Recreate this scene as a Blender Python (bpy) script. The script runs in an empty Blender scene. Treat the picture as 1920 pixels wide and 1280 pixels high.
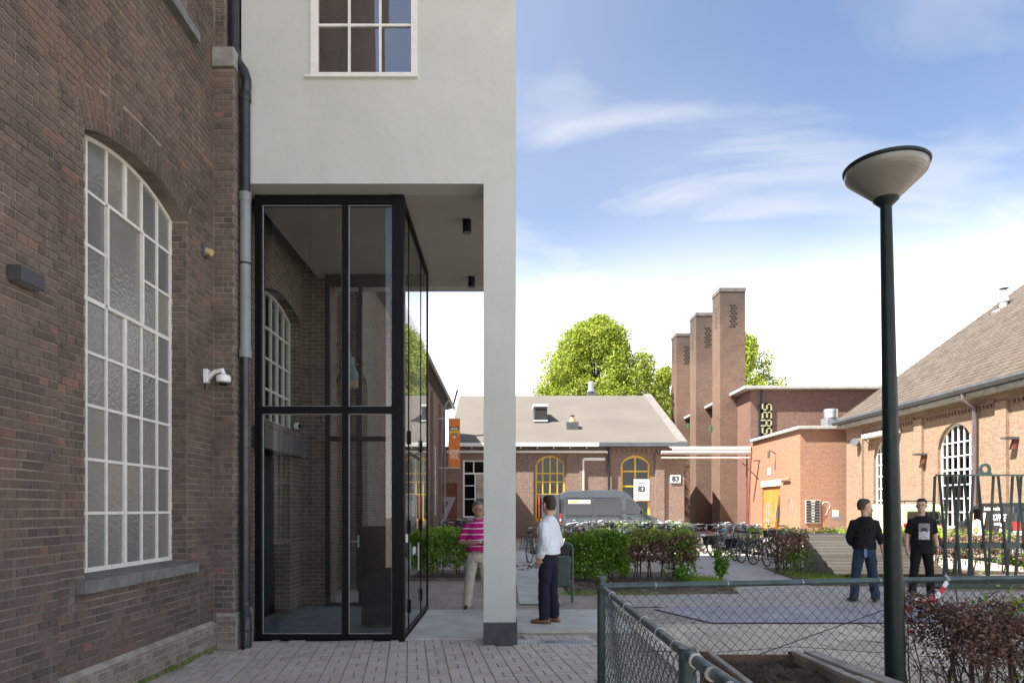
import bpy, bmesh, math, random
import numpy as np
from mathutils import Vector, Matrix
R = math.radians
random.seed(7)
rng = np.random.default_rng(11)
sc = bpy.context.scene
col = sc.collection

# ------------------------------------------------------------------ camera, sky, sun, exposure
CX, HY, F, EYE = 947.0, 955.0, 1280.0, 1.65
cam_d = bpy.data.cameras.new('camera')
cam_d.sensor_width = 36.0
cam_d.lens = 24.0
cam_d.shift_x = (960 - CX) / 1920
cam_d.shift_y = (HY - 640) / 1920
cam_d.clip_end = 2000
cam = bpy.data.objects.new('camera', cam_d)
cam.location = (0, 0, EYE)
cam.rotation_euler = (R(90), 0, 0)
col.objects.link(cam)
sc.camera = cam

SUN_EL, SUN_AZ = 52.0, 67.0            # elevation; degrees from straight behind the camera towards the left
sx = -math.sin(R(SUN_AZ)) * math.cos(R(SUN_EL))
sy = -math.cos(R(SUN_AZ)) * math.cos(R(SUN_EL))
sz = math.sin(R(SUN_EL))
wd = bpy.data.worlds.new('World')
sc.world = wd
wd.use_nodes = True
wn, wl = wd.node_tree.nodes, wd.node_tree.links
wn.clear()
w_out = wn.new('ShaderNodeOutputWorld')
w_bg = wn.new('ShaderNodeBackground')
w_bg.inputs['Strength'].default_value = 0.08
CL_BIG, CL_WISP = (4.2, 9.0, 0), (2.4, 6.7, 0)
sky = wn.new('ShaderNodeTexSky')
sky.sky_type = 'NISHITA'
sky.sun_disc = False
sky.sun_elevation = R(SUN_EL)
sky.sun_rotation = math.atan2(sx, sy)
sky.air_density = 0.8
sky.dust_density = 0.9
sky.ozone_density = 1.3
# thin high cloud, laid out on a plane above the place, haze towards the horizon, and glow added there to light the shade
tc = wn.new('ShaderNodeTexCoord')
sep = wn.new('ShaderNodeSeparateXYZ')
wl.new(tc.outputs['Generated'], sep.inputs[0])
def wmath(op, a, b=None, clamp=False):
    n = wn.new('ShaderNodeMath'); n.operation = op; n.use_clamp = clamp
    for i, v in enumerate((a, b)):
        if v is None: continue
        if isinstance(v, (int, float)): n.inputs[i].default_value = v
        else: wl.new(v, n.inputs[i])
    return n.outputs[0]
def wstep(v, a, b, lo, hi):
    n = wn.new('ShaderNodeMapRange'); n.interpolation_type = 'SMOOTHSTEP'
    for k, x in (('From Min', a), ('From Max', b), ('To Min', lo), ('To Max', hi)): n.inputs[k].default_value = x
    wl.new(v, n.inputs['Value'])
    return n.outputs[0]
zz = wmath('MAXIMUM', sep.outputs[2], 0.0)
zd = wmath('ADD', zz, 0.10)
comb = wn.new('ShaderNodeCombineXYZ')
wl.new(wmath('DIVIDE', sep.outputs[0], zd), comb.inputs[0]); wl.new(wmath('DIVIDE', sep.outputs[1], zd), comb.inputs[1])
def wnoise(scale, detail, rough, dist, loc, scl=(1, 1, 1), rot=0.0):
    m_ = wn.new('ShaderNodeMapping')
    m_.inputs['Rotation'].default_value = (0, 0, R(rot)); m_.inputs['Scale'].default_value = scl; m_.inputs['Location'].default_value = loc
    wl.new(comb.outputs[0], m_.inputs[0])
    n = wn.new('ShaderNodeTexNoise')
    n.inputs['Scale'].default_value = scale; n.inputs['Detail'].default_value = detail
    n.inputs['Roughness'].default_value = rough; n.inputs['Distortion'].default_value = dist
    wl.new(m_.outputs[0], n.inputs['Vector'])
    return n.outputs['Fac']
big = wnoise(0.55, 2.0, 0.5, 0.2, CL_BIG)
wisp = wnoise(1.5, 6.0, 0.5, 0.7, CL_WISP, (1.0, 1.7, 1), 35)
veil_c = wmath('MULTIPLY', wstep(big, 0.36, 0.62, 0.30, 1.0), wstep(wisp, 0.34, 0.78, 0.0, 0.9))
haze_lo = wstep(zz, 0.46, 0.10, 0.0, 0.92)
soft = wmath('MULTIPLY', wstep(big, 0.38, 0.72, 0.04, 0.38), 1.0)
veil = wmath('MAXIMUM', wmath('MAXIMUM', veil_c, haze_lo), soft, True)
cmix = wn.new('ShaderNodeMix'); cmix.data_type = 'RGBA'
CLOUD = 4.0
cmix.inputs['B'].default_value = (CLOUD, CLOUD * 1.0, CLOUD * 1.03, 1)
wl.new(veil, cmix.inputs['Factor'])
wl.new(sky.outputs[0], cmix.inputs['A'])
hadd = wn.new('ShaderNodeMix'); hadd.data_type = 'RGBA'; hadd.blend_type = 'ADD'
HGLOW = 10.5
hadd.inputs['B'].default_value = (HGLOW, HGLOW * 0.97, HGLOW * 0.90, 1)
wl.new(wstep(zz, 0.40, 0.0, 0.0, 1.0), hadd.inputs['Factor'])
wl.new(cmix.outputs['Result'], hadd.inputs['A'])
wl.new(hadd.outputs['Result'], w_bg.inputs['Color'])
wl.new(w_bg.outputs[0], w_out.inputs['Surface'])

sun_d = bpy.data.lights.new('sun', 'SUN')
sun_d.energy = 4.9
sun_d.angle = R(0.53)
sun_d.color = (1.0, 0.955, 0.89)
sun = bpy.data.objects.new('sun', sun_d)
sun.rotation_euler = Vector((sx, sy, sz)).to_track_quat('Z', 'Y').to_euler()
sun.location = (-20, -10, 40)
col.objects.link(sun)

sc.view_settings.view_transform = 'Standard'
sc.view_settings.look = 'None'
sc.view_settings.gamma = 1.0
sc.view_settings.use_curve_mapping = False
sc.view_settings.exposure = 1.75
sc.render.engine = 'CYCLES'
sc.cycles.max_bounces = 7
sc.cycles.transparent_max_bounces = 16
sc.cycles.use_denoising = True

# ------------------------------------------------------------------ helpers
def PX(px, Y): return (px - CX) * Y / F          # metres right of the camera axis for a sight line at distance Y
def PZ(py, Y): return EYE - (py - HY) * Y / F
ORG = {}                                          # world position of each object's origin

def props(o, label=None, cat=None, group=None, kind=None):
    if label: o['label'] = label
    if cat: o['category'] = cat
    if group: o['group'] = group
    if kind: o['kind'] = kind
    return o

def link(o, parent=None, world=(0, 0, 0), rotz=0.0):
    col.objects.link(o)
    w = Vector(world)
    ORG[o.name] = w
    if parent is not None:
        o.parent = parent
        o.location = w - ORG[parent.name]
    else:
        o.location = w
    if rotz: o.rotation_euler.z = rotz
    return o

def empty(name, loc, label=None, cat=None, group=None, kind=None):
    o = bpy.data.objects.new(name, None)
    o.empty_display_size = 0.2
    link(o, None, loc)
    return props(o, label, cat, group, kind)

class MB:
    """Collects faces in world (or local) coordinates; build() makes one mesh object of them."""
    def __init__(self):
        self.v = []; self.f = []; self.m = []
    def add(self, vs, fs, mi=0):
        b = len(self.v)
        self.v.extend([tuple(p) for p in vs])
        for f in fs:
            self.f.append(tuple(b + i for i in f)); self.m.append(mi)
        return self
    def box(self, x0, x1, y0, y1, z0, z1, mi=0):
        if x0 > x1: x0, x1 = x1, x0
        if y0 > y1: y0, y1 = y1, y0
        if z0 > z1: z0, z1 = z1, z0
        vs = [(x, y, z) for z in (z0, z1) for y in (y0, y1) for x in (x0, x1)]
        return self.add(vs, [(0, 2, 3, 1), (4, 5, 7, 6), (0, 1, 5, 4), (1, 3, 7, 5), (3, 2, 6, 7), (2, 0, 4, 6)], mi)
    def obox(self, c, ax, ay, az, mi=0):
        c, ax, ay, az = Vector(c), Vector(ax), Vector(ay), Vector(az)
        vs = [c + i * ax + j * ay + k * az for k in (-1, 1) for j in (-1, 1) for i in (-1, 1)]
        return self.add(vs, [(0, 2, 3, 1), (4, 5, 7, 6), (0, 1, 5, 4), (1, 3, 7, 5), (3, 2, 6, 7), (2, 0, 4, 6)], mi)
    def bar(self, p, q, w, t, up=(0, 0, 1), mi=0):
        p, q = Vector(p), Vector(q)
        d = (q - p); L = d.length; d = d / L
        u = Vector(up)
        s = d.cross(u)
        if s.length < 1e-5: s = d.cross(Vector((1, 0, 0)))
        s.normalize(); u = s.cross(d).normalized()
        return self.obox((p + q) / 2, d * L / 2, s * w / 2, u * t / 2, mi)
    def tube(self, pts, r, n=8, caps=True, mi=0, closed=False):
        pts = [Vector(p) for p in pts]
        k = len(pts)
        rs = r if isinstance(r, (list, tuple)) else [r] * k
        ref = Vector((0.137, 0.271, 0.953))
        vs = []
        s = None
        for i, p in enumerate(pts):
            if closed: d = pts[(i + 1) % k] - pts[i - 1]
            else: d = pts[min(i + 1, k - 1)] - pts[max(i - 1, 0)]
            if d.length < 1e-9: d = Vector((0, 0, 1))
            d.normalize()
            if s is None:
                s = d.cross(ref)
                if s.length < .05: s = d.cross(Vector((1, 0, 0)))
            else:
                s = s - d * s.dot(d)
                if s.length < 1e-4: s = d.cross(ref)
            s = s.normalized(); u = d.cross(s)
            for j in range(n):
                a = 2 * math.pi * j / n
                vs.append(p + (s * math.cos(a) + u * math.sin(a)) * rs[i])
        fs = []
        for i in range(k if closed else k - 1):
            i2 = (i + 1) % k
            for j in range(n):
                fs.append((i * n + j, i * n + (j + 1) % n, i2 * n + (j + 1) % n, i2 * n + j))
        if caps and not closed:
            fs.append(tuple(reversed(range(n)))); fs.append(tuple(range((k - 1) * n, k * n)))
        return self.add(vs, fs, mi)
    def cyl(self, p, q, r0, r1=None, n=12, mi=0):
        return self.tube([p, q], [r0, r0 if r1 is None else r1], n, True, mi)
    def lathe(self, c, prof, n=24, mi=0, cap=True):
        vs = []; fs = []
        for r, z in prof:
            for j in range(n):
                a = 2 * math.pi * j / n
                vs.append((c[0] + r * math.cos(a), c[1] + r * math.sin(a), c[2] + z))
        for i in range(len(prof) - 1):
            for j in range(n):
                fs.append((i * n + j, i * n + (j + 1) % n, (i + 1) * n + (j + 1) % n, (i + 1) * n + j))
        if cap:
            fs.append(tuple(reversed(range(n)))); fs.append(tuple(range((len(prof) - 1) * n, len(prof) * n)))
        return self.add(vs, fs, mi)
    def prism(self, poly, axis, a0, a1, mi=0):
        """poly: 2-D outline; axis 'x' -> (y,z), 'y' -> (x,z), 'z' -> (x,y); extruded from a0 to a1."""
        def P(u, v, a):
            return (a, u, v) if axis == 'x' else ((u, a, v) if axis == 'y' else (u, v, a))
        n = len(poly)
        area = sum(poly[i][0] * poly[(i + 1) % n][1] - poly[(i + 1) % n][0] * poly[i][1] for i in range(n))
        if area < 0: poly = list(reversed(poly))
        if a0 > a1: a0, a1 = a1, a0
        vs = [P(u, v, a0) for u, v in poly] + [P(u, v, a1) for u, v in poly]
        flip = axis == 'y'
        fs = []
        lo = tuple(range(n)); hi = tuple(range(n, 2 * n))
        fs.append(lo if flip else tuple(reversed(lo)))
        fs.append(tuple(reversed(hi)) if flip else hi)
        for i in range(n):
            j = (i + 1) % n
            q = (i, j, n + j, n + i)
            fs.append(tuple(reversed(q)) if flip else q)
        return self.add(vs, fs, mi)
    def quad(self, a, b, c, d, mi=0):
        return self.add([a, b, c, d], [(0, 1, 2, 3)], mi)
    def build(self, name, mats, parent=None, smooth=False, bevel=0.0, origin=None, kind=None, label=None, seg=2, local=False, angle=40):
        me = bpy.data.meshes.new(name)
        if local: org = ORG[parent.name] if parent is not None else Vector((0, 0, 0)); off = Vector((0, 0, 0))
        else:
            if origin is not None: org = Vector(origin)
            elif parent is not None: org = ORG[parent.name]
            else:
                a = np.array(self.v); org = Vector(((a[:, 0].min() + a[:, 0].max()) / 2, (a[:, 1].min() + a[:, 1].max()) / 2, a[:, 2].min()))
            off = org
        vs = [(p[0] - off[0], p[1] - off[1], p[2] - off[2]) for p in self.v]
        me.from_pydata(vs, [], self.f)
        if not isinstance(mats, (list, tuple)): mats = [mats]
        for m in mats: me.materials.append(m)
        if len(mats) > 1: me.polygons.foreach_set('material_index', self.m)
        if smooth:
            me.polygons.foreach_set('use_smooth', [True] * len(me.polygons))
        me.update()
        o = bpy.data.objects.new(name, me)
        link(o, parent, org)
        if bevel > 0:
            b = o.modifiers.new('bevel', 'BEVEL'); b.width = bevel; b.segments = seg; b.limit_method = 'ANGLE'; b.angle_limit = R(angle)
            b.harden_normals = False
        if smooth and bevel <= 0:
            try: me.set_sharp_from_angle(angle=R(angle))
            except Exception: pass
        return props(o, label, None, None, kind)

def fast_mesh(name, V, FQ, mat, parent=None, origin=(0, 0, 0), kind=None, smooth=False):
    """Mesh from numpy arrays of world vertices and quads."""
    me = bpy.data.meshes.new(name)
    V = np.asarray(V, dtype=np.float32) - np.array(origin, dtype=np.float32) if parent is None else np.asarray(V, dtype=np.float32) - np.array(ORG[parent.name], dtype=np.float32)
    FQ = np.asarray(FQ, dtype=np.int32)
    k = FQ.shape[1]
    me.vertices.add(len(V)); me.vertices.foreach_set('co', V.ravel())
    me.loops.add(FQ.size); me.loops.foreach_set('vertex_index', FQ.ravel())
    me.polygons.add(len(FQ)); me.polygons.foreach_set('loop_start', np.arange(0, FQ.size, k, dtype=np.int32))
    me.polygons.foreach_set('loop_total', np.full(len(FQ), k, dtype=np.int32))
    me.materials.append(mat)
    me.update(calc_edges=True); me.validate()
    if not smooth: me.shade_flat()
    o = bpy.data.objects.new(name, me)
    link(o, parent, ORG[parent.name] if parent is not None else origin)
    return props(o, kind=kind)

def copy_tree(o, parent=None):
    c = o.copy(); col.objects.link(c); c.parent = parent
    for ch in list(o.children): copy_tree(ch, c)
    return c

_txt = {}
def text_mb(s, size=1.0, extrude=0.0, align='CENTER', offset=0.0):
    """Text as mesh data (local x right, y up) -> (verts, faces)."""
    key = (s, round(size, 4), extrude, align, offset)
    if key in _txt: return _txt[key]
    cu_ = bpy.data.curves.new('t', 'FONT'); cu_.body = s; cu_.size = size; cu_.align_x = align; cu_.align_y = 'CENTER'
    cu_.extrude = extrude; cu_.resolution_u = 3; cu_.offset = offset
    ob = bpy.data.objects.new('t', cu_); col.objects.link(ob)
    bpy.context.view_layer.update()
    me = ob.evaluated_get(bpy.context.evaluated_depsgraph_get()).to_mesh()
    out = ([tuple(v.co) for v in me.vertices], [tuple(p.vertices) for p in me.polygons])
    bpy.data.objects.remove(ob); bpy.data.curves.remove(cu_)
    _txt[key] = out
    return out

def text_on(mb, s, size, origin, xdir, ydir, mi=0, extrude=0.0, offset=0.0, sx_=1.0):
    vs, fs = text_mb(s, size, extrude, 'CENTER', offset)
    o, xd, yd = Vector(origin), Vector(xdir), Vector(ydir)
    nd = xd.cross(yd)
    mb.add([o + xd * p[0] * sx_ + yd * p[1] + nd * p[2] for p in vs], fs, mi)

# ------------------------------------------------------------------ materials
def _new(name):
    m = bpy.data.materials.new(name); m.use_nodes = True
    nt = m.node_tree
    return m, nt.nodes, nt.links, nt.nodes['Principled BSDF']

def N(nodes, t, **kw):
    n = nodes.new(t)
    for k, v in kw.items(): setattr(n, k, v)
    return n

def setin(n, **kw):
    for k, v in kw.items():
        n.inputs[k.replace('_', ' ')].default_value = v

def mixcol(nodes, links, fac, a, b, mode='MIX'):
    n = nodes.new('ShaderNodeMix'); n.data_type = 'RGBA'; n.blend_type = mode
    for sock, v in (('Factor', fac), ('A', a), ('B', b)):
        s = n.inputs[sock]
        if isinstance(v, (int, float)): s.default_value = v
        elif isinstance(v, tuple): s.default_value = v if len(v) == 4 else (*v, 1)
        else: links.new(v, s)
    return n.outputs['Result']

def math_n(nodes, links, op, a, b=0.0, clamp=False):
    n = nodes.new('ShaderNodeMath'); n.operation = op; n.use_clamp = clamp
    for i, v in enumerate((a, b)):
        if isinstance(v, (int, float)): n.inputs[i].default_value = v
        else: links.new(v, n.inputs[i])
    return n.outputs[0]

def ramp(nodes, links, fac, stops, interp='LINEAR'):
    n = nodes.new('ShaderNodeValToRGB'); cr = n.color_ramp; cr.interpolation = interp
    while len(cr.elements) < len(stops): cr.elements.new(0.5)
    for e, (p, c) in zip(cr.elements, stops):
        e.position = p; e.color = c if len(c) == 4 else (*c, 1)
    links.new(fac, n.inputs[0])
    return n.outputs[0]

def noise(nodes, links, vec, scale, detail=4.0, rough=0.55, dist=0.0):
    n = nodes.new('ShaderNodeTexNoise')
    setin(n, Scale=scale, Detail=detail, Roughness=rough, Distortion=dist)
    if vec is not None: links.new(vec, n.inputs['Vector'])
    return n.outputs['Fac']

def mat(name, c, rough=0.6, metal=0.0, var=0.12, vscale=3.0, bump=0.0, bscale=60.0, world=False, spec=0.5, coat=0.0, c2=None, rvar=0.1):
    m, nd, ln, bs = _new(name)
    if world: vec = N(nd, 'ShaderNodeNewGeometry').outputs['Position']
    else: vec = N(nd, 'ShaderNodeTexCoord').outputs['Object']
    f = noise(nd, ln, vec, vscale, 6.0, 0.62)
    lo = tuple(max(0, x * (1 - var * 2)) for x in c); hi = tuple(min(1, x * (1 + var * 2)) for x in (c2 or c))
    base = ramp(nd, ln, f, [(0.28, lo), (0.72, hi)])
    ln.new(base, bs.inputs['Base Color'])
    rr = ramp(nd, ln, noise(nd, ln, vec, vscale * 2.3, 5.0), [(0.3, (max(0.02, rough - rvar),) * 3), (0.7, (min(1, rough + rvar),) * 3)])
    ln.new(rr, bs.inputs['Roughness'])
    setin(bs, Metallic=metal)
    bs.inputs['Specular IOR Level'].default_value = spec
    if coat: bs.inputs['Coat Weight'].default_value = coat; bs.inputs['Coat Roughness'].default_value = 0.05
    if bump:
        b = N(nd, 'ShaderNodeBump'); setin(b, Strength=bump, Distance=0.01)
        ln.new(noise(nd, ln, vec, bscale, 6.0, 0.65), b.inputs['Height'])
        ln.new(b.outputs[0], bs.inputs['Normal'])
    return m

def brick_uv(nd, ln, flat=False):
    """(along the wall, height) in metres from world position, whichever way the wall faces."""
    g = N(nd, 'ShaderNodeNewGeometry')
    sp = N(nd, 'ShaderNodeSeparateXYZ'); ln.new(g.outputs['Position'], sp.inputs[0])
    cb = N(nd, 'ShaderNodeCombineXYZ')
    if flat:
        ln.new(sp.outputs[0], cb.inputs[0]); ln.new(sp.outputs[1], cb.inputs[1])
        return cb.outputs[0], g.outputs['Position']
    sn = N(nd, 'ShaderNodeSeparateXYZ'); ln.new(g.outputs['True Normal'], sn.inputs[0])
    ax = math_n(nd, ln, 'ABSOLUTE', sn.outputs[0])
    k = math_n(nd, ln, 'GREATER_THAN', ax, 0.5)
    u = math_n(nd, ln, 'ADD', math_n(nd, ln, 'MULTIPLY', sp.outputs[1], k), math_n(nd, ln, 'MULTIPLY', sp.outputs[0], math_n(nd, ln, 'SUBTRACT', 1.0, k)))
    ln.new(u, cb.inputs[0]); ln.new(sp.outputs[2], cb.inputs[1])
    return cb.outputs[0], g.outputs['Position']

def brick_mat(name, c1, c2, mortar, w=0.226, h=0.069, ms=0.006, stain=0.25, offset=0.5, flat=False, bump=0.6, rough=0.85, stain_c=(0.03, 0.027, 0.025), sscale=0.7, squash=1.0, soot=None):
    m, nd, ln, bs = _new(name)
    uv, pos = brick_uv(nd, ln, flat)
    b = N(nd, 'ShaderNodeTexBrick'); b.offset = offset; b.squash = squash; b.squash_frequency = 2
    setin(b, Scale=1.0, Mortar_Size=ms, Mortar_Smooth=0.15, Bias=0.0, Brick_Width=w, Row_Height=h)
    b.inputs['Color1'].default_value = (*c1, 1); b.inputs['Color2'].default_value = (*c2, 1); b.inputs['Mortar'].default_value = (*mortar, 1)
    ln.new(uv, b.inputs['Vector'])
    f1 = noise(nd, ln, pos, 9.0, 5.0, 0.7)
    c = mixcol(nd, ln, 1.0, b.outputs['Color'], ramp(nd, ln, f1, [(0.25, (0.62,) * 3), (0.75, (1.35,) * 3)]), 'MULTIPLY')
    f2 = noise(nd, ln, pos, sscale, 6.0, 0.65, 0.6)
    st = ramp(nd, ln, f2, [(0.45, (0, 0, 0)), (0.72, (1, 1, 1))])
    c = mixcol(nd, ln, math_n(nd, ln, 'MULTIPLY', st, stain), c, stain_c)
    if soot:                                      # smoke blackening below a chimney mouth
        sz_ = N(nd, 'ShaderNodeSeparateXYZ'); ln.new(pos, sz_.inputs[0])
        q = N(nd, 'ShaderNodeMapRange'); q.interpolation_type = 'SMOOTHSTEP'
        q.inputs['From Min'].default_value = soot[0]; q.inputs['From Max'].default_value = soot[1]
        ln.new(math_n(nd, ln, 'ADD', sz_.outputs[2], math_n(nd, ln, 'MULTIPLY', math_n(nd, ln, 'SUBTRACT', f2, 0.5), 5.0)), q.inputs['Value'])
        c = mixcol(nd, ln, math_n(nd, ln, 'MULTIPLY', q.outputs[0], 0.72), c, (0.055, 0.047, 0.042))
    ln.new(c, bs.inputs['Base Color'])
    setin(bs, Roughness=rough); bs.inputs['Specular IOR Level'].default_value = 0.25
    bp = N(nd, 'ShaderNodeBump'); setin(bp, Strength=bump, Distance=0.008)
    hgt = math_n(nd, ln, 'SUBTRACT', math_n(nd, ln, 'MULTIPLY', f1, 0.35), b.outputs['Fac'])
    ln.new(hgt, bp.inputs['Height']); ln.new(bp.outputs[0], bs.inputs['Normal'])
    return m

def piece_mat(name, stops, rough=0.85, bump=0.5, grime=0.3, bscale=55.0, grime_c=(0.04, 0.036, 0.033), mottled=0.35, red=None, spec=0.25, bloom=0.0):
    """Bricks, pavers, tiles built one by one: every piece draws its own tone."""
    m, nd, ln, bs = _new(name)
    g = N(nd, 'ShaderNodeNewGeometry'); oi = N(nd, 'ShaderNodeObjectInfo')
    r = math_n(nd, ln, 'FRACT', math_n(nd, ln, 'ADD', g.outputs['Random Per Island'], oi.outputs['Random']))
    base = ramp(nd, ln, r, stops)
    pos = g.outputs['Position']
    fine = noise(nd, ln, pos, 28.0, 6.0, 0.7)
    base = mixcol(nd, ln, 1.0, base, ramp(nd, ln, fine, [(0.25, (1 - mottled,) * 3), (0.78, (1 + mottled,) * 3)]), 'MULTIPLY')
    big = noise(nd, ln, pos, 0.9, 6.0, 0.68, 0.8)
    st = ramp(nd, ln, big, [(0.42, (0, 0, 0)), (0.7, (1, 1, 1))])
    base = mixcol(nd, ln, math_n(nd, ln, 'MULTIPLY', st, grime), base, grime_c)
    if bloom:                                     # lime bloom and old drips
        mb_ = N(nd, 'ShaderNodeMapping'); mb_.inputs['Scale'].default_value = (3.5, 3.5, 0.55); ln.new(pos, mb_.inputs[0])
        bl = ramp(nd, ln, noise(nd, ln, mb_.outputs[0], 1.6, 7.0, 0.72, 0.4), [(0.60, (0, 0, 0)), (0.76, (1, 1, 1))])
        base = mixcol(nd, ln, math_n(nd, ln, 'MULTIPLY', bl, bloom), base, (0.36, 0.33, 0.31))
    if red:
        rf = ramp(nd, ln, noise(nd, ln, pos, 1.3, 3.0, 0.5), [(0.58, (0, 0, 0)), (0.72, (1, 1, 1))])
        base = mixcol(nd, ln, math_n(nd, ln, 'MULTIPLY', rf, 0.6), base, red)
    ln.new(base, bs.inputs['Base Color'])
    setin(bs, Roughness=rough); bs.inputs['Specular IOR Level'].default_value = spec
    if bump:
        bp = N(nd, 'ShaderNodeBump'); setin(bp, Strength=bump, Distance=0.006)
        ln.new(noise(nd, ln, pos, bscale, 8.0, 0.7), bp.inputs['Height']); ln.new(bp.outputs[0], bs.inputs['Normal'])
    return m

def glass_mat(name, tint=(0.82, 0.86, 0.85), refl=0.07, wav=0.0, rough=0.0):
    m, nd, ln, bs = _new(name)
    nd.remove(bs)
    out = nd['Material Output']
    tr = N(nd, 'ShaderNodeBsdfTransparent'); tr.inputs[0].default_value = (*tint, 1)
    gl = N(nd, 'ShaderNodeBsdfGlossy'); gl.inputs['Roughness'].default_value = rough
    lw = N(nd, 'ShaderNodeLayerWeight'); lw.inputs[0].default_value = 0.5
    mx = N(nd, 'ShaderNodeMixShader')
    k = math_n(nd, ln, 'ADD', math_n(nd, ln, 'MULTIPLY', math_n(nd, ln, 'POWER', lw.outputs['Facing'], 5.0), 0.93), refl, True)
    ln.new(k, mx.inputs[0]); ln.new(tr.outputs[0], mx.inputs[1]); ln.new(gl.outputs[0], mx.inputs[2]); ln.new(mx.outputs[0], out.inputs[0])
    if wav:
        b = N(nd, 'ShaderNodeBump'); setin(b, Strength=wav, Distance=0.01)
        p = N(nd, 'ShaderNodeNewGeometry').outputs['Position']
        ln.new(noise(nd, ln, p, 2.2, 2.0), b.inputs['Height']); ln.new(b.outputs[0], gl.inputs['Normal'])
    return m

def leaf_mat(name, stops, trans=0.35, rough=0.55):
    m, nd, ln, bs = _new(name)
    g = N(nd, 'ShaderNodeNewGeometry')
    base = ramp(nd, ln, g.outputs['Random Per Island'], stops)
    big = noise(nd, ln, g.outputs['Position'], 1.4, 3.0)
    base = mixcol(nd, ln, 1.0, base, ramp(nd, ln, big, [(0.3, (0.75,) * 3), (0.7, (1.2,) * 3)]), 'MULTIPLY')
    ln.new(base, bs.inputs['Base Color']); setin(bs, Roughness=rough)
    bs.inputs['Specular IOR Level'].default_value = 0.35
    tl = N(nd, 'ShaderNodeBsdfTranslucent'); ln.new(base, tl.inputs[0])
    mx = N(nd, 'ShaderNodeMixShader'); mx.inputs[0].default_value = trans
    ln.new(bs.outputs[0], mx.inputs[1]); ln.new(tl.outputs[0], mx.inputs[2]); ln.new(mx.outputs[0], nd['Material Output'].inputs[0])
    return m

M = {}
M['brick'] = piece_mat('brick_dark', [(0.0, (0.111, 0.089, 0.076)), (0.3, (0.145, 0.114, 0.096)), (0.55, (0.171, 0.132, 0.109)), (0.8, (0.154, 0.124, 0.107)), (0.95, (0.190, 0.140, 0.113)), (1.0, (0.244, 0.138, 0.105))], red=(0.210, 0.122, 0.093), grime=0.55, bloom=0.5)
M['brick_plinth'] = piece_mat('brick_plinth', [(0.0, (0.185, 0.162, 0.135)), (0.5, (0.284, 0.242, 0.202)), (1.0, (0.355, 0.309, 0.257))], grime=0.45, grime_c=(0.085, 0.078, 0.061))
M['mortar'] = mat('mortar', (0.225, 0.195, 0.17), 0.95, var=0.25, vscale=2.5, bump=0.5, bscale=120, world=True, spec=0.1)
M['mortar_pale'] = mat('mortar_plinth', (0.351, 0.319, 0.282), 0.95, var=0.2, vscale=5, bump=0.5, bscale=120, world=True, spec=0.1)
M['brick_tex'] = brick_mat('brick_old_wall', (0.181, 0.138, 0.112), (0.129, 0.103, 0.089), (0.316, 0.272, 0.233), stain=0.35)
M['brick_wing'] = brick_mat('brick_wing_wall', (0.19, 0.12, 0.095), (0.14, 0.095, 0.08), (0.27, 0.24, 0.22), h=0.065, stain=0.3)
M['brick_work'] = brick_mat('brick_workshop', (0.265, 0.165, 0.125), (0.205, 0.130, 0.102), (0.34, 0.29, 0.245), w=0.23, h=0.066, stain=0.3, stain_c=(0.12, 0.088, 0.07))
M['brick_tower'] = brick_mat('brick_tower', (0.189, 0.114, 0.080), (0.138, 0.086, 0.063), (0.230, 0.169, 0.126), w=0.23, h=0.066, stain=0.5, stain_c=(0.078, 0.055, 0.041), sscale=0.35, soot=(12.0, 16.9))
M['brick_orange'] = brick_mat('brick_orange', (0.367, 0.173, 0.104), (0.297, 0.139, 0.085), (0.393, 0.321, 0.246), w=0.23, h=0.066, stain=0.15, stain_c=(0.218, 0.118, 0.077))
M['brick_hall'] = brick_mat('brick_hall', (0.287, 0.191, 0.128), (0.241, 0.154, 0.105), (0.316, 0.260, 0.197), w=0.23, h=0.066, stain=0.2, stain_c=(0.144, 0.098, 0.069))
M['brick_back'] = brick_mat('brick_boiler', (0.204, 0.108, 0.079), (0.157, 0.086, 0.066), (0.255, 0.187, 0.152), w=0.23, h=0.066, stain=0.25, stain_c=(0.085, 0.054, 0.043))
M['stone'] = mat('sill_stone', (0.16, 0.165, 0.16), 0.8, var=0.18, vscale=7, bump=0.25, bscale=80, world=True)
M['capital'] = mat('capital_stone', (0.25, 0.24, 0.22), 0.85, var=0.15, vscale=6, bump=0.3, world=True)
M['white_paint'] = mat('white_paint', (0.74, 0.74, 0.70), 0.45, var=0.05, vscale=8, bump=0.06, bscale=40, world=True)
M['stucco'] = mat('stucco', (0.665, 0.685, 0.655), 0.92, var=0.045, vscale=1.1, bump=0.45, bscale=95, world=True, spec=0.15)
M['slate'] = mat('slate_base', (0.055, 0.06, 0.07), 0.6, var=0.2, vscale=9, bump=0.1, world=True)
M['black_frame'] = mat('black_frame', (0.005, 0.0055, 0.007), 0.5, var=0.1, world=True, spec=0.14)
M['dark_grey'] = mat('dark_grey_metal', (0.075, 0.08, 0.088), 0.45, var=0.12)
M['pipe_black'] = mat('pipe_black', (0.018, 0.022, 0.028), 0.36, var=0.25, vscale=5, world=True)
M['pipe_grey'] = mat('pipe_grey', (0.22, 0.245, 0.265), 0.42, var=0.08, world=True)
M['white_plastic'] = mat('white_plastic', (0.80, 0.80, 0.78), 0.35, var=0.02)
M['green_metal'] = mat('green_metal', (0.028, 0.055, 0.052), 0.42, var=0.2, vscale=9, bump=0.05)
M['green_rail'] = mat('green_rail', (0.055, 0.09, 0.092), 0.45, var=0.2, vscale=9, bump=0.05)
M['lamp_green'] = mat('lamp_green', (0.007, 0.016, 0.016), 0.42, var=0.15, vscale=6, spec=0.25)
M['wire'] = mat('wire', (0.03, 0.045, 0.045), 0.5, var=0.15)
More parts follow.
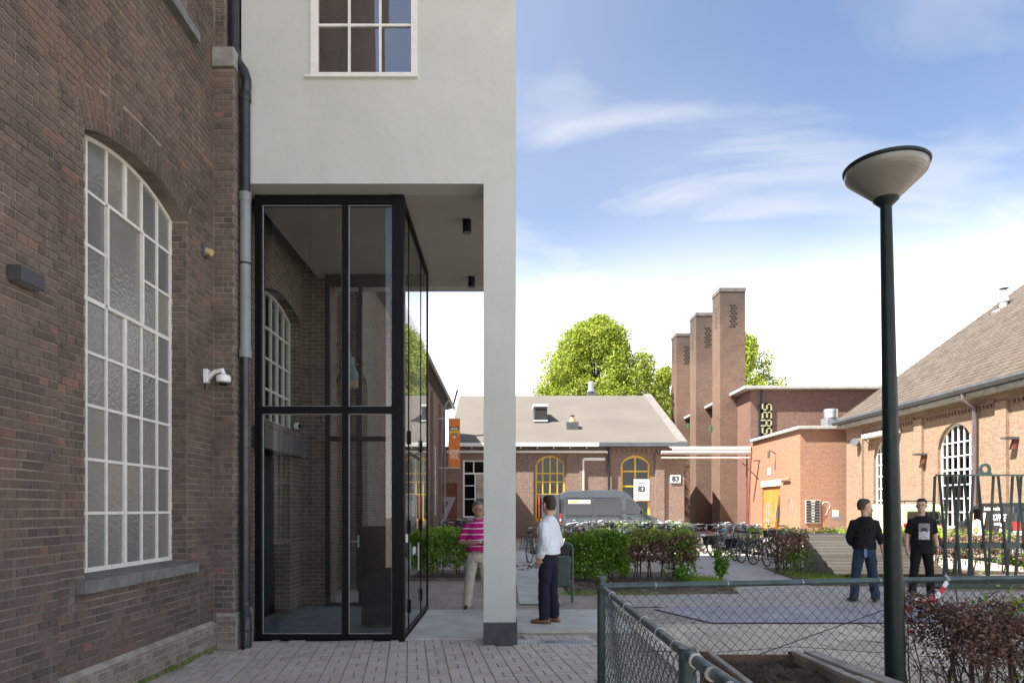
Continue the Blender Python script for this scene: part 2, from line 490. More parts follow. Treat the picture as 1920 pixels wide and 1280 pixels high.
M['galv'] = mat('galvanised', (0.42, 0.44, 0.46), 0.4, metal=0.7, var=0.1)
M['pane'] = glass_mat('pane_glass')
M['pane_dark'] = glass_mat('entrance_glass', (0.78, 0.83, 0.82), 0.085)
M['dark_room'] = mat('dark_room', (0.03, 0.03, 0.032), 0.9, var=0.1)
M['black'] = mat('black', (0.010, 0.010, 0.011), 0.6, var=0.1)
M['rubber'] = mat('rubber', (0.016, 0.016, 0.017), 0.75, var=0.15)
M['white'] = mat('white_enamel', (0.80, 0.80, 0.79), 0.4, var=0.02)
M['ink'] = mat('ink', (0.02, 0.022, 0.028), 0.6, var=0.02)

def obscure_glass():
    m, nd, ln, bs = _new('obscure_glass')
    pos = N(nd, 'ShaderNodeNewGeometry').outputs['Position']
    g = N(nd, 'ShaderNodeNewGeometry')
    oi = N(nd, 'ShaderNodeObjectInfo')
    c = ramp(nd, ln, oi.outputs['Random'], [(0, (0.145, 0.150, 0.150)), (0.5, (0.20, 0.198, 0.185)), (1, (0.26, 0.245, 0.215))])
    ln.new(c, bs.inputs['Base Color'])
    setin(bs, Roughness=0.16); bs.inputs['Specular IOR Level'].default_value = 0.75
    v = N(nd, 'ShaderNodeTexVoronoi'); v.feature = 'SMOOTH_F1'; setin(v, Scale=34.0)
    ln.new(pos, v.inputs['Vector'])
    b = N(nd, 'ShaderNodeBump'); setin(b, Strength=0.32, Distance=0.012)
    ln.new(v.outputs['Distance'], b.inputs['Height']); ln.new(b.outputs[0], bs.inputs['Normal'])
    return m
M['obscure'] = obscure_glass()

def stucco_mat():
    m, nd, ln, bs = _new('stucco_render')
    pos = N(nd, 'ShaderNodeNewGeometry').outputs['Position']
    mp = N(nd, 'ShaderNodeMapping'); mp.inputs['Scale'].default_value = (3.0, 3.0, 0.5); ln.new(pos, mp.inputs[0])
    streak = noise(nd, ln, mp.outputs[0], 1.0, 5.0, 0.6)
    cloud = noise(nd, ln, pos, 0.8, 6.0, 0.65, 0.5)
    c = ramp(nd, ln, cloud, [(0.3, (0.505, 0.532, 0.505)), (0.7, (0.575, 0.600, 0.570))])
    c = mixcol(nd, ln, 1.0, c, ramp(nd, ln, streak, [(0.25, (0.965, 0.965, 0.955)), (0.6, (1.0, 1.0, 1.0))]), 'MULTIPLY')
    fine = noise(nd, ln, pos, 160.0, 6.0, 0.7)
    c = mixcol(nd, ln, 1.0, c, ramp(nd, ln, fine, [(0.3, (0.95,) * 3), (0.7, (1.04,) * 3)]), 'MULTIPLY')
    ln.new(c, bs.inputs['Base Color']); setin(bs, Roughness=0.93); bs.inputs['Specular IOR Level'].default_value = 0.15
    b1 = N(nd, 'ShaderNodeBump'); setin(b1, Strength=0.5, Distance=0.006); ln.new(fine, b1.inputs['Height'])
    b2 = N(nd, 'ShaderNodeBump'); setin(b2, Strength=0.25, Distance=0.03); ln.new(noise(nd, ln, pos, 5.0, 4.0, 0.5), b2.inputs['Height'])
    ln.new(b1.outputs[0], b2.inputs['Normal']); ln.new(b2.outputs[0], bs.inputs['Normal'])
    return m
M['stucco'] = stucco_mat()

# ------------------------------------------------------------------ old brick building on the left
def Pmap(face, facing):
    if facing == '+x': return lambda u, z, d=0.0: (face + d, u, z)
    if facing == '-x': return lambda u, z, d=0.0: (face - d, u, z)
    return lambda u, z, d=0.0: (u, face - d, z)

def pbox(mb, P, u0, u1, z0, z1, d0, d1, mi=0):
    vs = [P(u, z, d) for d in (d0, d1) for z in (z0, z1) for u in (u0, u1)]
    return mb.add(vs, [(0, 1, 3, 2), (4, 6, 7, 5), (0, 4, 5, 1), (2, 3, 7, 6), (0, 2, 6, 4), (1, 5, 7, 3)], mi)

def ppoly(mb, P, poly, d0, d1=None, mi=0):
    """outline in (u, z): a sheet at d0, or a solid between d0 and d1"""
    n = len(poly)
    if d1 is None:
        return mb.add([P(u, z, d0) for u, z in poly], [tuple(range(n))], mi)
    vs = [P(u, z, d0) for u, z in poly] + [P(u, z, d1) for u, z in poly]
    fs = [tuple(reversed(range(n))), tuple(range(n, 2 * n))] + [(i, (i + 1) % n, n + (i + 1) % n, n + i) for i in range(n)]
    return mb.add(vs, fs, mi)

class Arch:
    def __init__(s, u0, u1, zs, rise):
        s.u0, s.u1, s.zs, s.rise = u0, u1, zs, rise
        s.c = (u0 + u1) / 2; s.h = (u1 - u0) / 2
        s.R = (s.h ** 2 + rise ** 2) / (2 * rise); s.zc = zs + rise - s.R
    def z(s, u): return s.zc + math.sqrt(max(1e-9, s.R ** 2 - (u - s.c) ** 2))
    def pts(s, a, b, n=10, off=0.0):
        return [(a + (b - a) * i / n, s.z(a + (b - a) * i / n) - off) for i in range(n + 1)]

def arched_window(parent, P, A, z0, ucuts, zcuts, fw, bw, depth, mats, skip=(), thick_u=(), thick_z=(), big=None, name='window', pane_d=-0.02, bars=True):
    """Frame mesh (the part) with a bar and a pane for every field (sub-parts). ucuts / zcuts: inner bar positions."""
    fm, gm = mats
    mb = MB()
    u0, u1 = A.u0, A.u1
    pbox(mb, P, u0, u0 + fw, z0, A.z(u0 + fw), -depth, 0)
    pbox(mb, P, u1 - fw, u1, z0, A.z(u1 - fw), -depth, 0)
    pbox(mb, P, u0 + fw, u1 - fw, z0, z0 + fw * 1.15, -depth, 0.004)
    n = 14
    top = A.pts(u0 + fw, u1 - fw, n); low = A.pts(u0 + fw, u1 - fw, n, fw * 1.1)
    for i in range(n):
        ppoly(mb, P, [low[i], low[i + 1], top[i + 1], top[i]], -depth, 0.002)
    win = mb.build(name, fm, parent)
    us = [u0 + fw] + list(ucuts) + [u1 - fw]
    zs = [z0 + fw] + list(zcuts) + [None]
    if bars:
        for u in ucuts:
            w = bw * (1.7 if u in thick_u else 1.0)
            segs = [(z0 + fw, A.z(u) - fw)]
            if big and big[0] < u < big[1]: segs = [(z0 + fw, big[2]), (big[3], A.z(u) - fw)]
            for a, b in segs:
                m2 = MB(); pbox(m2, P, u - w / 2, u + w / 2, a, b, -depth * 0.8, -0.003 + (0.004 if u in thick_u else 0)); m2.build('glazing_bar', fm, win)
        for z in zcuts:
            w = bw * (1.5 if z in thick_z else 1.0)
            ua, ub = u0 + fw, u1 - fw
            if z > A.zs:
                dd = math.sqrt(max(0.0, A.R ** 2 - (z - A.zc) ** 2)); ua, ub = max(ua, A.c - dd), min(ub, A.c + dd)
            segs = [(ua, ub)]
            if big and big[2] < z < big[3]: segs = [(ua, big[0]), (big[1], ub)]
            for a, b in segs:
                m2 = MB(); pbox(m2, P, a, b, z - w / 2, z + w / 2, -depth * 0.75, -0.005); m2.build('glazing_bar', fm, win)
    for i in range(len(us) - 1):
        for j in range(len(zs) - 1):
            a, b = us[i], us[i + 1]; lo = zs[j]; hi = zs[j + 1]
            if big and a >= big[0] - .01 and b <= big[1] + .01 and lo >= big[2] - .01 and hi is not None and hi <= big[3] + .01: continue
            m2 = MB()
            if hi is None:
                if A.z((a + b) / 2) - lo < 0.05: continue
                poly = [(a, lo), (b, lo)] + list(reversed(A.pts(a, b, 4, 0.01)))
            elif hi > A.zs:
                poly = [(a, lo), (b, lo)] + [(u, min(hi, zt)) for u, zt in reversed(A.pts(a, b, 4, 0.01))]
            else: poly = [(a, lo), (b, lo), (b, hi), (a, hi)]
            if min(p[1] for p in poly[2:]) <= lo: continue
            ppoly(m2, P, poly, pane_d + random.uniform(-.0015, .0015)); m2.build('pane', gm, win)
    if big:
        m2 = MB(); w = bw * 1.1
        a, b, lo, hi = big
        pbox(m2, P, a - w / 2, a + w / 2, lo, hi, -depth, 0.012); pbox(m2, P, b - w / 2, b + w / 2, lo, hi, -depth, 0.012)
        pbox(m2, P, a - w / 2, b + w / 2, lo - w / 2, lo + w / 2, -depth, 0.010); pbox(m2, P, a - w / 2, b + w / 2, hi - w / 2, hi + w / 2, -depth, 0.010)
        m2.build('vent_frame', fm, win)
        m2 = MB(); ppoly(m2, P, [(a, lo), (b, lo), (b, hi), (a, hi)], pane_d); m2.build('pane', gm, win)
    return win

def courses(u0, u1, z0, z1, excl, pitch=0.069, L=0.226, joint=0.009, phase=0.0):
    """Cross bond: courses of headers between courses of stretchers."""
    k0 = int(math.floor(z0 / pitch + 1e-6)); k1 = int(math.ceil(z1 / pitch - 1e-6))
    for k in range(k0, k1):
        za, zb = max(z0, k * pitch) , min(z1, (k + 1) * pitch)
        if zb - za < 0.03: continue
        free = [(u0, u1)]
        for a, b in excl((za + zb) / 2):
            nf = []
            for p, q in free:
                if b <= p or a >= q: nf.append((p, q))
                else:
                    if a > p: nf.append((p, a))
                    if b < q: nf.append((b, q))
            free = nf
        step = L / 2 if k % 2 else L
        off = phase + (L / 4 if k % 2 else (L / 2 if k % 4 == 2 else 0.0))
        for p, q in free:
            i = math.floor((p - off) / step)
            while off + i * step < q:
                a = max(p, off + i * step); b = min(q, off + (i + 1) * step)
                if b - a > 0.028:
                    yield (a + joint / 2 + random.uniform(-.0012, .0012), b - joint / 2 + random.uniform(-.0012, .0012), za + joint / 2 + random.uniform(-.001, .001), zb - joint / 2 + random.uniform(-.001, .001))
                i += 1

def brick_geo(L_, H_, d=0.016, ins=0.003):
    """local brick: u along, z up, front at d=0 (towards +n)"""
    a, b = L_ / 2, H_ / 2
    vs = [(-a, -b, -d), (a, -b, -d), (a, b, -d), (-a, b, -d), (-a + ins, -b + ins, 0), (a - ins, -b + ins, 0), (a - ins, b - ins, 0), (-a + ins, b - ins, 0)]
    fs = [(4, 5, 6, 7), (0, 1, 5, 4), (1, 2, 6, 5), (2, 3, 7, 6), (3, 0, 4, 7)]
    return vs, fs

def lay_pieces(parent, items, name, rest_name, mt, limit=300, ins=0.003, depth=0.016):
    """items: (score, centre, uvec, vvec, nvec, length, height). The largest in view become objects, the rest one mesh."""
    items = sorted(items, key=lambda t: -t[0])
    cache = {}
    for s, c, u, v, n, a, b in items[:limit]:
        key = (round(a / 0.006), round(b / 0.006), tuple(round(t) for t in n))
        if key not in cache:
            vs, fs = brick_geo(key[0] * 0.006, key[1] * 0.006, depth, ins)
            me = bpy.data.meshes.new(name)
            uu, vv, nn = Vector(u), Vector(v), Vector(n)
            me.from_pydata([uu * p[0] + vv * p[1] + nn * p[2] for p in vs], [], fs if uu.cross(vv).dot(nn) > 0 else [tuple(reversed(f)) for f in fs])
            me.materials.append(mt); me.update(); cache[key] = me
        o = bpy.data.objects.new(name, cache[key])
        link(o, parent, Vector(c))
        ax = Vector(n)
        o.rotation_euler = Matrix.Rotation(random.uniform(-.006, .006), 3, ax).to_euler()
    V = []; Fq = []
    for s, c, u, v, n, a, b in items[limit:]:
        vs, fs = brick_geo(a, b, depth, ins)
        c, uu, vv, nn = np.array(c), np.array(u), np.array(v), np.array(n)
        sgn = np.dot(np.cross(uu, vv), nn) > 0
        base = len(V)
        for p in vs: V.append(c + uu * p[0] + vv * p[1] + nn * p[2])
        for f in fs: Fq.append([base + i for i in (f if sgn else reversed(f))])
    if Fq:
        fast_mesh(rest_name, np.array(V), np.array(Fq), mt, parent, kind='stuff')

def in_view(p):
    if p[1] < 0.5: return False
    x = CX + F * p[0] / p[1]; y = HY - F * (p[2] - EYE) / p[1]
    return -20 < x < 1940 and -20 < y < 1300

BX, PXF = -3.45, -3.40                  # wall face, pilaster / plinth face
TALL = 21.0
bld = empty('brick_building', (-3.45, 6.0, 0), 'tall dark brown brick building with arched white window along the left edge', 'building')
W1 = Arch(5.61, 7.42, 4.78, 0.19)
ring = 0.33
def excl_main(z):
    out = []
    if 1.0 < z < 4.78: out.append((W1.u0, W1.u1))
    elif z >= 4.78:
        th = math.asin(W1.h / W1.R); Ro = W1.R + ring
        zk = W1.zc + Ro * math.cos(th)
        if z < zk: h = W1.h + (z - 4.78) * (Ro * math.sin(th) - W1.h) / (zk - 4.78)
        elif z < W1.zc + Ro: h = math.sqrt(Ro ** 2 - (z - W1.zc) ** 2)
        else: h = 0
        if h: out.append((W1.c - h, W1.c + h))
    if z > 6.88: out.append((5.61, 7.42))
    return out
items = []
for a, b, z0, z1 in courses(5.22, 8.07, 0.345, 8.0, excl_main):
    c = (BX + random.uniform(-.002, .002), (a + b) / 2, (z0 + z1) / 2)
    items.append(((1 / c[1] ** 3 if in_view(c) else 0), c, (0, 1, 0), (0, 0, 1), (1, 0, 0), b - a, z1 - z0))
for a, b, z0, z1 in courses(3.2, 5.22, 0.0, 8.0, lambda z: [], phase=0.06):
    c = (PXF + random.uniform(-.002, .002), (a + b) / 2, (z0 + z1) / 2)
    items.append(((1 / c[1] ** 3 if in_view(c) else 0), c, (0, 1, 0), (0, 0, 1), (1, 0, 0), b - a, z1 - z0))
for a, b, z0, z1 in courses(-3.445, -3.20, 0.43, 6.86, lambda z: []):
    c = ((a + b) / 2, 8.07 + random.uniform(-.002, .002), (z0 + z1) / 2)
    items.append(((0.3 / 8.07 ** 3), c, (1, 0, 0), (0, 0, 1), (0, -1, 0), b - a, z1 - z0))
for a, b, z0, z1 in courses(-3.445, -3.32, 7.07, 8.0, lambda z: []):
    items.append((0, ((a + b) / 2, 8.10, (z0 + z1) / 2), (1, 0, 0), (0, 0, 1), (0, -1, 0), b - a, z1 - z0))
for a, b, z0, z1 in courses(-3.658, -3.455, 1.08, 4.77, lambda z: []):       # far jamb of the window
    items.append((0, ((a + b) / 2, 7.411 + random.uniform(-.002, .002), (z0 + z1) / 2), (1, 0, 0), (0, 0, 1), (0, -1, 0), b - a, z1 - z0))
th = math.asin(W1.h / W1.R); nv = 27
for i in range(nv):                                                              # the arch, bricks on edge
    t = -th + 2 * th * (i + 0.5) / nv
    n_ = (0, math.sin(t), math.cos(t))
    for r0, r1 in ((0.0, 0.11), (0.11, 0.33)) if i % 2 else ((0.0, 0.22), (0.22, 0.33)):
        rm = W1.R + (r0 + r1) / 2
        c = (BX + random.uniform(-.002, .003), W1.c + rm * n_[1], W1.zc + rm * n_[2])
        items.append((0.5 / c[1] ** 3, c, (0, math.cos(t), -math.sin(t)), n_, (1, 0, 0), 2 * th * rm / nv - 0.009, r1 - r0 - 0.009))
lay_pieces(bld, items, 'brick', 'brick_facing', M['brick'])
items = []
for a, b, z0, z1 in courses(5.22, 8.05, 0.0, 0.31, lambda z: []):
    items.append((1 / a ** 3, (PXF, (a + b) / 2, (z0 + z1) / 2), (0, 1, 0), (0, 0, 1), (1, 0, 0), b - a, z1 - z0))
for a, b, z0, z1 in courses(-3.40, -3.165, 0.0, 0.40, lambda z: []):
    items.append((0, ((a + b) / 2, 8.035, (z0 + z1) / 2), (1, 0, 0), (0, 0, 1), (0, -1, 0), b - a, z1 - z0))
plinth = MB()
plinth.prism([(-3.45, 0.0), (-3.407, 0.0), (-3.407, 0.31), (-3.447, 0.345), (-3.45, 0.345)], 'y', 5.22, 8.07)
plinth.prism([(-3.40, 0.0), (-3.163, 0.0), (-3.163, 0.40), (-3.193, 0.43), (-3.40, 0.43)], 'y', 8.042, 8.60)
pl = plinth.build('plinth', M['mortar_pale'], bld)
lay_pieces(pl, items, 'plinth_brick', 'plinth_facing', M['brick_plinth'])

mb = MB()                                        # mortar bed behind the bricks that are built one by one
XB = BX - 0.007
for y0, y1, z0, z1 in ((5.2, 5.61, 0, 8), (7.42, 8.07, 0, 8), (5.61, 7.42, 0, 1.07)):
    mb.box(-3.80, XB, y0, y1, z0, z1)
mb.box(-3.80, PXF - 0.007, 3.2, 5.2, 0, 8)
poly = [(7.42, 6.90), (5.61, 6.90)] + W1.pts(5.61, 7.42, 16)
mb.prism(poly, 'x', -3.80, XB)
mb.box(-3.80, -3.202, 8.077, 8.60, 0, 6.86)
mb.box(-3.80, -3.325, 8.107, 8.60, 6.86, 8)
mb.build('mortar_bed', M['mortar'], bld)

W2 = Arch(9.69, 11.50, 4.78, 0.19)
W3 = Arch(15.3, 17.1, 4.78, 0.19)
mb = MB()
mb.box(-3.80, BX, -2.5, 3.2, 0, TALL)
mb.box(-3.80, BX, 3.2, 8.6, 8.0, TALL)
mb.box(-3.80, BX, 8.6, 9.69, 0, TALL)
mb.box(-3.80, BX, 11.50, 15.3, 0, TALL)
mb.box(-3.80, BX, 9.69, 11.50, 2.62, 2.95)
mb.box(-3.80, BX, 10.95, 11.50, 0, 2.62)
mb.prism([(11.5, TALL), (9.69, TALL)] + W2.pts(9.69, 11.5, 14), 'x', -3.80, BX)
mb.box(-3.80, BX, 15.3, 17.1, 0, 1.07)
mb.prism([(17.1, TALL), (15.3, TALL)] + W3.pts(15.3, 17.1, 14), 'x', -3.80, BX)
mb.box(-3.80, BX, 17.1, 18.0, 0, TALL)
mb.build('wall', M['brick_tex'], bld)
MB().box(-15, -4.6, -2.5, 18, 0, TALL).build('rear_wall', M['brick_tex'], bld)
for y0, x1 in ((8.072, -3.199), (11.62, -3.02), (14.2, -3.1)):
    MB().box(-3.45, x1, y0 + 0.012, y0 + 0.55, 0.43 if y0 < 9 else 0, 6.86 if y0 < 9 else TALL).build('pilaster', M['brick_tex'], bld)
MB().box(-3.45, -3.185, 8.02, 8.62, 6.86, 7.09).build('capital', M['capital'], bld, bevel=0.012)
P = Pmap(-3.62, '+x')
zr = [1.62, 2.09, 2.56, 3.02, 3.485, 3.95, 4.415]
uc = [5.61 + 1.81 * i / 6 for i in range(1, 6)]
w = arched_window(bld, P, W1, 1.105, uc, zr, 0.035, 0.026, 0.06, (M['white_paint'], M['obscure']), thick_u=(uc[2],), thick_z=(zr[4],), big=(uc[1], uc[3], zr[4], zr[6]))
mb = MB(); mb.prism([(-3.66, 1.105), (-3.375, 1.070), (-3.375, 0.965), (-3.66, 0.965)], 'y', 5.5, 7.54); mb.build('sill', M['stone'], w, bevel=0.008)
w['label'] = 'arched white window of many small obscured panes'
w2 = arched_window(bld, Pmap(-3.62, '+x'), W2, 2.98, [9.69 + 1.81 * i / 6 for i in range(1, 6)], zr[4:] if False else [3.485, 3.95, 4.415], 0.035, 0.03, 0.06, (M['white_paint'], M['pane']))
w3 = arched_window(bld, Pmap(-3.62, '+x'), W3, 1.105, [15.3 + 1.8 * i / 6 for i in range(1, 6)], zr, 0.035, 0.03, 0.06, (M['white_paint'], M['pane']))
# upper window above the arched one: frame foot and sill
mb = MB(); pbox(mb, Pmap(-3.62, '+x'), 5.61, 5.66, 6.92, 8, -.06, 0); pbox(mb, Pmap(-3.62, '+x'), 7.37, 7.42, 6.92, 8, -.06, 0); pbox(mb, Pmap(-3.62, '+x'), 5.66, 7.37, 6.92, 6.99, -.06, 0)
w4 = mb.build('window', M['white_paint'], bld)
mb = MB(); mb.box(-3.65, -3.645, 5.66, 7.37, 6.99, 8.0); mb.build('pane', M['obscure'], w4)
MB().box(-3.66, -3.365, 5.5, 7.54, 6.80, 6.91).build('sill', M['stone'], w4, bevel=0.006)
# dark doorway under the second window, inside the glass entrance
mb = MB(); mb.box(-3.74, -3.70, 9.69, 10.95, 0.0, 2.62); dr = mb.build('door', M['black_frame'], bld)
MB().box(-3.699, -3.695, 9.80, 10.33, 0.12, 2.5).build('pane', M['dark_room'], dr)
MB().box(-3.699, -3.695, 10.41, 10.86, 0.12, 2.5).build('pane', M['dark_room'], dr)
MB().box(-3.70, -3.69, 10.355, 10.385, 0.95, 1.25).build('handle', M['galv'], dr)
MB().box(-3.46, -3.30, 9.1, 11.3, 2.50, 2.76).build('door_operator', M['dark_grey'], bld, bevel=0.006)
MB().box(-4.55, -4.50, -2.4, 17.9, 0, TALL).build('inner_wall', M['dark_room'], bld)

# things fixed to it
t = empty('wall_light', (-3.40, 4.78, 3.215), 'dark grey box wall light on brick beside the arched window', 'wall light')
MB().box(-3.398, -3.30, 4.66, 4.90, 3.215, 3.325).build('housing', mat('light_housing', (0.05, 0.053, 0.06), 0.5), t, bevel=0.004)
MB().box(-3.385, -3.312, 4.68, 4.88, 3.212, 3.2149).build('lens', M['pipe_grey'], t)
MB().box(-3.41, -3.3985, 4.70, 4.86, 3.225, 3.315).build('back_plate', M['black'], t)
t = empty('sensor_light', (-3.45, 7.83, 4.58), 'small yellowed round sensor light high on the brick pilaster edge', 'sensor')
MB().box(-3.45, -3.41, 7.76, 7.86, 4.53, 4.67).build('housing', M['dark_grey'], t, bevel=0.01)
MB().cyl((-3.41, 7.81, 4.60), (-3.35, 7.80, 4.58), 0.045, 0.038, 12).build('lens', mat('amber_lens', (0.5, 0.38, 0.2), 0.4), t, smooth=True)
t = empty('security_camera', (-3.45, 7.86, 3.17), 'white dome security camera on an arm at the brick corner', 'camera')
MB().box(-3.455, -3.40, 7.80, 7.88, 3.10, 3.26).build('bracket', M['white_plastic'], t, bevel=0.008)
MB().tube([(-3.41, 7.84, 3.16), (-3.33, 7.83, 3.23), (-3.235, 7.82, 3.245), (-3.225, 7.82, 3.20)], [0.03, 0.027, 0.027, 0.027], 10).build('arm', M['white_plastic'], t, smooth=True)
mb = MB(); mb.lathe((-3.225, 7.82, 3.10), [(0.055, 0.0), (0.078, 0.015), (0.082, 0.06), (0.07, 0.085), (0.03, 0.10)], 20); hd = mb.build('housing', M['white_plastic'], t, smooth=True)
MB().lathe((-3.225, 7.82, 3.068), [(0.012, 0.0), (0.04, 0.008), (0.056, 0.034)], 18).build('dome', M['black'], hd, smooth=True)
MB().tube([(-3.43, 7.84, 3.10), (-3.425, 7.84, 3.05), (-3.43, 7.845, 3.02)], 0.012, 6).build('cable', M['dark_grey'], t)

dp = empty('drainpipe', (-3.12, 8.22, 0), 'black drainpipe with a grey middle length at the brick corner', 'drainpipe')
MB().tube([(-3.12, 8.20, 0.52), (-3.12, 8.20, 2.35 + 1.16)], 0.057, 16).build('lower_pipe', M['pipe_black'], dp, smooth=True)
MB().tube([(-3.12, 8.20, 3.53), (-3.12, 8.20, 5.38)], 0.062, 16).build('middle_pipe', M['pipe_grey'], dp, smooth=True)
MB().tube([(-3.12, 8.20, 5.38), (-3.12, 8.20, 6.62), (-3.105, 8.19, 6.72), (-3.10, 8.18, 6.80), (-3.13, 8.18, 6.90), (-3.20, 8.19, 7.00), (-3.24, 8.19, 7.10), (-3.25, 8.19, 7.20), (-3.25, 8.19, 8.6)], 0.057, 16).build('upper_pipe', M['pipe_black'], dp, smooth=True)
MB().tube([(-3.12, 8.20, 0.54), (-3.118, 8.19, 0.47), (-3.09, 8.14, 0.39), (-3.075, 8.115, 0.30), (-3.075, 8.11, 0.0)], [0.06, 0.06, 0.062, 0.062, 0.062], 16).build('foot_bend', M['pipe_black'], dp, smooth=True)
for z, r in ((3.52, 0.070), (5.40, 0.068), (6.60, 0.066), (7.12, 0.066)):
    x = -3.25 if z > 7 else -3.12
    MB().lathe((x, 8.20, z - 0.05), [(r, 0), (r + .003, 0.01), (r + .003, 0.09), (r, 0.10)], 16).build('coupling', M['pipe_grey'] if z < 5.6 else M['pipe_black'], dp, smooth=True)
for z in (1.47, 0.40, 0.22, 4.6, 2.4):
    x, y = (-3.12, 8.20) if z > 1 else ((-3.09, 8.135) if z > .3 else (-3.075, 8.11))
    MB().lathe((x, y, z - 0.012), [(0.066, 0), (0.07, 0.004), (0.07, 0.02), (0.066, 0.024)], 16).build('bracket', M['pipe_black'], dp, smooth=True)

# ------------------------------------------------------------------ stucco building with column
SB = empty('stucco_building', (-1.5, 8.3, 0), 'pale grey stucco upper storey standing on one square column', 'building')
YF, SX0, SX1, SZ, STOP = 8.28, -3.198, 0.13, 5.60, 12.5
wx0, wx1, wz0, wz1 = -2.36, -1.07, 6.90, 9.4
mb = MB()
mb.box(SX0, wx0, YF, YF + .3, SZ, STOP); mb.box(wx1, SX1, YF, YF + .3, SZ, STOP)
mb.box(wx0, wx1, YF, YF + .3, SZ, wz0); mb.box(wx0, wx1, YF, YF + .3, wz1, STOP)
mb.build('front_wall', M['stucco'], SB)
mb = MB(); mb.box(SX1 - .3, SX1, YF + .3, 12.39, SZ, STOP); mb.box(SX0, SX1 - .3, 12.09, 12.39, SZ, STOP); mb.box(SX0, SX1, YF, 12.39, STOP, STOP + .2)
mb.build('side_wall', M['stucco'], SB)
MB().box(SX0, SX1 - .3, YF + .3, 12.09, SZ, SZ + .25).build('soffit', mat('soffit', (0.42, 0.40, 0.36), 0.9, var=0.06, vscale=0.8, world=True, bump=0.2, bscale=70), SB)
MB().box(SX0 + .05, SX1 - .35, YF + 2.5, YF + 2.6, SZ + .3, STOP).build('inner_wall', mat('room_wall', (0.16, 0.14, 0.12), 0.9, world=True), SB)
cb = MB().box(-.26, .13, YF, YF + .40, .285, SZ).build('column', M['stucco'], SB)
MB().box(-.263, .147, YF - .012, YF + .415, 0.0, .285).build('column_base', M['slate'], cb, bevel=0.004)
# the window above
fx = 0.09
mb = MB()
mb.box(wx0, wx0 + fx, YF - .015, YF + .06, wz0, wz1); mb.box(wx1 - fx + .02, wx1, YF - .015, YF + .06, wz0, wz1)
mb.box(wx0 + fx, wx1 - fx + .02, YF - .013, YF + .06, wz0, wz0 + .045); mb.box(wx0 + fx, wx1 - fx + .02, YF - .013, YF + .06, wz1 - .08, wz1)
sw = mb.build('window', M['white_paint'], SB, bevel=0.004)
ix0, ix1, iz0, iz1 = wx0 + fx, wx1 - fx + .02, wz0 + .045, wz1 - .08
cols_ = [ix0 + (ix1 - ix0) * i / 3 for i in range(4)]
rows_ = [iz0, 7.53, 8.16, 8.79, iz1]
for u in cols_[1:-1]: MB().box(u - .014, u + .014, YF + .005, YF + .045, iz0, iz1).build('glazing_bar', M['white_paint'], sw)
for z in rows_[1:-1]: MB().box(ix0, ix1, YF + .008, YF + .042, z - .014, z + .014).build('glazing_bar', M['white_paint'], sw)
M['mirror_pane'] = glass_mat('reflecting_glass', (0.35, 0.37, 0.36), 0.34, 0.02)
for i in range(3):
    for j in range(4):
        tl = random.uniform(-.004, .004)
        mb = MB(); mb.quad((cols_[i], YF + .03, rows_[j]), (cols_[i + 1], YF + .03 + tl, rows_[j]), (cols_[i + 1], YF + .03 + tl, rows_[j + 1]), (cols_[i], YF + .03, rows_[j + 1])); mb.build('pane', M['mirror_pane'], sw)
mb = MB(); mb.prism([(YF - .055, wz0 - .035), (YF + .05, wz0 - .035), (YF + .05, wz0 + .005), (YF - .055, wz0 - .012)], 'x', wx0 - .055, wx1 + .015); mb.build('sill', M['white_paint'], sw)
for x, y, z in ((-.52, 8.97 + .35, SZ), (-.57, 11.6, SZ)):
    t = empty('ceiling_spotlight', (x, y, SZ), 'black cylinder spotlight on the soffit, ' + ('the nearer of two' if y < 10 else 'the farther of two'), 'spotlight', 'black spotlights under the soffit')
    MB().cyl((x, y, SZ - .165), (x, y, SZ), .058, .058, 20).build('housing', M['black_frame'], t, smooth=True)
    MB().cyl((x, y, SZ - .168), (x, y, SZ - .1651), .045, .045, 18).build('lens', M['pipe_grey'], t)
    MB().lathe((x, y, SZ - .172), [(.046, 0), (.058, .001), (.058, .006), (.046, .006)], 20, cap=False).build('trim_ring', M['black'], t)

# ------------------------------------------------------------------ glass entrance
GE = empty('glass_entrance', (-2.2, 8.56, 0), 'black framed glass entrance box under the stucco storey', 'entrance')
GY, GX0, GX1, GB = 8.56, -3.14, -1.27, 11.45
def frame(name, *b, mt='black_frame', parent=None): return MB().box(*b).build(name, M[mt], parent or GE, bevel=0.003)
frame('post', GX0, -3.056, GY, GY + .12, 0, 5.598); frame('post', -1.42, GX1, GY - .004, GY + .15, 0, 5.598)
frame('post', -2.05, -1.972, GY + .004, GY + .10, .085, 5.485)
frame('top_rail', -3.056, -1.42, GY + .002, GY + .12, 5.485, 5.596); frame('transom', -3.056, -2.05, GY + .006, GY + .10, 2.86, 2.945)
frame('transom', -1.972, -1.42, GY + .006, GY + .10, 2.86, 2.945); frame('bottom_rail', -3.056, -1.42, GY + .003, GY + .11, 0.005, .085)
for a, b in ((-3.056, -2.05), (-1.972, -1.42)):
    for z0, z1 in ((.085, 2.86), (2.945, 5.485)):
        mb = MB(); mb.quad((a, GY + .05, z0), (b, GY + .05, z0), (b, GY + .05, z1), (a, GY + .05, z1)); pn = mb.build('pane', M['pane_dark'], GE)
        g = .012
        m2 = MB(); m2.box(a, a + g, GY + .045, GY + .06, z0, z1); m2.box(b - g, b, GY + .045, GY + .06, z0, z1); m2.box(a + g, b - g, GY + .045, GY + .06, z0, z0 + g); m2.box(a + g, b - g, GY + .045, GY + .06, z1 - g, z1)
        m2.build('gasket', M['pipe_grey'], pn)
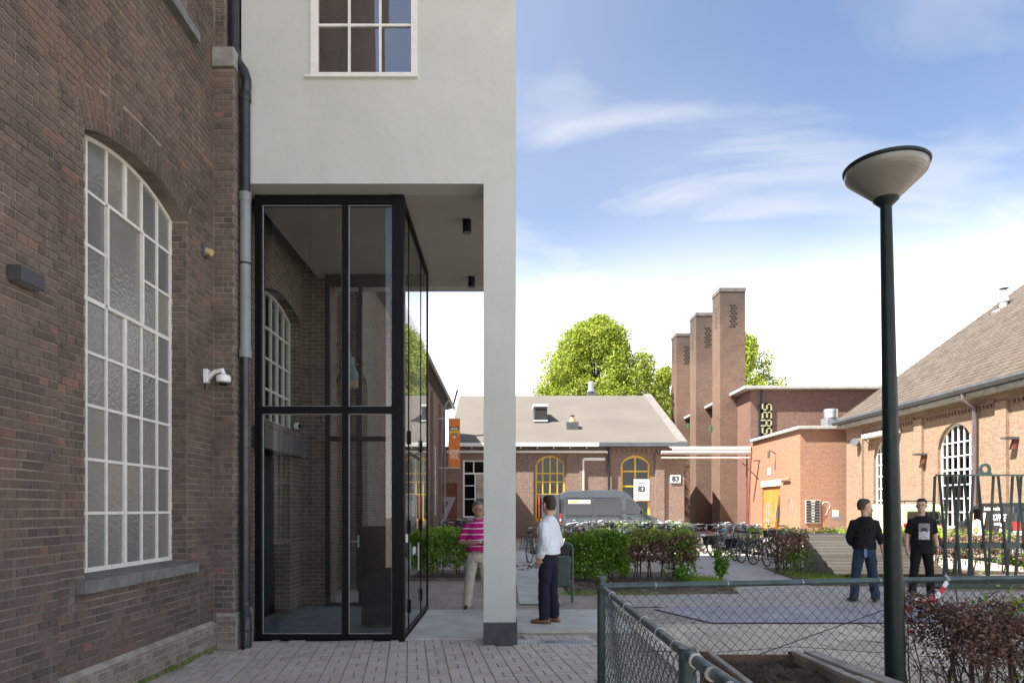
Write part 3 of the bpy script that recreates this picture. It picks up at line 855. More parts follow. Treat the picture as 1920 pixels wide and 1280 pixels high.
# right side, seen at a low angle
sy_ = [GY + .15, 9.20, 10.52, GB - .07]
for y in (9.20, 10.52): frame('side_post', GX1 - .036, GX1 - .022, y - .016, y + .016, .03, 5.56)
frame('post', GX1 - .045, GX1 - .016, GB - .07, GB, 0, 5.598)
frame('side_rail', GX1 - .07, GX1 - .004, GY + .15, GB - .07, 5.545, 5.597); frame('side_rail', GX1 - .07, GX1 - .004, GY + .15, GB - .07, 0.004, .055)
for i in range(3):
    a, b = sy_[i] + (.016 if i else 0), sy_[i + 1] - (.016 if i < 2 else 0)
    zs_ = [.055, 2.42, 5.545] if i == 1 else [.055, 5.545]
    for j in range(len(zs_) - 1):
        mb = MB(); mb.quad((GX1 - .03, a, zs_[j]), (GX1 - .03, b, zs_[j]), (GX1 - .03, b, zs_[j + 1]), (GX1 - .03, a, zs_[j + 1])); mb.build('side_pane', M['pane_dark'], GE)
frame('side_rail', GX1 - .036, GX1 - .02, 9.216, 10.504, 2.40, 2.44)
for y in (9.22, 10.49):
    for z in (.35, 1.42, 2.62): frame('hinge', GX1 - .021, GX1 - .002, y - .03, y + .03, z - .09, z + .09)
hp = MB().box(GX1 - .028, GX1 - .018, 9.62, 9.86, 1.02, 1.12).build('handle_plate', M['white_plastic'], GE)
MB().tube([(GX1 + .025, 9.80, .78), (GX1 + .025, 9.80, 1.18)], .013, 10).build('pull_bar', M['galv'], hp, smooth=True)
MB().tube([(GX1 - .02, 9.80, 1.0), (GX1 + .025, 9.80, 1.0)], .008, 8).build('stud', M['galv'], hp)
MB().box(GX1 - .028, GX1 - .006, 8.86, 8.98, 1.22, 1.33).build('card_reader', M['white_plastic'], GE, bevel=.004)
# far end of the box
for x0, x1 in ((-3.02, -2.94), (-2.46, -2.40), (-1.93, -1.85)): frame('end_post', x0, x1, GB, GB + .08, 0, 5.4)
frame('end_rail', -3.02, -1.35, GB + .002, GB + .078, 5.4, 5.598); frame('end_rail', -2.94, -1.93, GB + .004, GB + .074, 2.80, 2.88); frame('end_rail', -2.94, -1.93, GB + .004, GB + .074, .01, .09)
for a, b in ((-2.94, -2.46), (-2.40, -1.93), (-1.85, -1.35)):
    for z0, z1 in ((.09, 2.80), (2.88, 5.4)):
        mb = MB(); mb.quad((a, GB + .04, z0), (b, GB + .04, z0), (b, GB + .04, z1), (a, GB + .04, z1)); mb.build('end_pane', M['pane'], GE)
eh = MB().box(-2.475, -2.445, GB - .012, GB - .001, 1.02, 1.22).build('handle_plate', M['galv'], GE)
MB().tube([(-2.46, GB - .01, 1.12), (-2.46, GB - .06, 1.12), (-2.57, GB - .06, 1.12)], .010, 8).build('lever', M['galv'], eh)
MB().box(-3.45, -1.345, GY + .12, GB, 0.0, .03).build('floor', mat('entrance_floor', (0.16, 0.195, 0.20), 0.45, var=0.12, world=True), GE)
t = empty('dark_panel_box', (-1.72, 9.6, 0.03), 'dark upright box standing in for a dark panel in the glass entrance', 'cabinet')  # box made up in place of a dark panel behind the glass
MB().box(-1.98, -1.55, 9.4, 9.8, .07, 1.42).build('body', M['black_frame'], t, bevel=.006)
MB().box(-1.97, -1.56, 9.395, 9.40, .10, 1.39).build('door', M['black_frame'], t)
MB().box(-1.95, -1.58, 9.42, 9.78, .03, .07).build('foot', M['black'], t)
t = empty('dome_light', (-3.40, 10.9, 2.98), 'small white round fitting on the brick inside the entrance', 'fitting')
MB().cyl((-3.45, 11.2, 3.02), (-3.39, 11.2, 3.02), .055, .055, 16).build('base', M['white_plastic'], t, smooth=True)
MB().cyl((-3.39, 11.2, 3.02), (-3.34, 11.19, 3.02), .035, .03, 14).build('sensor_eye', M['black'], t, smooth=True)
t = empty('wall_lantern', (-3.0, 13.3, 3.75), 'grey green bell shaped lantern on the brick wall behind the glass', 'lantern')
M['lantern'] = mat('lantern_paint', (0.13, 0.17, 0.17), 0.5)
lx, ly = -3.02, 13.2
MB().lathe((lx, ly, 4.10), [(.27, 0), (.26, .02), (.10, .34), (.11, .36), (.10, .48), (.05, .52), (.02, .62)], 20).build('shade', M['lantern'], t, smooth=True)
MB().lathe((lx, ly, 4.07), [(.0, -.09), (.10, -.08), (.20, -.04), (.26, .03)], 20, cap=False).build('bowl', mat('lantern_bowl', (0.5, 0.34, 0.24), 0.3), t, smooth=True)
MB().tube([(lx, ly, 4.70), (lx - .10, ly + .02, 4.88), (-3.46, ly + .05, 4.80)], .018, 8).build('bracket', M['lantern'], t, smooth=True)
MB().box(lx - .3, lx + .3, ly - .012, ly + .012, 4.44, 4.48).build('cross_arm', M['lantern'], t)
t = empty('drainpipe', (-3.05, 14.0, 0), 'black drainpipe on the brick wall seen through the entrance glass', 'drainpipe')
MB().tube([(-3.0, 14.02, 0), (-3.0, 14.02, 6.0), (-3.05, 14.05, 6.2), (-3.2, 14.1, 6.35)], .06, 12).build('pipe', M['pipe_black'], t, smooth=True)
for z in (1.2, 3.2, 5.2): MB().lathe((-3.0, 14.02, z), [(.066, 0), (.072, .005), (.072, .03), (.066, .035)], 12).build('bracket', M['pipe_black'], t)

# ------------------------------------------------------------------ ground
def sheet(name, poly, z, mt, kind='structure', parent=None, thick=None):
    mb = MB()
    if thick: mb.prism(poly, 'z', z - thick, z)
    else: mb.add([(x, y, z) for x, y in poly], [tuple(range(len(poly)))])
    return mb.build(name, mt, parent, kind=kind)
def rect(x0, x1, y0, y1): return [(x0, y0), (x1, y0), (x1, y1), (x0, y1)]
M['ground_pave'] = brick_mat('ground_brick_paving', (0.442, 0.370, 0.295), (0.361, 0.304, 0.245), (0.246, 0.213, 0.170), w=0.21, h=0.105, ms=0.004, stain=0.3, flat=True, bump=0.4, stain_c=(0.197, 0.163, 0.125), sscale=0.5)
M['tile_tex'] = brick_mat('grey_path_tiles', (0.471, 0.441, 0.388), (0.409, 0.384, 0.341), (0.244, 0.220, 0.187), w=0.30, h=0.30, ms=0.005, stain=0.25, flat=True, bump=0.4, stain_c=(0.278, 0.252, 0.207), sscale=0.4)
M['paver'] = piece_mat('clay_paver', [(0.0, (0.482, 0.420, 0.358)), (0.4, (0.549, 0.482, 0.413)), (0.75, (0.594, 0.526, 0.457)), (1.0, (0.560, 0.515, 0.462))], grime=0.3, grime_c=(0.358, 0.314, 0.264), mottled=0.14, bump=0.3)
M['paver_joint'] = mat('paver_joint', (0.36, 0.32, 0.27), 0.95, var=0.25, vscale=6, world=True, bump=0.4, bscale=150)
M['tile'] = piece_mat('paving_tile', [(0.0, (0.538, 0.476, 0.374)), (0.5, (0.624, 0.554, 0.433)), (1.0, (0.711, 0.625, 0.484))], grime=0.35, grime_c=(0.381, 0.328, 0.245), mottled=0.15, bump=0.35)
M['concrete'] = mat('concrete_slab', (0.535, 0.528, 0.465), 0.85, var=0.12, vscale=1.6, bump=0.3, bscale=40, world=True)
M['asphalt'] = mat('asphalt_strip', (0.363, 0.349, 0.371), 0.9, var=0.12, vscale=1.5, bump=0.5, bscale=90, world=True)
M['soil'] = mat('soil', (0.075, 0.055, 0.042), 0.95, var=0.35, vscale=9, bump=1.0, bscale=45, world=True, spec=0.1)
M['litter_ground'] = mat('planting_soil', (0.16, 0.125, 0.10), 0.95, var=0.3, vscale=7, bump=0.8, bscale=60, world=True, spec=0.1)

ground = sheet('ground', rect(-160, 200, -120, 260), -0.014, M['ground_pave'])
fp = sheet('paving', rect(-3.45, 1.15, 1.5, 8.98), 0.0, M['paver_joint'])
def paver_items(x0, x1, y0, y1, a, b, top, ang, skip=None):
    """Basket weave of a x b pavers, turned by ang."""
    out = []
    ca, sa = math.cos(ang), math.sin(ang)
    cxm, cym = (x0 + x1) / 2, (y0 + y1) / 2
    n = int(max(x1 - x0, y1 - y0) / a) + 4
    for i in range(-n, n):
        for j in range(-n, n):
            for k in range(2):
                if (i + j) % 2: lx, ly, w_, h_ = i * a, j * a + (k - .5) * b, a, b
                else: lx, ly, w_, h_ = i * a + (k - .5) * b, j * a, b, a
                x, y = cxm + lx * ca - ly * sa, cym + lx * sa + ly * ca
                if not (x0 + .03 < x < x1 - .03 and y0 + .03 < y < y1 - .03): continue
                if skip and skip(x, y): continue
                c = (x, y, top + random.uniform(-.0012, .0012))
                out.append((1 / y ** 2 if in_view(c) else 0, c, (ca, sa, 0), (-sa, ca, 0), (0, 0, 1), w_ - .0065, h_ - .0065))
    return out
it = paver_items(-3.42, 1.12, 5.6, 8.95, 0.21, 0.105, 0.014, R(8), lambda x, y: (x < -3.1 and y > 7.95) or (-.28 < x < .16 and y > 8.24) or (x < GX1 + .06 and y > 8.53))
lay_pieces(fp, it, 'paver', 'paver_field', M['paver'], ins=0.003, depth=0.03)
sl = sheet('concrete_apron', rect(-1.255, -.02, 8.60, 11.15), 0.02, M['concrete'], thick=.05)
sheet('concrete_slab', rect(-.012, 1.72, 9.22, 11.15), 0.024, M['concrete'], thick=.05)
mb = MB(); mb.box(.16, 1.10, 8.33, 8.52, 0.0, .021)
g_ = mb.build('drain_channel', M['galv'], None, kind='structure')
for i in range(22): MB().box(.18 + i * .042, .196 + i * .042, 8.345, 8.505, .0211, .028).build('grate_bar', M['pipe_grey'], g_)
# tiled pavement on the far side of the wire fence
tp = sheet('tiled_pavement', rect(1.72, 16, 5.0, 13.6), -0.004, M['paver_joint'])
it = []
for i in range(0, 34):
    for j in range(0, 12):
        x, y = 1.90 + i * .30, 6.30 + j * .30
        c = (x, y, .018 + random.uniform(-.003, .003))
        it.append((1 / y ** 2 if in_view(c) else 0, c, (1, 0, 0), (0, 1, 0), (0, 0, 1), .292, .292))
lay_pieces(tp, it, 'paving_tile', 'paving_tile_field', M['tile'], ins=0.004, depth=0.02)
sheet('asphalt_strip', [(2.45, 11.3), (3.0, 9.9), (16, 9.9), (16, 11.5), (2.7, 11.5)], 0.016, M['asphalt'])
sheet('tile_path', [(1.8, 11.55), (16, 11.55), (16, 13.3), (8.9, 13.6), (9.1, 17), (8.9, 27), (4.9, 27), (4.6, 15), (4.5, 13.4), (1.8, 13.0)], 0.012, M['tile_tex'])
sheet('concrete_path', rect(.25, 1.0, 11.9, 27.0), 0.008, M['concrete'])
kb = sheet('planting_bed', rect(1.25, 4.55, 13.3, 17.6), 0.05, M['litter_ground'], thick=.07)
sheet('planting_bed', rect(-3.2, -.35, 15.9, 18.2), 0.05, M['litter_ground'], thick=.07)
sheet('planting_bed', [(6.6, 14.7), (15.5, 13.9), (15.5, 16.2), (11.5, 19.2), (7.2, 19.0)], 0.04, M['litter_ground'], thick=.06)
sheet('kerb', rect(-3.2, 12, 30.0, 30.3), 0.12, M['concrete'], thick=.14)
sheet('enclosure_ground', rect(.74, 9, .5, 5.0), -0.008, M['litter_ground'])

# ------------------------------------------------------------------ long wing beyond the tall building
WG = empty('brick_wing', (-3.5, 29, 0), 'long lower brick wing with dark eave behind the entrance', 'building')
MB().box(-9, -3.5, 18.0, 40.0, 0, 7.5).build('wall', M['brick_wing'], WG)
for y in (20, 24, 28, 32, 36): MB().box(-3.5, -3.36, y, y + .6, 0, 7.2).build('pilaster', M['brick_wing'], WG)
mb = MB(); mb.prism([(-3.08, 7.66), (-3.08, 7.80), (-9.2, 11.6), (-9.2, 11.4), (-3.5, 7.55)], 'y', 17.9, 40.6)
M['dark_roof'] = mat('dark_roof', (0.07, 0.068, 0.07), 0.8, var=0.2, world=True, bump=0.3)
rf = mb.build('roof', M['dark_roof'], WG)
MB().tube([(-3.02, 17.95, 7.66), (-3.02, 40.6, 7.66)], .085, 10).build('gutter', M['pipe_grey'], WG, smooth=True)
MB().obox((-2.95, 40.35, 8.2), (.05, 0, 0), (0, .12, 0), (.14, 0, .52)).build('verge_board', M['pipe_black'], WG)
for y in (26.5, 36.9): MB().tube([(-3.27, y, 0.05), (-3.27, y, 7.2), (-3.05, y, 7.6)], .055, 8).build('downpipe', M['pipe_grey'], WG, smooth=True)
for y in (21.5, 25.5, 29.5, 33.5):
    A_ = Arch(y - .8, y + .8, 4.6, .25)
    arched_window(WG, Pmap(-3.47, '+x'), A_, 1.4, [y - .27, y + .27], [2.5, 3.5], .06, .05, .05, (M['white_paint'], M['dark_room']), pane_d=-.025)

bn = empty('banner', (-2.75, 36.0, 0), 'tall orange banner with white lettering hung from the brick wing', 'banner')
M['orange_cloth'] = mat('orange_cloth', (0.72, 0.20, 0.045), 0.8, var=0.05)
bx0, bx1, bz0, bz1 = PX(841, 36), PX(862.5, 36), PZ(876, 36), PZ(785, 36)
MB().box(bx0, bx1, 35.99, 36.01, bz0, bz1).build('cloth', M['orange_cloth'], bn)
for z in (bz1 + .02, bz0 - .02): MB().tube([(-3.5, 36, z), (bx1 + .04, 36, z)], .02, 8).build('rod', M['white_paint'], bn)
bc = (bx0 + bx1) / 2
M['yellow'] = mat('yellow_print', (0.80, 0.50, 0.05), 0.7); M['print_white'] = mat('white_print', (0.85, 0.8, 0.76), 0.7, var=.02); M['grey_print'] = mat('grey_print', (0.35, 0.2, 0.15), 0.7)
mb = MB(); mb.box(bc - .26, bc + .26, 35.984, 35.987, PZ(816, 36), PZ(802, 36)); mb.build('print_patch', M['yellow'], bn)
mb = MB(); mb.box(bc - .25, bc + .25, 35.980, 35.983, PZ(806, 36), PZ(800.5, 36)); mb.build('print_band', M['ink'], bn)
mb = MB()
mb.box(bc - .19, bc + .19, 35.976, 35.979, PZ(804.8, 36), PZ(802.2, 36))
mb.build('print_mark', M['print_white'], bn)
mb = MB()
for s_, py, sz_ in (('LEKKER', 845, .155), ('BUURT', 849.5, .155), ('EN &', 854, .155), ('COOL', 858.3, .155)):
    text_on(mb, s_, sz_, (bc, 35.978, PZ(py, 36)), (1, 0, 0), (0, 0, 1), offset=.004)
mb.build('lettering', M['print_white'], bn, kind='stuff')
mb = MB(); mb.box(bc - .07, bc + .07, 35.978, 35.981, PZ(820.5, 36), PZ(817.5, 36)); mb.build('print_dots', M['print_white'], bn)
mb = MB(); mb.box(bc - .16, bc + .2, 35.978, 35.981, PZ(816, 36), PZ(811.5, 36)); mb.build('print_mark', M['grey_print'], bn)

nb = empty('steel_sign', (-3.1, 38.0, 0), 'rust brown steel panel with a large pale 7', 'sign')
M['rust'] = mat('rust_steel', (0.145, 0.045, 0.028), 0.8, var=0.3, vscale=1.5, bump=0.2)
mb = MB(); mb.box(PX(819, 38), PX(857, 38), 38.0, 38.06, .0, PZ(905, 38)); mb.build('panel', M['rust'], nb)
mb = MB(); text_on(mb, '7', 2.15, (PX(836, 38), 37.985, PZ(960, 38)), (1, 0, 0), (0, 0, 1), extrude=.012, offset=.03); mb.build('numeral', mat('numeral_steel', (0.30, 0.29, 0.29), 0.45, metal=.3), nb)

# ------------------------------------------------------------------ workshop 83
YW = 40.0
WS = empty('workshop', (3.5, YW, 0), 'low brick workshop with beige roof and yellow framed arched windows', 'building')
WX0, WX1, WZE = -3.49, 10.5, 5.35
A1 = Arch(PX(1004, YW), PX(1059, YW), 4.28, .55); A2 = Arch(PX(1164, YW), PX(1219, YW), 4.28, .55)
wl_ = [PX(868, YW), PX(913, YW)]
mb = MB()
def wall_y(x0, x1, z0, z1, d=0.0): mb.box(x0, x1, YW - d, YW + .35, z0, z1)
wall_y(WX0, wl_[0], 0, WZE); wall_y(wl_[1], A1.u0, 0, WZE); wall_y(A1.u1, A2.u0, 0, WZE); wall_y(A2.u1, WX1, 0, WZE)
wall_y(wl_[0], wl_[1], 0, PZ(970, YW)); wall_y(wl_[0], wl_[1], PZ(862, YW), WZE)
wall_y(A1.u0, A1.u1, 0, 1.0)
for A_ in (A1, A2): mb.prism([(A_.u1, WZE), (A_.u0, WZE)] + A_.pts(A_.u0, A_.u1, 14), 'y', YW, YW + .35)
mb.build('wall', M['brick_work'], WS)
mb = MB(); mb.prism([(YW + .35, 0), (59, 0), (59, 5.35), (49.6, 9.75), (YW + .35, 5.45)], 'x', WX1 - .3, WX1); mb.build('gable_wall', M['brick_work'], WS)
MB().box(WX0, WX1 - .3, YW + 1.2, YW + 1.3, 0, WZE).build('inner_wall', M['dark_room'], WS)
for x0, x1, d in ((PX(1092, YW) - .2, PX(1092, YW), .10), (PX(1146, YW), PX(1162, YW), .0), (PX(1228, YW), PX(1245, YW), .12), (PX(968, YW), PX(1000, YW), .08), (PX(1062, YW), PX(1090, YW), .06)):
    if d: MB().box(x0, x1, YW - d, YW, 0, 4.95).build('pilaster', M['brick_work'], WS)
M['felt'] = mat('beige_felt', (0.120, 0.105, 0.088), 0.9, var=0.06, vscale=0.35, world=True, bump=0.3, bscale=30)
mb = MB(); mb.prism([(39.64, 5.42), (39.64, 5.52), (49.6, 9.92), (49.6, 9.80)], 'x', -3.3, WX1 - .05)
rf = mb.build('roof', M['felt'], WS)
mb = MB(); mb.prism([(49.6, 9.80), (49.6, 9.92), (59.4, 5.5), (59.4, 5.4)], 'x', -3.3, WX1 - .05); mb.build('rear_roof', M['felt'], WS)
for i in range(1, 7):
    f0, f1 = i / 7 - .002, i / 7 + .002
    mb = MB(); mb.prism([(39.64 + 10.18 * f0, 5.52 + 4.40 * f0 + .001), (39.64 + 10.18 * f1, 5.52 + 4.40 * f1 + .001), (39.64 + 10.18 * f1, 5.53 + 4.40 * f1), (39.64 + 10.18 * f0, 5.53 + 4.40 * f0)], 'x', -3.3, WX1 - .4); mb.build('felt_seam', M['felt'], rf)
mb = MB(); mb.prism([(39.62, 5.45), (39.62, 5.62), (49.6, 10.06), (49.6, 9.85)], 'x', WX1 - .45, WX1 + .08); mb.build('verge_coping', mat('coping', (0.17, 0.155, 0.14), 0.85, world=True), WS)
mb = MB(); mb.prism([(49.6, 9.85), (49.6, 10.06), (59.4, 5.62), (59.4, 5.45)], 'x', WX1 - .45, WX1 + .08); mb.build('verge_coping', M['felt'], WS)
MB().box(-3.3, PX(1124, 39.4), 39.47, 39.64, 5.30, 5.52).build('gutter', M['white_paint'], WS, bevel=.02)
MB().box(PX(1124, 39.4) + .01, PX(1292, 39.4), 39.47, 39.64, 5.30, 5.55).build('gutter', mat('dark_gutter', (0.10, 0.11, 0.125), 0.5), WS, bevel=.02)
MB().box(-3.3, WX1, 39.64, YW + .1, 5.28, 5.40).build('eave_board', M['dark_grey'], WS)
mb = MB()
for i in range(46):
    x = -3.0 + i * .29
    if x < WX1 - .2: mb.box(x, x + .14, YW - .09, YW, 4.98, 5.20)
mb.box(WX0, WX1, YW - .10, YW, 5.20, 5.28)
mb.build('corbel_table', M['brick_work'], WS, kind='stuff')
for i in range(9): MB().box(-2.9 + i * .95, -2.86 + i * .95, 39.50, YW, 5.20, 5.29).build('gutter_bracket', M['white_paint'], WS)
MB().tube([(-3.4, YW - .2, PZ(847, YW)), (PX(1136, YW), YW - .2, PZ(847, YW)), (PX(1139, YW), YW - .1, PZ(849, YW))], .075, 10).build('pipe', M['white_paint'], WS, smooth=True)
MB().tube([(PX(1141, YW), YW - .16, 0), (PX(1141, YW), YW - .16, 5.3)], .075, 10).build('downpipe', M['pipe_black'], WS, smooth=True)
mb = MB(); mb.box(PX(1092, YW), PX(1095, YW), YW - .11, YW, 0, PZ(860, YW)); mb.box(PX(1095, YW), PX(1134, YW), YW - .12, YW, PZ(863, YW), PZ(858, YW)); mb.build('lintel', M['white_paint'], WS)
M['yellow_frame'] = mat('yellow_frame', (0.74, 0.46, 0.03), 0.45, var=.05)
M['win_dark'] = glass_mat('workshop_glass', (0.30, 0.32, 0.31), 0.035)
du = (A1.u1 - A1.u0) / 4
arched_window(WS, Pmap(YW + .12, '-y'), A1, 1.0, [A1.u0 + du * i for i in (1, 2, 3)], [PZ(926, YW), PZ(903, YW), PZ(887, YW)], .10, .07, .08, (M['yellow_frame'], M['win_dark']), pane_d=-.04)
y2 = arched_window(WS, Pmap(YW + .12, '-y'), A2, 0.15, [A2.c], [PZ(938, YW), PZ(911, YW), PZ(883, YW)], .12, .085, .08, (M['yellow_frame'], M['win_dark']), pane_d=-.04)
mb = MB(); P_ = Pmap(YW + .1, '-y')
a, b, lo, hi = wl_[0], wl_[1], PZ(970, YW), PZ(862, YW)
zt = PZ(887, YW)
for q in ((a, a + .09, lo, hi), (b - .09, b, lo, hi), (a + .09, b - .09, lo, lo + .09), (a + .09, b - .09, hi - .09, hi), (a + .09, b - .09, zt - .05, zt + .05)): pbox(mb, P_, *q, -.07, 0)
ww = mb.build('window', M['white_paint'], WS)
um = PX(891, YW)
for q in ((um - .04, um + .04, lo + .09, zt - .05), (a + .09, um - .04, PZ(935, YW) - .025, PZ(935, YW) + .025), (a + .09, um - .04, PZ(910, YW) - .025, PZ(910, YW) + .025), (PX(888, YW) - .03, PX(888, YW) + .03, zt + .05, hi - .09)):
    mb = MB(); pbox(mb, P_, *q, -.06, -.004); mb.build('glazing_bar', M['white_paint'], ww)
for q in ((a + .09, um - .04, lo + .09, zt - .05), (um + .04, b - .09, lo + .09, zt - .05), (a + .09, b - .09, zt + .05, hi - .09)):
    mb = MB(); ppoly(mb, P_, [(q[0], q[2]), (q[1], q[2]), (q[1], q[3]), (q[0], q[3])], -.04); mb.build('pane', M['win_dark'], ww)
mb = MB(); pbox(mb, P_, um + .06, b - .1, PZ(934, YW), PZ(889, YW), -.03, -.02); mb.build('poster', mat('window_poster', (0.42, 0.32, 0.25), 0.7, var=.2, vscale=2), ww)
# on the roof
t = empty('roof_skylight', (PX(1013, 44), 44.0, 7.4), 'white topped box skylight on the beige roof', 'skylight')
def roofz(y): return 5.52 + (y - 39.64) * 4.40 / 10.18
x0, x1 = PX(1001, 43.4), PX(1026, 43.4)
mb = MB(); mb.prism([(43.35, roofz(43.35) - .02), (43.35, roofz(43.35) + 1.05), (44.9, roofz(43.35) + 1.05), (44.9, roofz(44.9) - .02)], 'x', x0, x1); mb.build('curb', M['dark_grey'], t)
MB().box(x0 - .05, x1 + .05, 43.25, 45.0, roofz(43.35) + 1.05, roofz(43.35) + 1.2).build('cap', M['white_paint'], t, bevel=.02)
MB().box(x0 + .06, x1 - .06, 43.33, 43.348, roofz(43.35) + .22, roofz(43.35) + .95).build('pane', M['dark_room'], t)
MB().box(x0 - .03, x1 + .03, 43.28, 43.349, roofz(43.35) + .12, roofz(43.35) + .2).build('sill', M['white_paint'], t)
t = empty('roof_chimney', (PX(1073, 42.5), 42.5, 6.8), 'small stub chimney with terracotta pot on the beige roof', 'chimney')
xc = PX(1073, 42.3)
mb = MB(); mb.prism([(42.0, roofz(42.0) - .02), (42.0, roofz(42.6) + .25), (42.6, roofz(42.6) + .25), (42.6, roofz(42.6) - .02)], 'x', xc - .36, xc + .36); mb.build('base', M['dark_grey'], t)
MB().lathe((xc, 42.3, roofz(42.6) + .25), [(.22, 0), (.20, .08), (.10, .3), (.12, .32), (.10, .36)], 14).build('pot', mat('terracotta', (0.55, 0.3, 0.16), .8), t, smooth=True)
mb = MB(); mb.lathe((xc, 42.3, roofz(42.6) + .64), [(.14, 0), (.16, .03), (.05, .08)], 14); mb.build('cowl', M['dark_grey'], t, smooth=True)
MB().cyl((xc, 42.3, roofz(42.6) + .58), (xc, 42.3, roofz(42.6) + .66), .02, .02, 8).build('stem', M['dark_grey'], t)
t = empty('ridge_vent', (PX(1108, 49.9), 49.9, 9.8), 'silver vent cylinder on a dark box at the roof ridge', 'vent')
xc = PX(1108.5, 49.9)
MB().box(xc - .28, xc + .28, 49.7, 50.2, 9.6, 10.25).build('curb', M['dark_grey'], t)
MB().lathe((xc, 49.95, 10.25), [(.3, 0), (.3, .12), (.2, .14), (.2, .5), (.22, .52), (.22, .72), (.1, .78)], 16).build('cylinder', M['galv'], t, smooth=True)
for nm, x, py, w_, h_, ts, lab in (('number_sign', 1267.5, 897.5, .60, .46, .44, 'small white square sign with 83 on the pilaster at the right'), ('number_sign', 1204, 918, .92, 1.24, .46, 'large white board with 83 beside the van in the yellow doorway')):
    xs, z = PX(x, YW - .15), PZ(py, YW - .15)
    t = empty(nm, (xs, YW - .15, z - h_ / 2), lab, 'sign')
    yy = YW - .02 if w_ < .7 else YW + .02
    MB().box(xs - w_ / 2, xs + w_ / 2, yy - .04, yy, z - h_ / 2, z + h_ / 2).build('board', M['white'], t, bevel=.015)
    mb = MB(); text_on(mb, '83', ts * .95, (xs, yy - .043, z + (.0 if w_ < .7 else .04)), (1, 0, 0), (0, 0, 1), offset=.022); mb.build('numerals', M['ink'], t, kind='stuff')
    if w_ > .7:
        mb = MB(); mb.box(xs - .2, xs + .2, yy - .043, yy - .041, z + .38, z + .42); mb.build('print_line', M['ink'], t)

# ------------------------------------------------------------------ three chimney towers and the boiler house
TX, TW, TT = 14.8, 1.73, 16.9
M['void'] = mat('vent_void', (0.015, 0.014, 0.013), 0.95)
for k, (y, lab) in enumerate(((47.0, 'nearest and tallest looking of the three square brick chimney towers'), (52.9, 'middle one of the three square brick chimney towers'), (59.0, 'farthest and lowest looking of the three square brick chimney towers'))):
    t = empty('chimney_tower', (TX, y, 0), lab, 'chimney', 'square brick chimney towers in a row')
    MB().box(TX, TX + TW, y, y + TW, 0, TT - .25).build('shaft', M['brick_tower'], t)
    MB().box(TX - .04, TX + TW + .04, y - .04, y + TW + .04, TT - .25, TT).build('crown', mat('tower_crown', (0.12, 0.105, 0.095), .9, var=.2, world=True), t)
    for r in range(9):
        for c in range(2 + 0):
            x = TX + TW / 2 - .02 + (c * .24) + (.12 if r % 2 else 0) - .12
            MB().box(x - .085, x + .085, y - .012, y + .02, TT - 2.7 + r * .18, TT - 2.7 + r * .18 + .11).build('vent_slot', M['void'], t)
    for r in range(9):
        yy = y + TW / 2 + (.12 if r % 2 else -.05)
        MB().box(TX - .012, TX + .02, yy - .06, yy + .06, TT - 2.6 + r * .165, TT - 2.5 + r * .165).build('vent_slot', M['void'], t)
    MB().lathe((TX + TW * .45, y + TW * .5, TT), [(.12, 0), (.12, .12), (.2, .14), (.05, .2)], 10).build('pot', M['galv'], t, smooth=True)
    if k < 2:
        MB().box(TX + .22 - .3, TX + .22 + .02, y + TW + .2, y + TW + .5, PZ(806 if k == 0 else 780, 48), PZ(795 if k == 0 else 770, 48)).build('junction_box', mat('green_box', (0.05, 0.13, 0.07), .5), t)
BH = empty('boiler_house', (16.0, 44.5, 0), 'tall flat roofed brick boiler house behind the chimney towers', 'building')
HX, HY0, HZ = 16.0, 44.5, 9.45
mb = MB(); mb.box(HX, 27.0, HY0, HY0 + .4, 0, HZ); mb.box(HX, HX + .4, HY0 + .4, 64, 0, HZ); mb.box(26.6, 27, HY0 + .4, 64, 0, HZ); mb.box(HX + .4, 26.6, 63.6, 64, 0, HZ)
mb.build('wall', M['brick_back'], BH)
M['trim_dull'] = mat('dull_trim', (0.40, 0.385, 0.36), .6, var=.12, world=True)
MB().box(HX - .55, 27.4, HY0 - .45, 64.4, HZ, HZ + .20).build('roof', M['trim_dull'], BH, bevel=.03)
MB().box(HX + .62, HX + .78, HY0 - .06, HY0, 0, HZ).build('downpipe', M['pipe_black'], BH)
for y in (49.6, 55.6): MB().box(HX - .05, HX, y, y + 1.6, 5.2, 8.6).build('louvre', M['dark_room'], BH)
sxx, syy = PX(1437.5, HY0 - .1), PZ(786, HY0 - .1)
sg = empty('letter_sign', (sxx, HY0 - .1, syy - 1), 'sideways yellow green letter sign fixed high on the boiler house', 'sign')
M['sign_yellow'] = mat('sign_yellow', (0.34, 0.34, 0.19), .5)
lw_, lh_ = .36, .56
glyph = {'S': [[(lw_, lh_), (0, lh_), (0, lh_ / 2), (lw_, lh_ / 2), (lw_, 0), (0, 0)]], 'E': [[(lw_, lh_), (0, lh_), (0, 0), (lw_, 0)], [(0, lh_ / 2), (lw_ * .85, lh_ / 2)]], 'A': [[(0, -.06), (0, lh_), (lw_, lh_), (lw_, -.06)], [(0, lh_ * .45), (lw_, lh_ * .45)]]}
for i_, ch in enumerate('SEAS'):
    u0_ = -.98 + i_ * .52
    for off_, th_, mt_, nm_ in ((-.14, .085, M['sign_yellow'], 'letter'), (-.05, .17, M['ink'], 'letter_back')):
        mb = MB()
        for ln_ in glyph[ch]:
            for p_, q_ in zip(ln_[:-1], ln_[1:]):
                z_a, z_b = sorted((syy - (u0_ + p_[0]), syy - (u0_ + q_[0]))); x_a, x_b = sorted((sxx - .28 + p_[1], sxx - .28 + q_[1]))
                mb.box(x_a - th_ / 2, x_b + th_ / 2, HY0 + off_ - .03, HY0 + off_ + .03, z_a - th_ / 2, z_b + th_ / 2)
        mb.build(nm_, mt_, sg, kind='stuff')
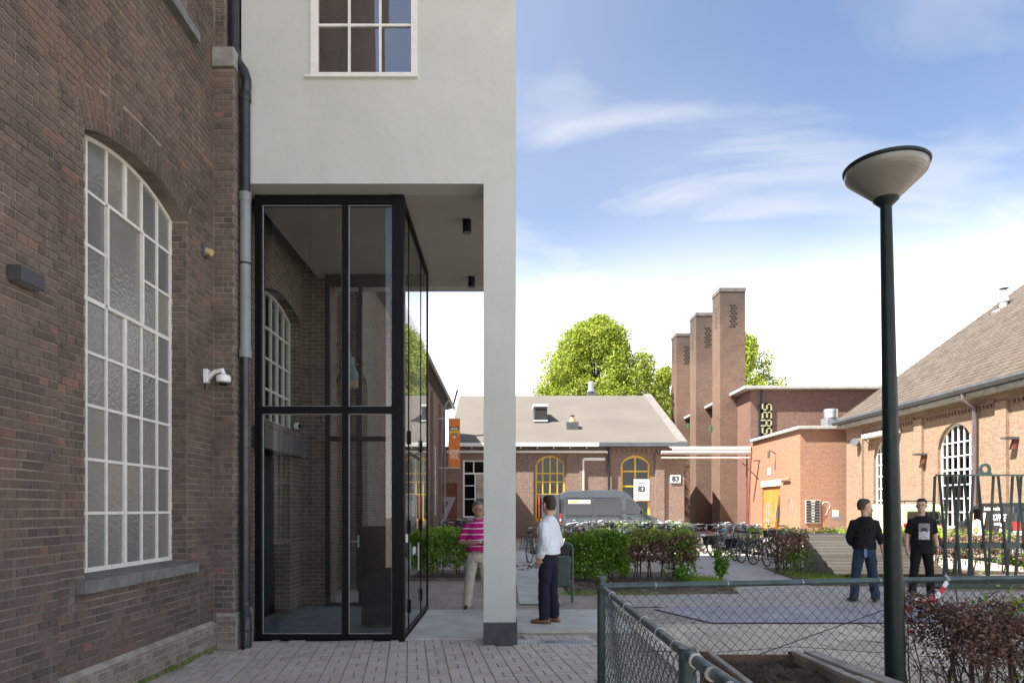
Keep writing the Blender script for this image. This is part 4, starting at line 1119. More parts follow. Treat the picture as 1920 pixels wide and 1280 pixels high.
MB().box(sxx - .52, sxx - .42, HY0 - .08, HY0 - .01, syy - 1.1, syy + 1.0).build('mounting_rail', M['ink'], sg)

AN = empty('brick_annex', (17.3, 37.0, 0), 'orange brick annex with flat roof and orange double door', 'building')
AY, AZ, AX1 = 37.0, 6.0, 18.6
dy0, dy1, dz1 = 16 * F / (1463 - CX), 16 * F / (1429 - CX), 0
dy0, dy1 = 39.7, 42.5
dtop = 3.05
mb = MB(); mb.box(16.0, AX1, AY, AY + .35, 0, AZ); mb.build('front_wall', M['brick_orange'], AN)
mb = MB(); mb.box(16.0, 16.35, AY + .35, dy0, 0, AZ); mb.box(16.0, 16.35, dy1, HY0, 0, AZ); mb.box(16.0, 16.35, dy0, dy1, dtop, AZ); mb.build('side_wall', M['brick_orange'], AN)
MB().box(15.8, AX1 + .1, AY - .22, HY0 - .47, AZ, AZ + .17).build('roof', M['trim_dull'], AN, bevel=.02)
MB().box(15.96, 16.02, dy0 - .08, dy1 + .08, dtop, dtop + .35).build('lintel', M['white_paint'], AN)
M['orange_door'] = mat('orange_door', (0.55, 0.22, 0.05), .55, var=.12, vscale=1.2)
M['grey_spray'] = mat('grey_spray', (0.2, 0.22, 0.24), .7)
ym = (dy0 + dy1) / 2
for a, b, ch in ((ym + .02, dy1 - .02, '8'), (dy0 + .02, ym - .02, '4')):
    d = MB().box(16.10, 16.16, a, b, .03, dtop - .02).build('door', M['orange_door'], AN)
    mb = MB(); text_on(mb, ch, 1.75, (16.09, (a + b) / 2, 1.35), (0, -1, 0), (0, 0, 1), extrude=.004, offset=.02, sx_=.8); mb.build('numeral', M['grey_spray'], d)
    MB().box(16.06, 16.10, (b - .12) if ch == '4' else (a + .06), (b - .06) if ch == '4' else (a + .12), 1.0, 1.18).build('handle', M['galv'], d)
mb = MB(); pts = [(15.985, 38.3 + .36 * math.cos(t_), 1.55 + .75 * math.sin(t_)) for t_ in [i * math.pi / 10 for i in range(-1, 12)]]; mb.tube(pts, .018, 4); mb.build('spray_drawing', M['grey_spray'], AN)
MB().tube([(15.93, 38.2, PZ(898, 38)), (15.93, 39.2, PZ(898, 38))], .11, 10).build('pipe_stub', M['brick_orange'], AN, smooth=True)
mb = MB(); mb.tube([(15.99, 40.3, 4.95), (15.6, 40.25, 5.15), (15.55, 40.25, 5.05)], .03, 8); mb.tube([(15.55, 40.25, 5.1), (15.53, 40.25, 4.7)], .07, 8); wlp = mb.build('wall_lamp', M['dark_grey'], AN)
mb = MB(); mb.box(15.965, 15.985, 41.1, 41.5, PZ(884, 41) - .2, PZ(884, 41) + .25); nm_ = mb.build('door_number', M['white'], AN)
mb = MB(); text_on(mb, '9', .3, (15.96, 41.3, PZ(884, 41)), (0, -1, 0), (0, 0, 1)); mb.build('numeral', M['ink'], nm_)
# flat print on the front wall
dsx0, dsx1 = PX(1511, AY - .1), PX(1538.5, AY - .1)
t = empty('directory_sign', (dsx0, AY - .08, 1.0), 'black directory board of white name strips on the orange brick', 'sign')
MB().box(dsx0, dsx1, AY - .07, AY - .03, PZ(980, AY), PZ(937, AY)).build('board', M['white_paint'], t)
for i in range(8):
    z1 = PZ(937.4, AY) - i * .151
    s_ = MB().box(dsx0 + .03, dsx1 - .03, AY - .085, AY - .0701, z1 - .135, z1 - .012).build('name_strip', M['ink'], t)
    w_ = (.5, .42, .3, .3, .44, .36, .28, .3)[i] * .5
    c_ = (dsx0 + dsx1) / 2
    MB().box(c_ - w_ / 2, c_ + w_ / 2, AY - .0865, AY - .0851, z1 - .095, z1 - .05).build('lettering', M['print_white'], s_)
mb = MB()
gx, gz = PX(1566, AY), PZ(969, AY)
mb.prism([(gx - .36, gz + .12), (gx - .15, gz - .12), (gx + .32, gz - .14), (gx + .36, gz + .1), (gx + .2, gz - .02), (gx - .1, gz - .02)], 'y', AY - .006, AY - .002)
for dx in (-.3, -.1, .2, .33): mb.box(gx + dx, gx + dx + .04, AY - .006, AY - .002, gz - .62, gz - .12)
mb.build('graffiti', M['grey_spray'], AN)
mb = MB(); mb.prism([(gx - .16, gz + .02), (gx + .18, gz + .02), (gx + .18, gz + .40), (gx + .12, gz + .34), (gx + .02, gz + .42), (gx - .08, gz + .36), (gx - .15, gz + .42)], 'y', AY - .0105, AY - .0065); mb.build('graffiti', M['print_white'], AN)
mb = MB(); mb.prism([(gx - .75, gz - .2), (gx - .6, gz - .22), (gx - .42, gz + .05), (gx - .55, gz + .6), (gx - .72, gz + .75)], 'y', AY - .006, AY - .002); mb.build('graffiti', mat('rust_spray', (0.22, 0.10, 0.08), .8), AN)
mb = MB(); mb.tube([(gx - .5 + .22 * math.cos(a_) , AY - .004, gz + .62 + .2 * math.sin(a_)) for a_ in [R(10 * i - 60) for i in range(0, 26)]], .014, 4); mb.tube([(gx - .4, AY - .004, gz + .42), (gx - .52, AY - .004, gz + .1)], .014, 4); mb.build('graffiti_line', M['print_white'], AN)
t = empty('roof_vent', (PX(1557, 39), 39, 6.2), 'shiny cylinder vent on a grey box on the annex roof', 'vent')
vx = PX(1557.5, 39)
MB().box(vx - .38, vx + .38, 38.7, 39.4, 6.2, 6.85).build('box', M['galv'], t, bevel=.02)
MB().lathe((vx, 39.0, 6.85), [(.3, 0), (.36, .03), (.36, .34), (.38, .36), (.38, .5), (.36, .52)], 20).build('cylinder', M['galv'], t, smooth=True)
for x in (-.3, .3): MB().box(vx + x - .02, vx + x + .02, 38.68, 38.7, 6.25, 6.8).build('flange', M['pipe_grey'], t)

PB = empty('pipe_bridge', (12, 39.2, 0), 'pale pipes carried across the yard between workshop and annex', 'pipes')
M['pipe_pale'] = mat('pale_pipe', (0.52, 0.45, 0.40), .6, var=.1)
py_ = 39.0
for y_, z_, r_, xa in ((0, PZ(848, py_), .10, 1240), (.0, PZ(858, py_), .055, 1240), (.25, PZ(838, py_), .06, 1262), (.1, PZ(842, py_), .07, 1262)):
    MB().tube([(PX(xa, py_), py_ + y_, z_), (PX(1410, py_), py_ + y_, z_)], r_, 10).build('pipe', M['pipe_pale'], PB, smooth=True)
mb = MB(); mb.tube([(PX(1264, py_), 39.47, PZ(838, py_)), (PX(1255, py_), 39.6, PZ(833, py_)), (PX(1250, py_), 40, PZ(832, py_))], .06, 8); mb.build('pipe', M['pipe_pale'], PB, smooth=True)
for xa, xb in ((1408, 1399), (1404, 1403)): MB().tube([(PX(xa, py_), py_ + (.3 if xa < 1406 else -.1), PZ(838, py_)), (PX(xb, py_), py_ + (.3 if xa < 1406 else -.1), 0)], .045, 8).build('leg', M['rust'], PB)
for a, b in (((1392, 866), (1424, 898)), ((1414, 863), (1427, 863)), ((1425, 862), (1414, 940))): MB().tube([(PX(a[0], py_), py_ + .1, PZ(a[1], py_)), (PX(b[0], py_), py_ + .1, PZ(b[1], py_))], .03, 6).build('brace', M['rust'], PB)

# ------------------------------------------------------------------ tiled hall on the right
RH = empty('tiled_hall', (18.0, 27, 0), 'large brick hall with tiled roof and arched white windows on the right', 'building')
RX, REX, REZ = 18.0, 17.5, 6.25
wins = [Arch(c - 1.05, c + 1.05, 4.15, .95) for c in (32.3, 27.35, 22.4, 17.45)]
mb = MB()
edges = [12.0] + [e for A_ in sorted(wins, key=lambda a: a.c) for e in (A_.u0, A_.u1)] + [36.0]
for i in range(0, len(edges), 2): mb.box(RX, RX + .4, edges[i], edges[i + 1], 0, REZ + .1)
for A_ in wins:
    mb.prism([(A_.u1, REZ + .1), (A_.u0, REZ + .1)] + A_.pts(A_.u0, A_.u1, 16), 'x', RX, RX + .4); mb.box(RX, RX + .4, A_.u0, A_.u1, 0, .9)
mb.box(RX + .4, 42, 35.6, 36.0, 0, REZ)
mb.build('wall', M['brick_hall'], RH)
MB().box(RX + 1.5, RX + 1.6, 12, 35.5, 0, REZ).build('inner_wall', M['dark_room'], RH)
M['win_hall'] = glass_mat('hall_glass', (0.35, 0.35, 0.35), 0.05)
for A_ in wins:
    arched_window(RH, Pmap(RX + .14, '-x'), A_, .9, [A_.u0 + 2.1 * i / 6 for i in range(1, 6)], [1.55, 2.1, 2.65, 3.25, 3.8, 4.35], .07, .05, .09, (M['white_paint'], M['win_hall']), thick_z=(3.25,), pane_d=-.05)
for y in (12.4, 14.6, 19.7, 24.65, 29.6, 34.5):
    MB().box(RX - .12, RX, y - .28, y + .28, 0, 5.55).build('pilaster', M['brick_hall'], RH)
for y0, y1 in ((14.95, 19.35), (20.05, 24.3), (25.0, 29.25), (29.95, 34.15)):
    mb = MB(); mb.box(RX - .10, RX, y0, y1, 5.55, 5.68)
    n_ = int((y1 - y0) / .2)
    for i in range(n_): mb.box(RX - .09, RX, y0 + i * .2, y0 + i * .2 + .1, 5.42, 5.55)
    mb.build('corbel_frieze', brick_mat('brick_frieze', (0.2, 0.11, 0.085), (0.16, 0.09, 0.07), (0.3, .25, .2)) if 'frz' not in M else M['frz'], RH, kind='stuff')
    if 'frz' not in M: M['frz'] = bpy.data.materials['brick_frieze']
mb = MB(); mb.box(RX - .03, RX, 12, 36, 5.68, REZ); mb.build('wall_head', M['brick_hall'], RH)
pitch = R(36)
M['tile_red'] = piece_mat('roof_tile', [(0.0, (0.084, 0.066, 0.052)), (0.4, (0.108, 0.088, 0.071)), (0.8, (0.124, 0.103, 0.085)), (1.0, (0.102, 0.074, 0.059))], grime=.35, grime_c=(.06, .052, .045), mottled=.25, bump=.3)
LX = 14.0
cp, sp_ = math.cos(pitch), math.sin(pitch)
mb = MB(); mb.prism([(REX, REZ - .02), (REX + LX * cp, REZ - .02 + LX * sp_), (REX + LX * cp, REZ - .2 + LX * sp_), (REX, REZ - .2)], 'y', 12, 35.95); rdk = mb.build('roof', M['dark_roof'], RH)
mb = MB(); mb.prism([(REX + LX * cp, REZ + LX * sp_), (REX + 2 * LX * cp, REZ), (REX + 2 * LX * cp, REZ - .2), (REX + LX * cp, REZ - .2 + LX * sp_)], 'y', 12, 35.95); mb.build('rear_roof', M['dark_roof'], RH)
mb = MB(); mb.prism([(RX + .4, REZ), (REX + LX * cp, REZ + LX * sp_ - .25), (REX + 2 * LX * cp - 1, REZ)], 'y', 35.6, 35.94); mb.build('gable_wall', M['brick_hall'], RH)
tw, tl_ = .25, .335
prof = [(0.0, .0), (.18, .012), (.36, .03), (.5, .045), (.66, .03), (.82, .006), (1.0, .012)]
def tile_pts(y, r):
    """one pantile: top skin plus the lip at its lower edge"""
    s0, s1 = r * tl_ - .01, (r + 1) * tl_ + .05
    top = []
    for s, lift in ((s0, .055), (s1, .022)):
        for f, hgt in prof:
            h_ = hgt + lift
            top.append((REX - .12 + s * cp - h_ * sp_, y + f * tw, REZ + s * sp_ + h_ * cp))
    lip = [(p[0] + .028 * sp_, p[1], p[2] - .028 * cp) for p in top[:7]]
    return top + lip
def tile_faces():
    n = len(prof)
    return [(i, i + n, i + n + 1, i + 1) for i in range(n - 1)] + [(2 * n + i, i, i + 1, 2 * n + i + 1) for i in range(n - 1)]
tf = tile_faces()
cells = []
nr, nc = int(LX / tl_), int((35.95 - 12.0) / tw)
for r in range(nr):
    for c in range(nc):
        y = 12.0 + c * tw; x = REX + r * tl_ * cp; z = REZ + r * tl_ * sp_
        cells.append((1 / y ** 2 if in_view((x, y, z)) else 0, y, r))
cells.sort(key=lambda q: -q[0])
tme = bpy.data.meshes.new('roof_tile')
p0 = np.array(tile_pts(0, 0))
tme.from_pydata([tuple(p) for p in p0], [], tf); tme.materials.append(M['tile_red']); tme.polygons.foreach_set('use_smooth', [True] * len(tf)); tme.update()
for s, y, r in cells[:300]:
    o = bpy.data.objects.new('roof_tile', tme); link(o, rdk, Vector((r * tl_ * cp, y, r * tl_ * sp_)))
    o.rotation_euler = (random.uniform(-.012, .012), random.uniform(-.015, .015), random.uniform(-.012, .012)) if False else (0, 0, 0)
V = []; Fq = []
tfa = np.array(tf)
for s, y, r in cells[300:]:
    Fq.append(tfa + len(V) * len(p0))
    V.append(p0 + np.array([r * tl_ * cp + random.uniform(-.006, .006), y + random.uniform(-.006, .006), r * tl_ * sp_ + random.uniform(-.006, .006)]))
fast_mesh('tile_field', np.concatenate(V), np.concatenate(Fq), M['tile_red'], rdk, kind='stuff', smooth=True)
M['hall_gutter'] = mat('hall_gutter', (0.085, 0.095, 0.105), .5, var=.15, world=True)
mb = MB(); mb.prism([(REX - .28, REZ + .02), (REX - .05, REZ + .02), (REX - .05, REZ - .18), (REX - .20, REZ - .18), (REX - .28, REZ - .06)], 'y', 12, 36.05); mb.build('gutter', M['hall_gutter'], RH)
mb = MB(); mb.box(REX - .04, RX, 12, 36, REZ - .34, REZ - .21); mb.build('eave_board', mat('eave_board', (0.33, 0.33, 0.31), .7, var=.2, world=True), RH)
for y in (25.95, 16.1):
    MB().tube([(REX - .1, y, REZ - .18), (REX - .1, y, REZ - .42), (RX - .16, y, REZ - .72), (RX - .16, y, .1)], .075, 10).build('downpipe', mat('hall_downpipe', (0.14, 0.11, 0.12), .5), RH, smooth=True)
t = empty('roof_flue', (22.0, 35.0, 9.0), 'white metal flue with cap standing on the tiled roof', 'flue')
fx_ = PX(1882, 34.0); fz_ = REZ + (fx_ - REX) * math.tan(pitch)
MB().lathe((fx_, 34.0, fz_ - .15), [(.16, 0), (.16, .55), (.24, .58), (.22, .66), (.15, 1.0), (.13, 1.05), (.13, 1.12)], 16).build('pipe', M['white_paint'], t, smooth=True)
MB().lathe((fx_, 34.0, fz_ + 1.05), [(.2, 0), (.21, .02), (.06, .06)], 16).build('cap', M['dark_grey'], t, smooth=True)
MB().box(fx_ - .4, fx_ + .15, 33.7, 34.3, fz_ - .2, fz_ + .02).build('flashing', M['galv'], t)
t = empty('shutter_box', (17.8, 32.3, 5.1), 'pale roller shutter box above the far arched window', 'shutter')
MB().box(RX - .42, RX - .01, 31.0, 33.7, 5.12, 5.34).build('housing', mat('shutter_paint', (0.45, 0.42, 0.34), .6), t, bevel=.02)
for y in (31.2, 33.5): MB().tube([(RX - .36, y, 5.12), (RX - .02, y, 4.75)], .02, 6).build('bracket', M['dark_grey'], t)
for yy, zz_ in ((29.2, 3.75), (24.0, 3.9)):
    t = empty('wall_lamp', (RX - .3, yy, zz_), 'brown hooded wall lamp on the hall ' + ('left of the middle window' if yy > 27 else 'right of the downpipe'), 'wall lamp')
    MB().box(RX - .5, RX - .02, yy - .12, yy + .12, zz_ + .22, zz_ + .30).build('hood', M['dark_grey'], t)
    MB().obox((RX - .12, yy, zz_ + .05), (.06, 0, 0), (0, .07, 0), (.05, 0, .18)).build('body', M['rust'], t)
for py0, zt_ in ((33.9, 5.3),):
    t = empty('flood_lamp', (RX - .4, 34.4, 5.0), 'dark floodlight at the far corner of the hall', 'floodlight')
    MB().cyl((RX - .45, 34.3, 5.05), (RX - .2, 34.5, 5.0), .2, .14, 12).build('head', M['dark_grey'], t, smooth=True)
    MB().tube([(RX - .2, 34.45, 5.0), (RX, 34.4, 4.9)], .03, 6).build('arm', M['dark_grey'], t)

# ------------------------------------------------------------------ trees
def leaf_cloud(centers, radii, n, size, flat=0.6, seed=1, shell=0.45):
    """n leaf quads spread in the outer part of a set of ellipsoid clumps"""
    rg = np.random.default_rng(seed)
    centers = np.array(centers); radii = np.array(radii)
    vol = radii.prod(axis=1) ** (2 / 3); pick = rg.choice(len(centers), n, p=vol / vol.sum())
    d = rg.normal(size=(n, 3)); d /= np.linalg.norm(d, axis=1)[:, None]
    rr = (shell + (1 - shell) * rg.random(n) ** 0.6)[:, None] * (1 + rg.normal(0, .07, (n, 1)))
    c = centers[pick] + d * rr * radii[pick]
    nrm = d * 0.6 + rg.normal(size=(n, 3)) * 0.7 + np.array([0, 0, .35]); nrm /= np.linalg.norm(nrm, axis=1)[:, None]
    t1 = np.cross(nrm, rg.normal(size=(n, 3))); t1 /= np.linalg.norm(t1, axis=1)[:, None]
    t2 = np.cross(nrm, t1)
    s = size * (0.6 + 0.8 * rg.random((n, 1)))
    V = np.stack([c - t1 * s, c - t2 * s * flat + nrm * s * .12, c + t1 * s, c + t2 * s * flat + nrm * s * .12], axis=1).reshape(-1, 3)
    return V, np.arange(4 * n).reshape(-1, 4)

def tree(name, base, height, rx, ry, zlow, lab, seed, n, size, mt, nclump=60, taper=1.0):
    t = empty(name, base, lab, 'tree')
    rg = random.Random(seed)
    b = Vector(base)
    limbs = MB()
    MB().tube([b, b + Vector((.1, 0, zlow * .6)), b + Vector((-.1, .1, height * .45)), b + Vector((.1, 0, height * .8))], [.32, .26, .17, .05], 10).build('trunk', M['bark'], t, smooth=True)
    cs, rs = [], []
    for i in range(nclump):
        a = rg.uniform(0, 2 * math.pi); f = rg.random()
        z = zlow + (height - zlow) * f; dz = (height - z)
        full = 1 - math.exp(-(dz + .15) / (.27 * (height - zlow)))
        if f < .22: full *= .55 + f * 2.05
        rad = rg.uniform(.25, 1.0) ** .5
        r = rg.uniform(.75, 1.25)
        c = b + Vector((math.cos(a) * rx * full * rad * .92, math.sin(a) * ry * full * rad * .92, z - r * .55))
        cs.append(tuple(c)); rs.append((r, r, r * 1.25))
        if i % 2 == 0:
            st = b + Vector((0, 0, z * .55 + zlow * .2)); mid = (st + c) / 2 + Vector((0, 0, .4))
            limbs.tube([st, mid, c], [.10, .06, .015], 5)
    limbs.build('limbs', M['bark'], t, kind='stuff')
    V, Q = leaf_cloud(cs, rs, n, size, .62, seed)
    fast_mesh('crown', V, Q, mt, t, kind='stuff')
    return t
M['bark'] = mat('bark', (0.10, 0.085, 0.07), .9, var=.25, vscale=4, bump=.6)
M['leaf_spring'] = leaf_mat('spring_leaves', [(0, (0.090, 0.146, 0.013)), (.22, (0.179, 0.263, 0.022)), (.5, (0.302, 0.381, 0.039)), (.8, (0.392, 0.448, 0.061)), (1, (0.493, 0.493, 0.088))], .45)
tree('maple_tree', (PX(1118, 62), 62, 0), PZ(600, 62), 7.6, 6.0, 5.5, 'round fresh green tree behind the beige workshop roof', 3, 125000, .105, M['leaf_spring'], 270)
tree('maple_tree', (PX(1392, 78), 78, 0), PZ(628, 78), 6.4, 6.0, 6.0, 'fresh green tree behind the tallest chimney tower', 5, 42000, .13, M['leaf_spring'], 110)
tree('maple_tree', (PX(1248, 74), 74, 0), PZ(688, 74), 2.6, 2.6, 5.0, 'slim green tree between workshop roof and chimney towers', 8, 16000, .13, M['leaf_spring'], 46)
t = empty('bare_tree', (PX(1630, 95), 95, 0), 'bare winter tree far behind the boiler house roof', 'tree')
rg_ = random.Random(4); b_ = Vector((PX(1630, 95), 95, 0))
MB().tube([b_, b_ + Vector((0, 0, 12))], [.35, .2], 8).build('trunk', M['bark'], t)
mb = MB()
for i in range(70):
    p = b_ + Vector((rg_.uniform(-.2, .2), 0, rg_.uniform(8, 13))); a = rg_.uniform(0, 6.28); q = p + Vector((math.cos(a) * rg_.uniform(.6, 2.2), math.sin(a), rg_.uniform(2.5, 6.5)))
    mb.tube([p, (p + q) / 2 + Vector((0, 0, -.3)), q], [.05, .03, .01], 4)
mb.build('crown', M['bark'], t, kind='stuff')

# ------------------------------------------------------------------ street lamp
LXp, LYp = 2.455, 4.40
SL = empty('street_lamp', (2.525, LYp, 0), 'dark green post lamp with a wide shallow glass bowl in the foreground', 'street lamp')
MB().tube([(2.525, LYp, 0), (2.516, LYp, .5), (LXp, LYp, 3.60)], [.064, .062, .034], 24).build('pole', M['lamp_green'], SL, smooth=True)
MB().lathe((LXp, LYp, 3.585), [(.034, .012), (.037, .018), (.076, .056), (.078, .064), (.074, .066)], 28).build('collar', M['lamp_green'], SL, smooth=True)
def lamp_glass():
    m, nd, ln, bs = _new('prismatic_bowl')
    pos = N(nd, 'ShaderNodeTexCoord').outputs['Object']
    sp = N(nd, 'ShaderNodeSeparateXYZ'); ln.new(pos, sp.inputs[0])
    an = math_n(nd, ln, 'ARCTAN2', sp.outputs[1], sp.outputs[0])
    rib = math_n(nd, ln, 'SINE', math_n(nd, ln, 'MULTIPLY', an, 110.0))
    rg2 = math_n(nd, ln, 'SINE', math_n(nd, ln, 'MULTIPLY', sp.outputs[2], 420.0))
    b = N(nd, 'ShaderNodeBump'); setin(b, Strength=0.12, Distance=0.002)
    ln.new(math_n(nd, ln, 'ADD', rib, rg2), b.inputs['Height']); ln.new(b.outputs[0], bs.inputs['Normal'])
    bs.inputs['Base Color'].default_value = (0.25, 0.245, 0.22, 1)
    setin(bs, Roughness=0.3); bs.inputs['Transmission Weight'].default_value = 0.25
    bs.inputs['Specular IOR Level'].default_value = 0.6
    return m
M['bowl'] = lamp_glass()
z0 = 3.648
bowl = MB().lathe((LXp, LYp, z0), [(.074, 0), (.13, .052), (.205, .122), (.236, .152), (.243, .17), (.242, .20)], 56, cap=False).build('bowl', M['bowl'], SL, smooth=True, origin=(LXp, LYp, z0))
MB().lathe((LXp, LYp, z0 + .135), [(.216, 0), (.232, .03), (.228, .032)], 56, cap=False).build('inner_band', mat('lamp_band', (0.42, 0.41, 0.38), .5), bowl, smooth=True)
MB().lathe((LXp, LYp, z0 + .19), [(.243, 0), (.252, .005), (.254, .018), (.247, .026), (.14, .05), (.0, .06)], 56).build('lid', M['lamp_green'], SL, smooth=True)
MB().lathe((LXp, LYp, z0 + .01), [(.03, 0), (.034, .08), (.02, .10)], 16).build('lamp_holder', M['dark_grey'], SL, smooth=True)
MB().box(2.478, 2.555, LYp - .066, LYp - .058, .15, .42).build('service_hatch', M['lamp_green'], SL)

# ------------------------------------------------------------------ chain link fence
FA, FB_, FZ = Vector((.722, 5.12, 0)), Vector((5.6, 6.00, 0)), 1.075
FN = Vector((.775, 1.45, 0))
FE = empty('wire_fence', tuple(FA), 'green tube fence with diamond wire mesh round the planter', 'fence')
def post(p, top, r=.031):
    o = MB().tube([(p[0], p[1], 0), (p[0], p[1], top)], r, 14).build('post', M['green_metal'], FE, smooth=True)
    MB().lathe((p[0], p[1], top), [(r + .003, -.012), (r + .003, .004), (r * .6, .010)], 14).build('cap', M['green_rail'], o)
post(FA, 1.145)
MB().tube([(.727, 2.72, 0), (.727, 2.72, 1.10)], .036, 14).build('post', M['green_metal'], FE, smooth=True)
post(FA + (FB_ - FA) * .515, 1.085)
a_ = FA + Vector((.03, .0, FZ)); b_ = FB_ + Vector((0, 0, FZ))
MB().tube([a_, a_ + (b_ - a_) * .49], .0235, 12).build('rail', M['green_rail'], FE, smooth=True)
MB().tube([a_ + (b_ - a_) * .4905, b_], .0225, 12).build('rail', M['green_rail'], FE, smooth=True)
MB().tube([FA + Vector((0, -.02, FZ - .005)), Vector((.727, 2.72, FZ - .002))], .0225, 12).build('rail', M['green_rail'], FE, smooth=True)
MB().tube([Vector((.727, 2.72, FZ - .002)), FN + Vector((0, 0, FZ))], .0245, 12).build('rail', M['green_rail'], FE, smooth=True)
def ring_at(p, d, r, w=.012, mt='green_rail', nm='clamp'):
    p, d = Vector(p), Vector(d).normalized()
    MB().tube([p - d * w / 2, p + d * w / 2], r, 14).build(nm, M[mt], FE, smooth=True)
dside = Vector((0, -1, 0)); dback = (FB_ - FA).normalized()
ring_at((.727, 2.72, FZ), dside, .030, .05); ring_at((.727, 2.60, FZ), dside, .029, .012, 'galv')
for y in (4.6, 4.05, 3.55, 3.2, 2.9, 2.4, 2.2, 2.0, 1.8): ring_at((.722 + (5.12 - y) * .0018, y, FZ - .003), dside, .0262, .008, 'galv', 'tie')
for f in (.08, .2, .33, .47, .6, .79, .9): ring_at(a_ + (b_ - a_) * f, dback, .0258, .008, 'galv', 'tie')
ring_at(a_ + (b_ - a_) * .487, dback, .027, .03, 'galv')
ring_at(FA + Vector((0, 0, FZ)), (0, 0, 1), .0345, .05)
def chain_link(p0, p1, ztop, zbot, w=.086, r=.0028, seed=1):
    """Interlocking zig-zag wires, one per half cell."""
    rg = np.random.default_rng(seed)
    p0, p1 = np.array(p0, float), np.array(p1, float)
    L = np.linalg.norm(p1 - p0); u = (p1 - p0) / L; nrm = np.array([-u[1], u[0], 0])
    nw = int(L / (w / 2)); hz_ = w / 2
    nz = int((ztop - zbot) / hz_)
    V = []; Q = []
    ang = [0, 2.094, 4.189]
    ph = rg.random(6) * 6
    for i in range(nw):
        pts = []
        for k in range(nz + 1):
            s = (i + (0.5 if (k + i) % 2 else -0.5) * 1.06 + .5) * (w / 2)
            z = ztop - k * hz_
            bow = .012 * math.sin(s * 2.3 + ph[0]) * math.sin((ztop - z) * 3 + ph[1]) + .008 * math.sin(s * 5.1 + z * 4 + ph[2])
            dz = .010 * math.sin(s * 1.7 + ph[3]) + .006 * math.sin(s * 6 + z * 5 + ph[4])
            side = .004 if (k + i) % 2 else -.004
            pts.append(p0 + u * (s + .006 * math.sin(z * 7 + s * 3 + ph[5])) + nrm * (bow + side) + np.array([0, 0, z + dz]))
        pts = np.array(pts)
        base = len(V)
        for k, p in enumerate(pts):
            d = pts[min(k + 1, nz)] - pts[max(k - 1, 0)]
            d = d / np.linalg.norm(d)
            a = nrm; b = np.cross(d, a); b /= np.linalg.norm(b)
            for t_ in ang: V.append(p + (a * math.cos(t_) + b * math.sin(t_)) * r)
        for k in range(nz):
            for j in range(3): Q.append((base + 3 * k + j, base + 3 * k + (j + 1) % 3, base + 3 * k + 3 + (j + 1) % 3, base + 3 * k + 3 + j))
    fast_mesh('wire_mesh', np.array(V), np.array(Q), M['wire'], FE, kind='stuff')
chain_link((FA[0] + .06, FA[1] + .03, 0), (FB_[0], FB_[1], 0), FZ - .035, .03, seed=3)
chain_link((.70, 5.05, 0), (.75, 1.5, 0), FZ - .03, .03, seed=5)
MB().tube([(1.0, 5.18, .58), (1.6, 5.27, .55), (2.3, 5.39, .57), (3.0, 5.50, .50), (3.6, 5.6, .53), (5.4, 5.9, .5)], .0024, 5).build('tension_wire', M['wire'], FE)
MB().tube([(1.62, 5.25, .42), (3.55, 5.62, .98)], .0042, 6).build('brace_wire', M['wire'], FE)
MB().tube([(.735, 4.9, .50), (.74, 4.2, .55), (.735, 3.4, .56), (.74, 2.7, .54)], .0024, 5).build('tension_wire', M['wire'], FE)
MB().tube([(.735, 4.9, .46), (.75, 3.9, .18), (.75, 3.2, .30)], .0035, 5).build('brace_wire', M['wire'], FE)

# ------------------------------------------------------------------ raised planter
M['old_wood'] = mat('grey_wood', (0.30, 0.275, 0.235), .85, var=.2, vscale=4, bump=.4, bscale=30)
M['brown_wood'] = mat('brown_wood', (0.14, 0.085, 0.055), .85, var=.25, vscale=5, bump=.4, bscale=30)
PT = empty('planter', (1.7, 4.0, 0), 'raised wooden planter filled with dark soil inside the fence', 'planter')
pz = .66
pc = [(1.38, 4.70), (1.99, 4.70), (2.12, 2.3), (1.30, 2.3)]
for i in range(4):
    p, q = Vector((*pc[i], 0)), Vector((*pc[(i + 1) % 4], 0))
    for k in range(4):
        MB().bar(p + Vector((0, 0, .08 + k * .165)), q + Vector((0, 0, .08 + k * .165)), .028, .155).build('plank', M['brown_wood'] if i != 1 else M['old_wood'], PT)
for x, y in pc: MB().box(x - .03, x + .03, y - .03, y + .03, 0, pz + .012).build('corner_post', M['brown_wood'], PT)
MB().bar((1.395, 4.64, pz + .012), (1.33, 2.35, pz + .012), .035, .024).build('top_rail', M['old_wood'], PT)
MB().bar((1.985, 4.68, pz + .012), (2.10, 2.35, pz + .012), .05, .024).build('top_rail', M['old_wood'], PT)
V = []; Q = []
nx, ny = 44, 130
for j in range(ny + 1):
    for i in range(nx + 1):
        fx_, fy_ = i / nx, j / ny
        y = 4.68 - fy_ * 2.35; xl = 1.40 - .07 * fy_; xr = 1.97 + .12 * fy_
        V.append((xl + (xr - xl) * fx_, y, pz - .055))
V = np.array(V)
def fbm(x, y, s0, oct=5, seed=0):
    rg = np.random.default_rng(seed); out = np.zeros_like(x); a = 1.0
    for o in range(oct):
        for _ in range(3):
            th_ = rg.random() * 6.28; f = s0 * (2 ** o) * (.7 + .6 * rg.random())
            out += a * np.sin((x * math.cos(th_) + y * math.sin(th_)) * f + rg.random() * 6.28)
        a *= .55
    return out
V[:, 2] += .012 * fbm(V[:, 0], V[:, 1], 9, 5, 2) + rng.normal(0, .006, len(V))
for j in range(ny):
    for i in range(nx):
        a = j * (nx + 1) + i; Q.append((a, a + 1, a + nx + 2, a + nx + 1))
fast_mesh('soil', V, np.array(Q), M['soil'], PT, kind='stuff', smooth=False)
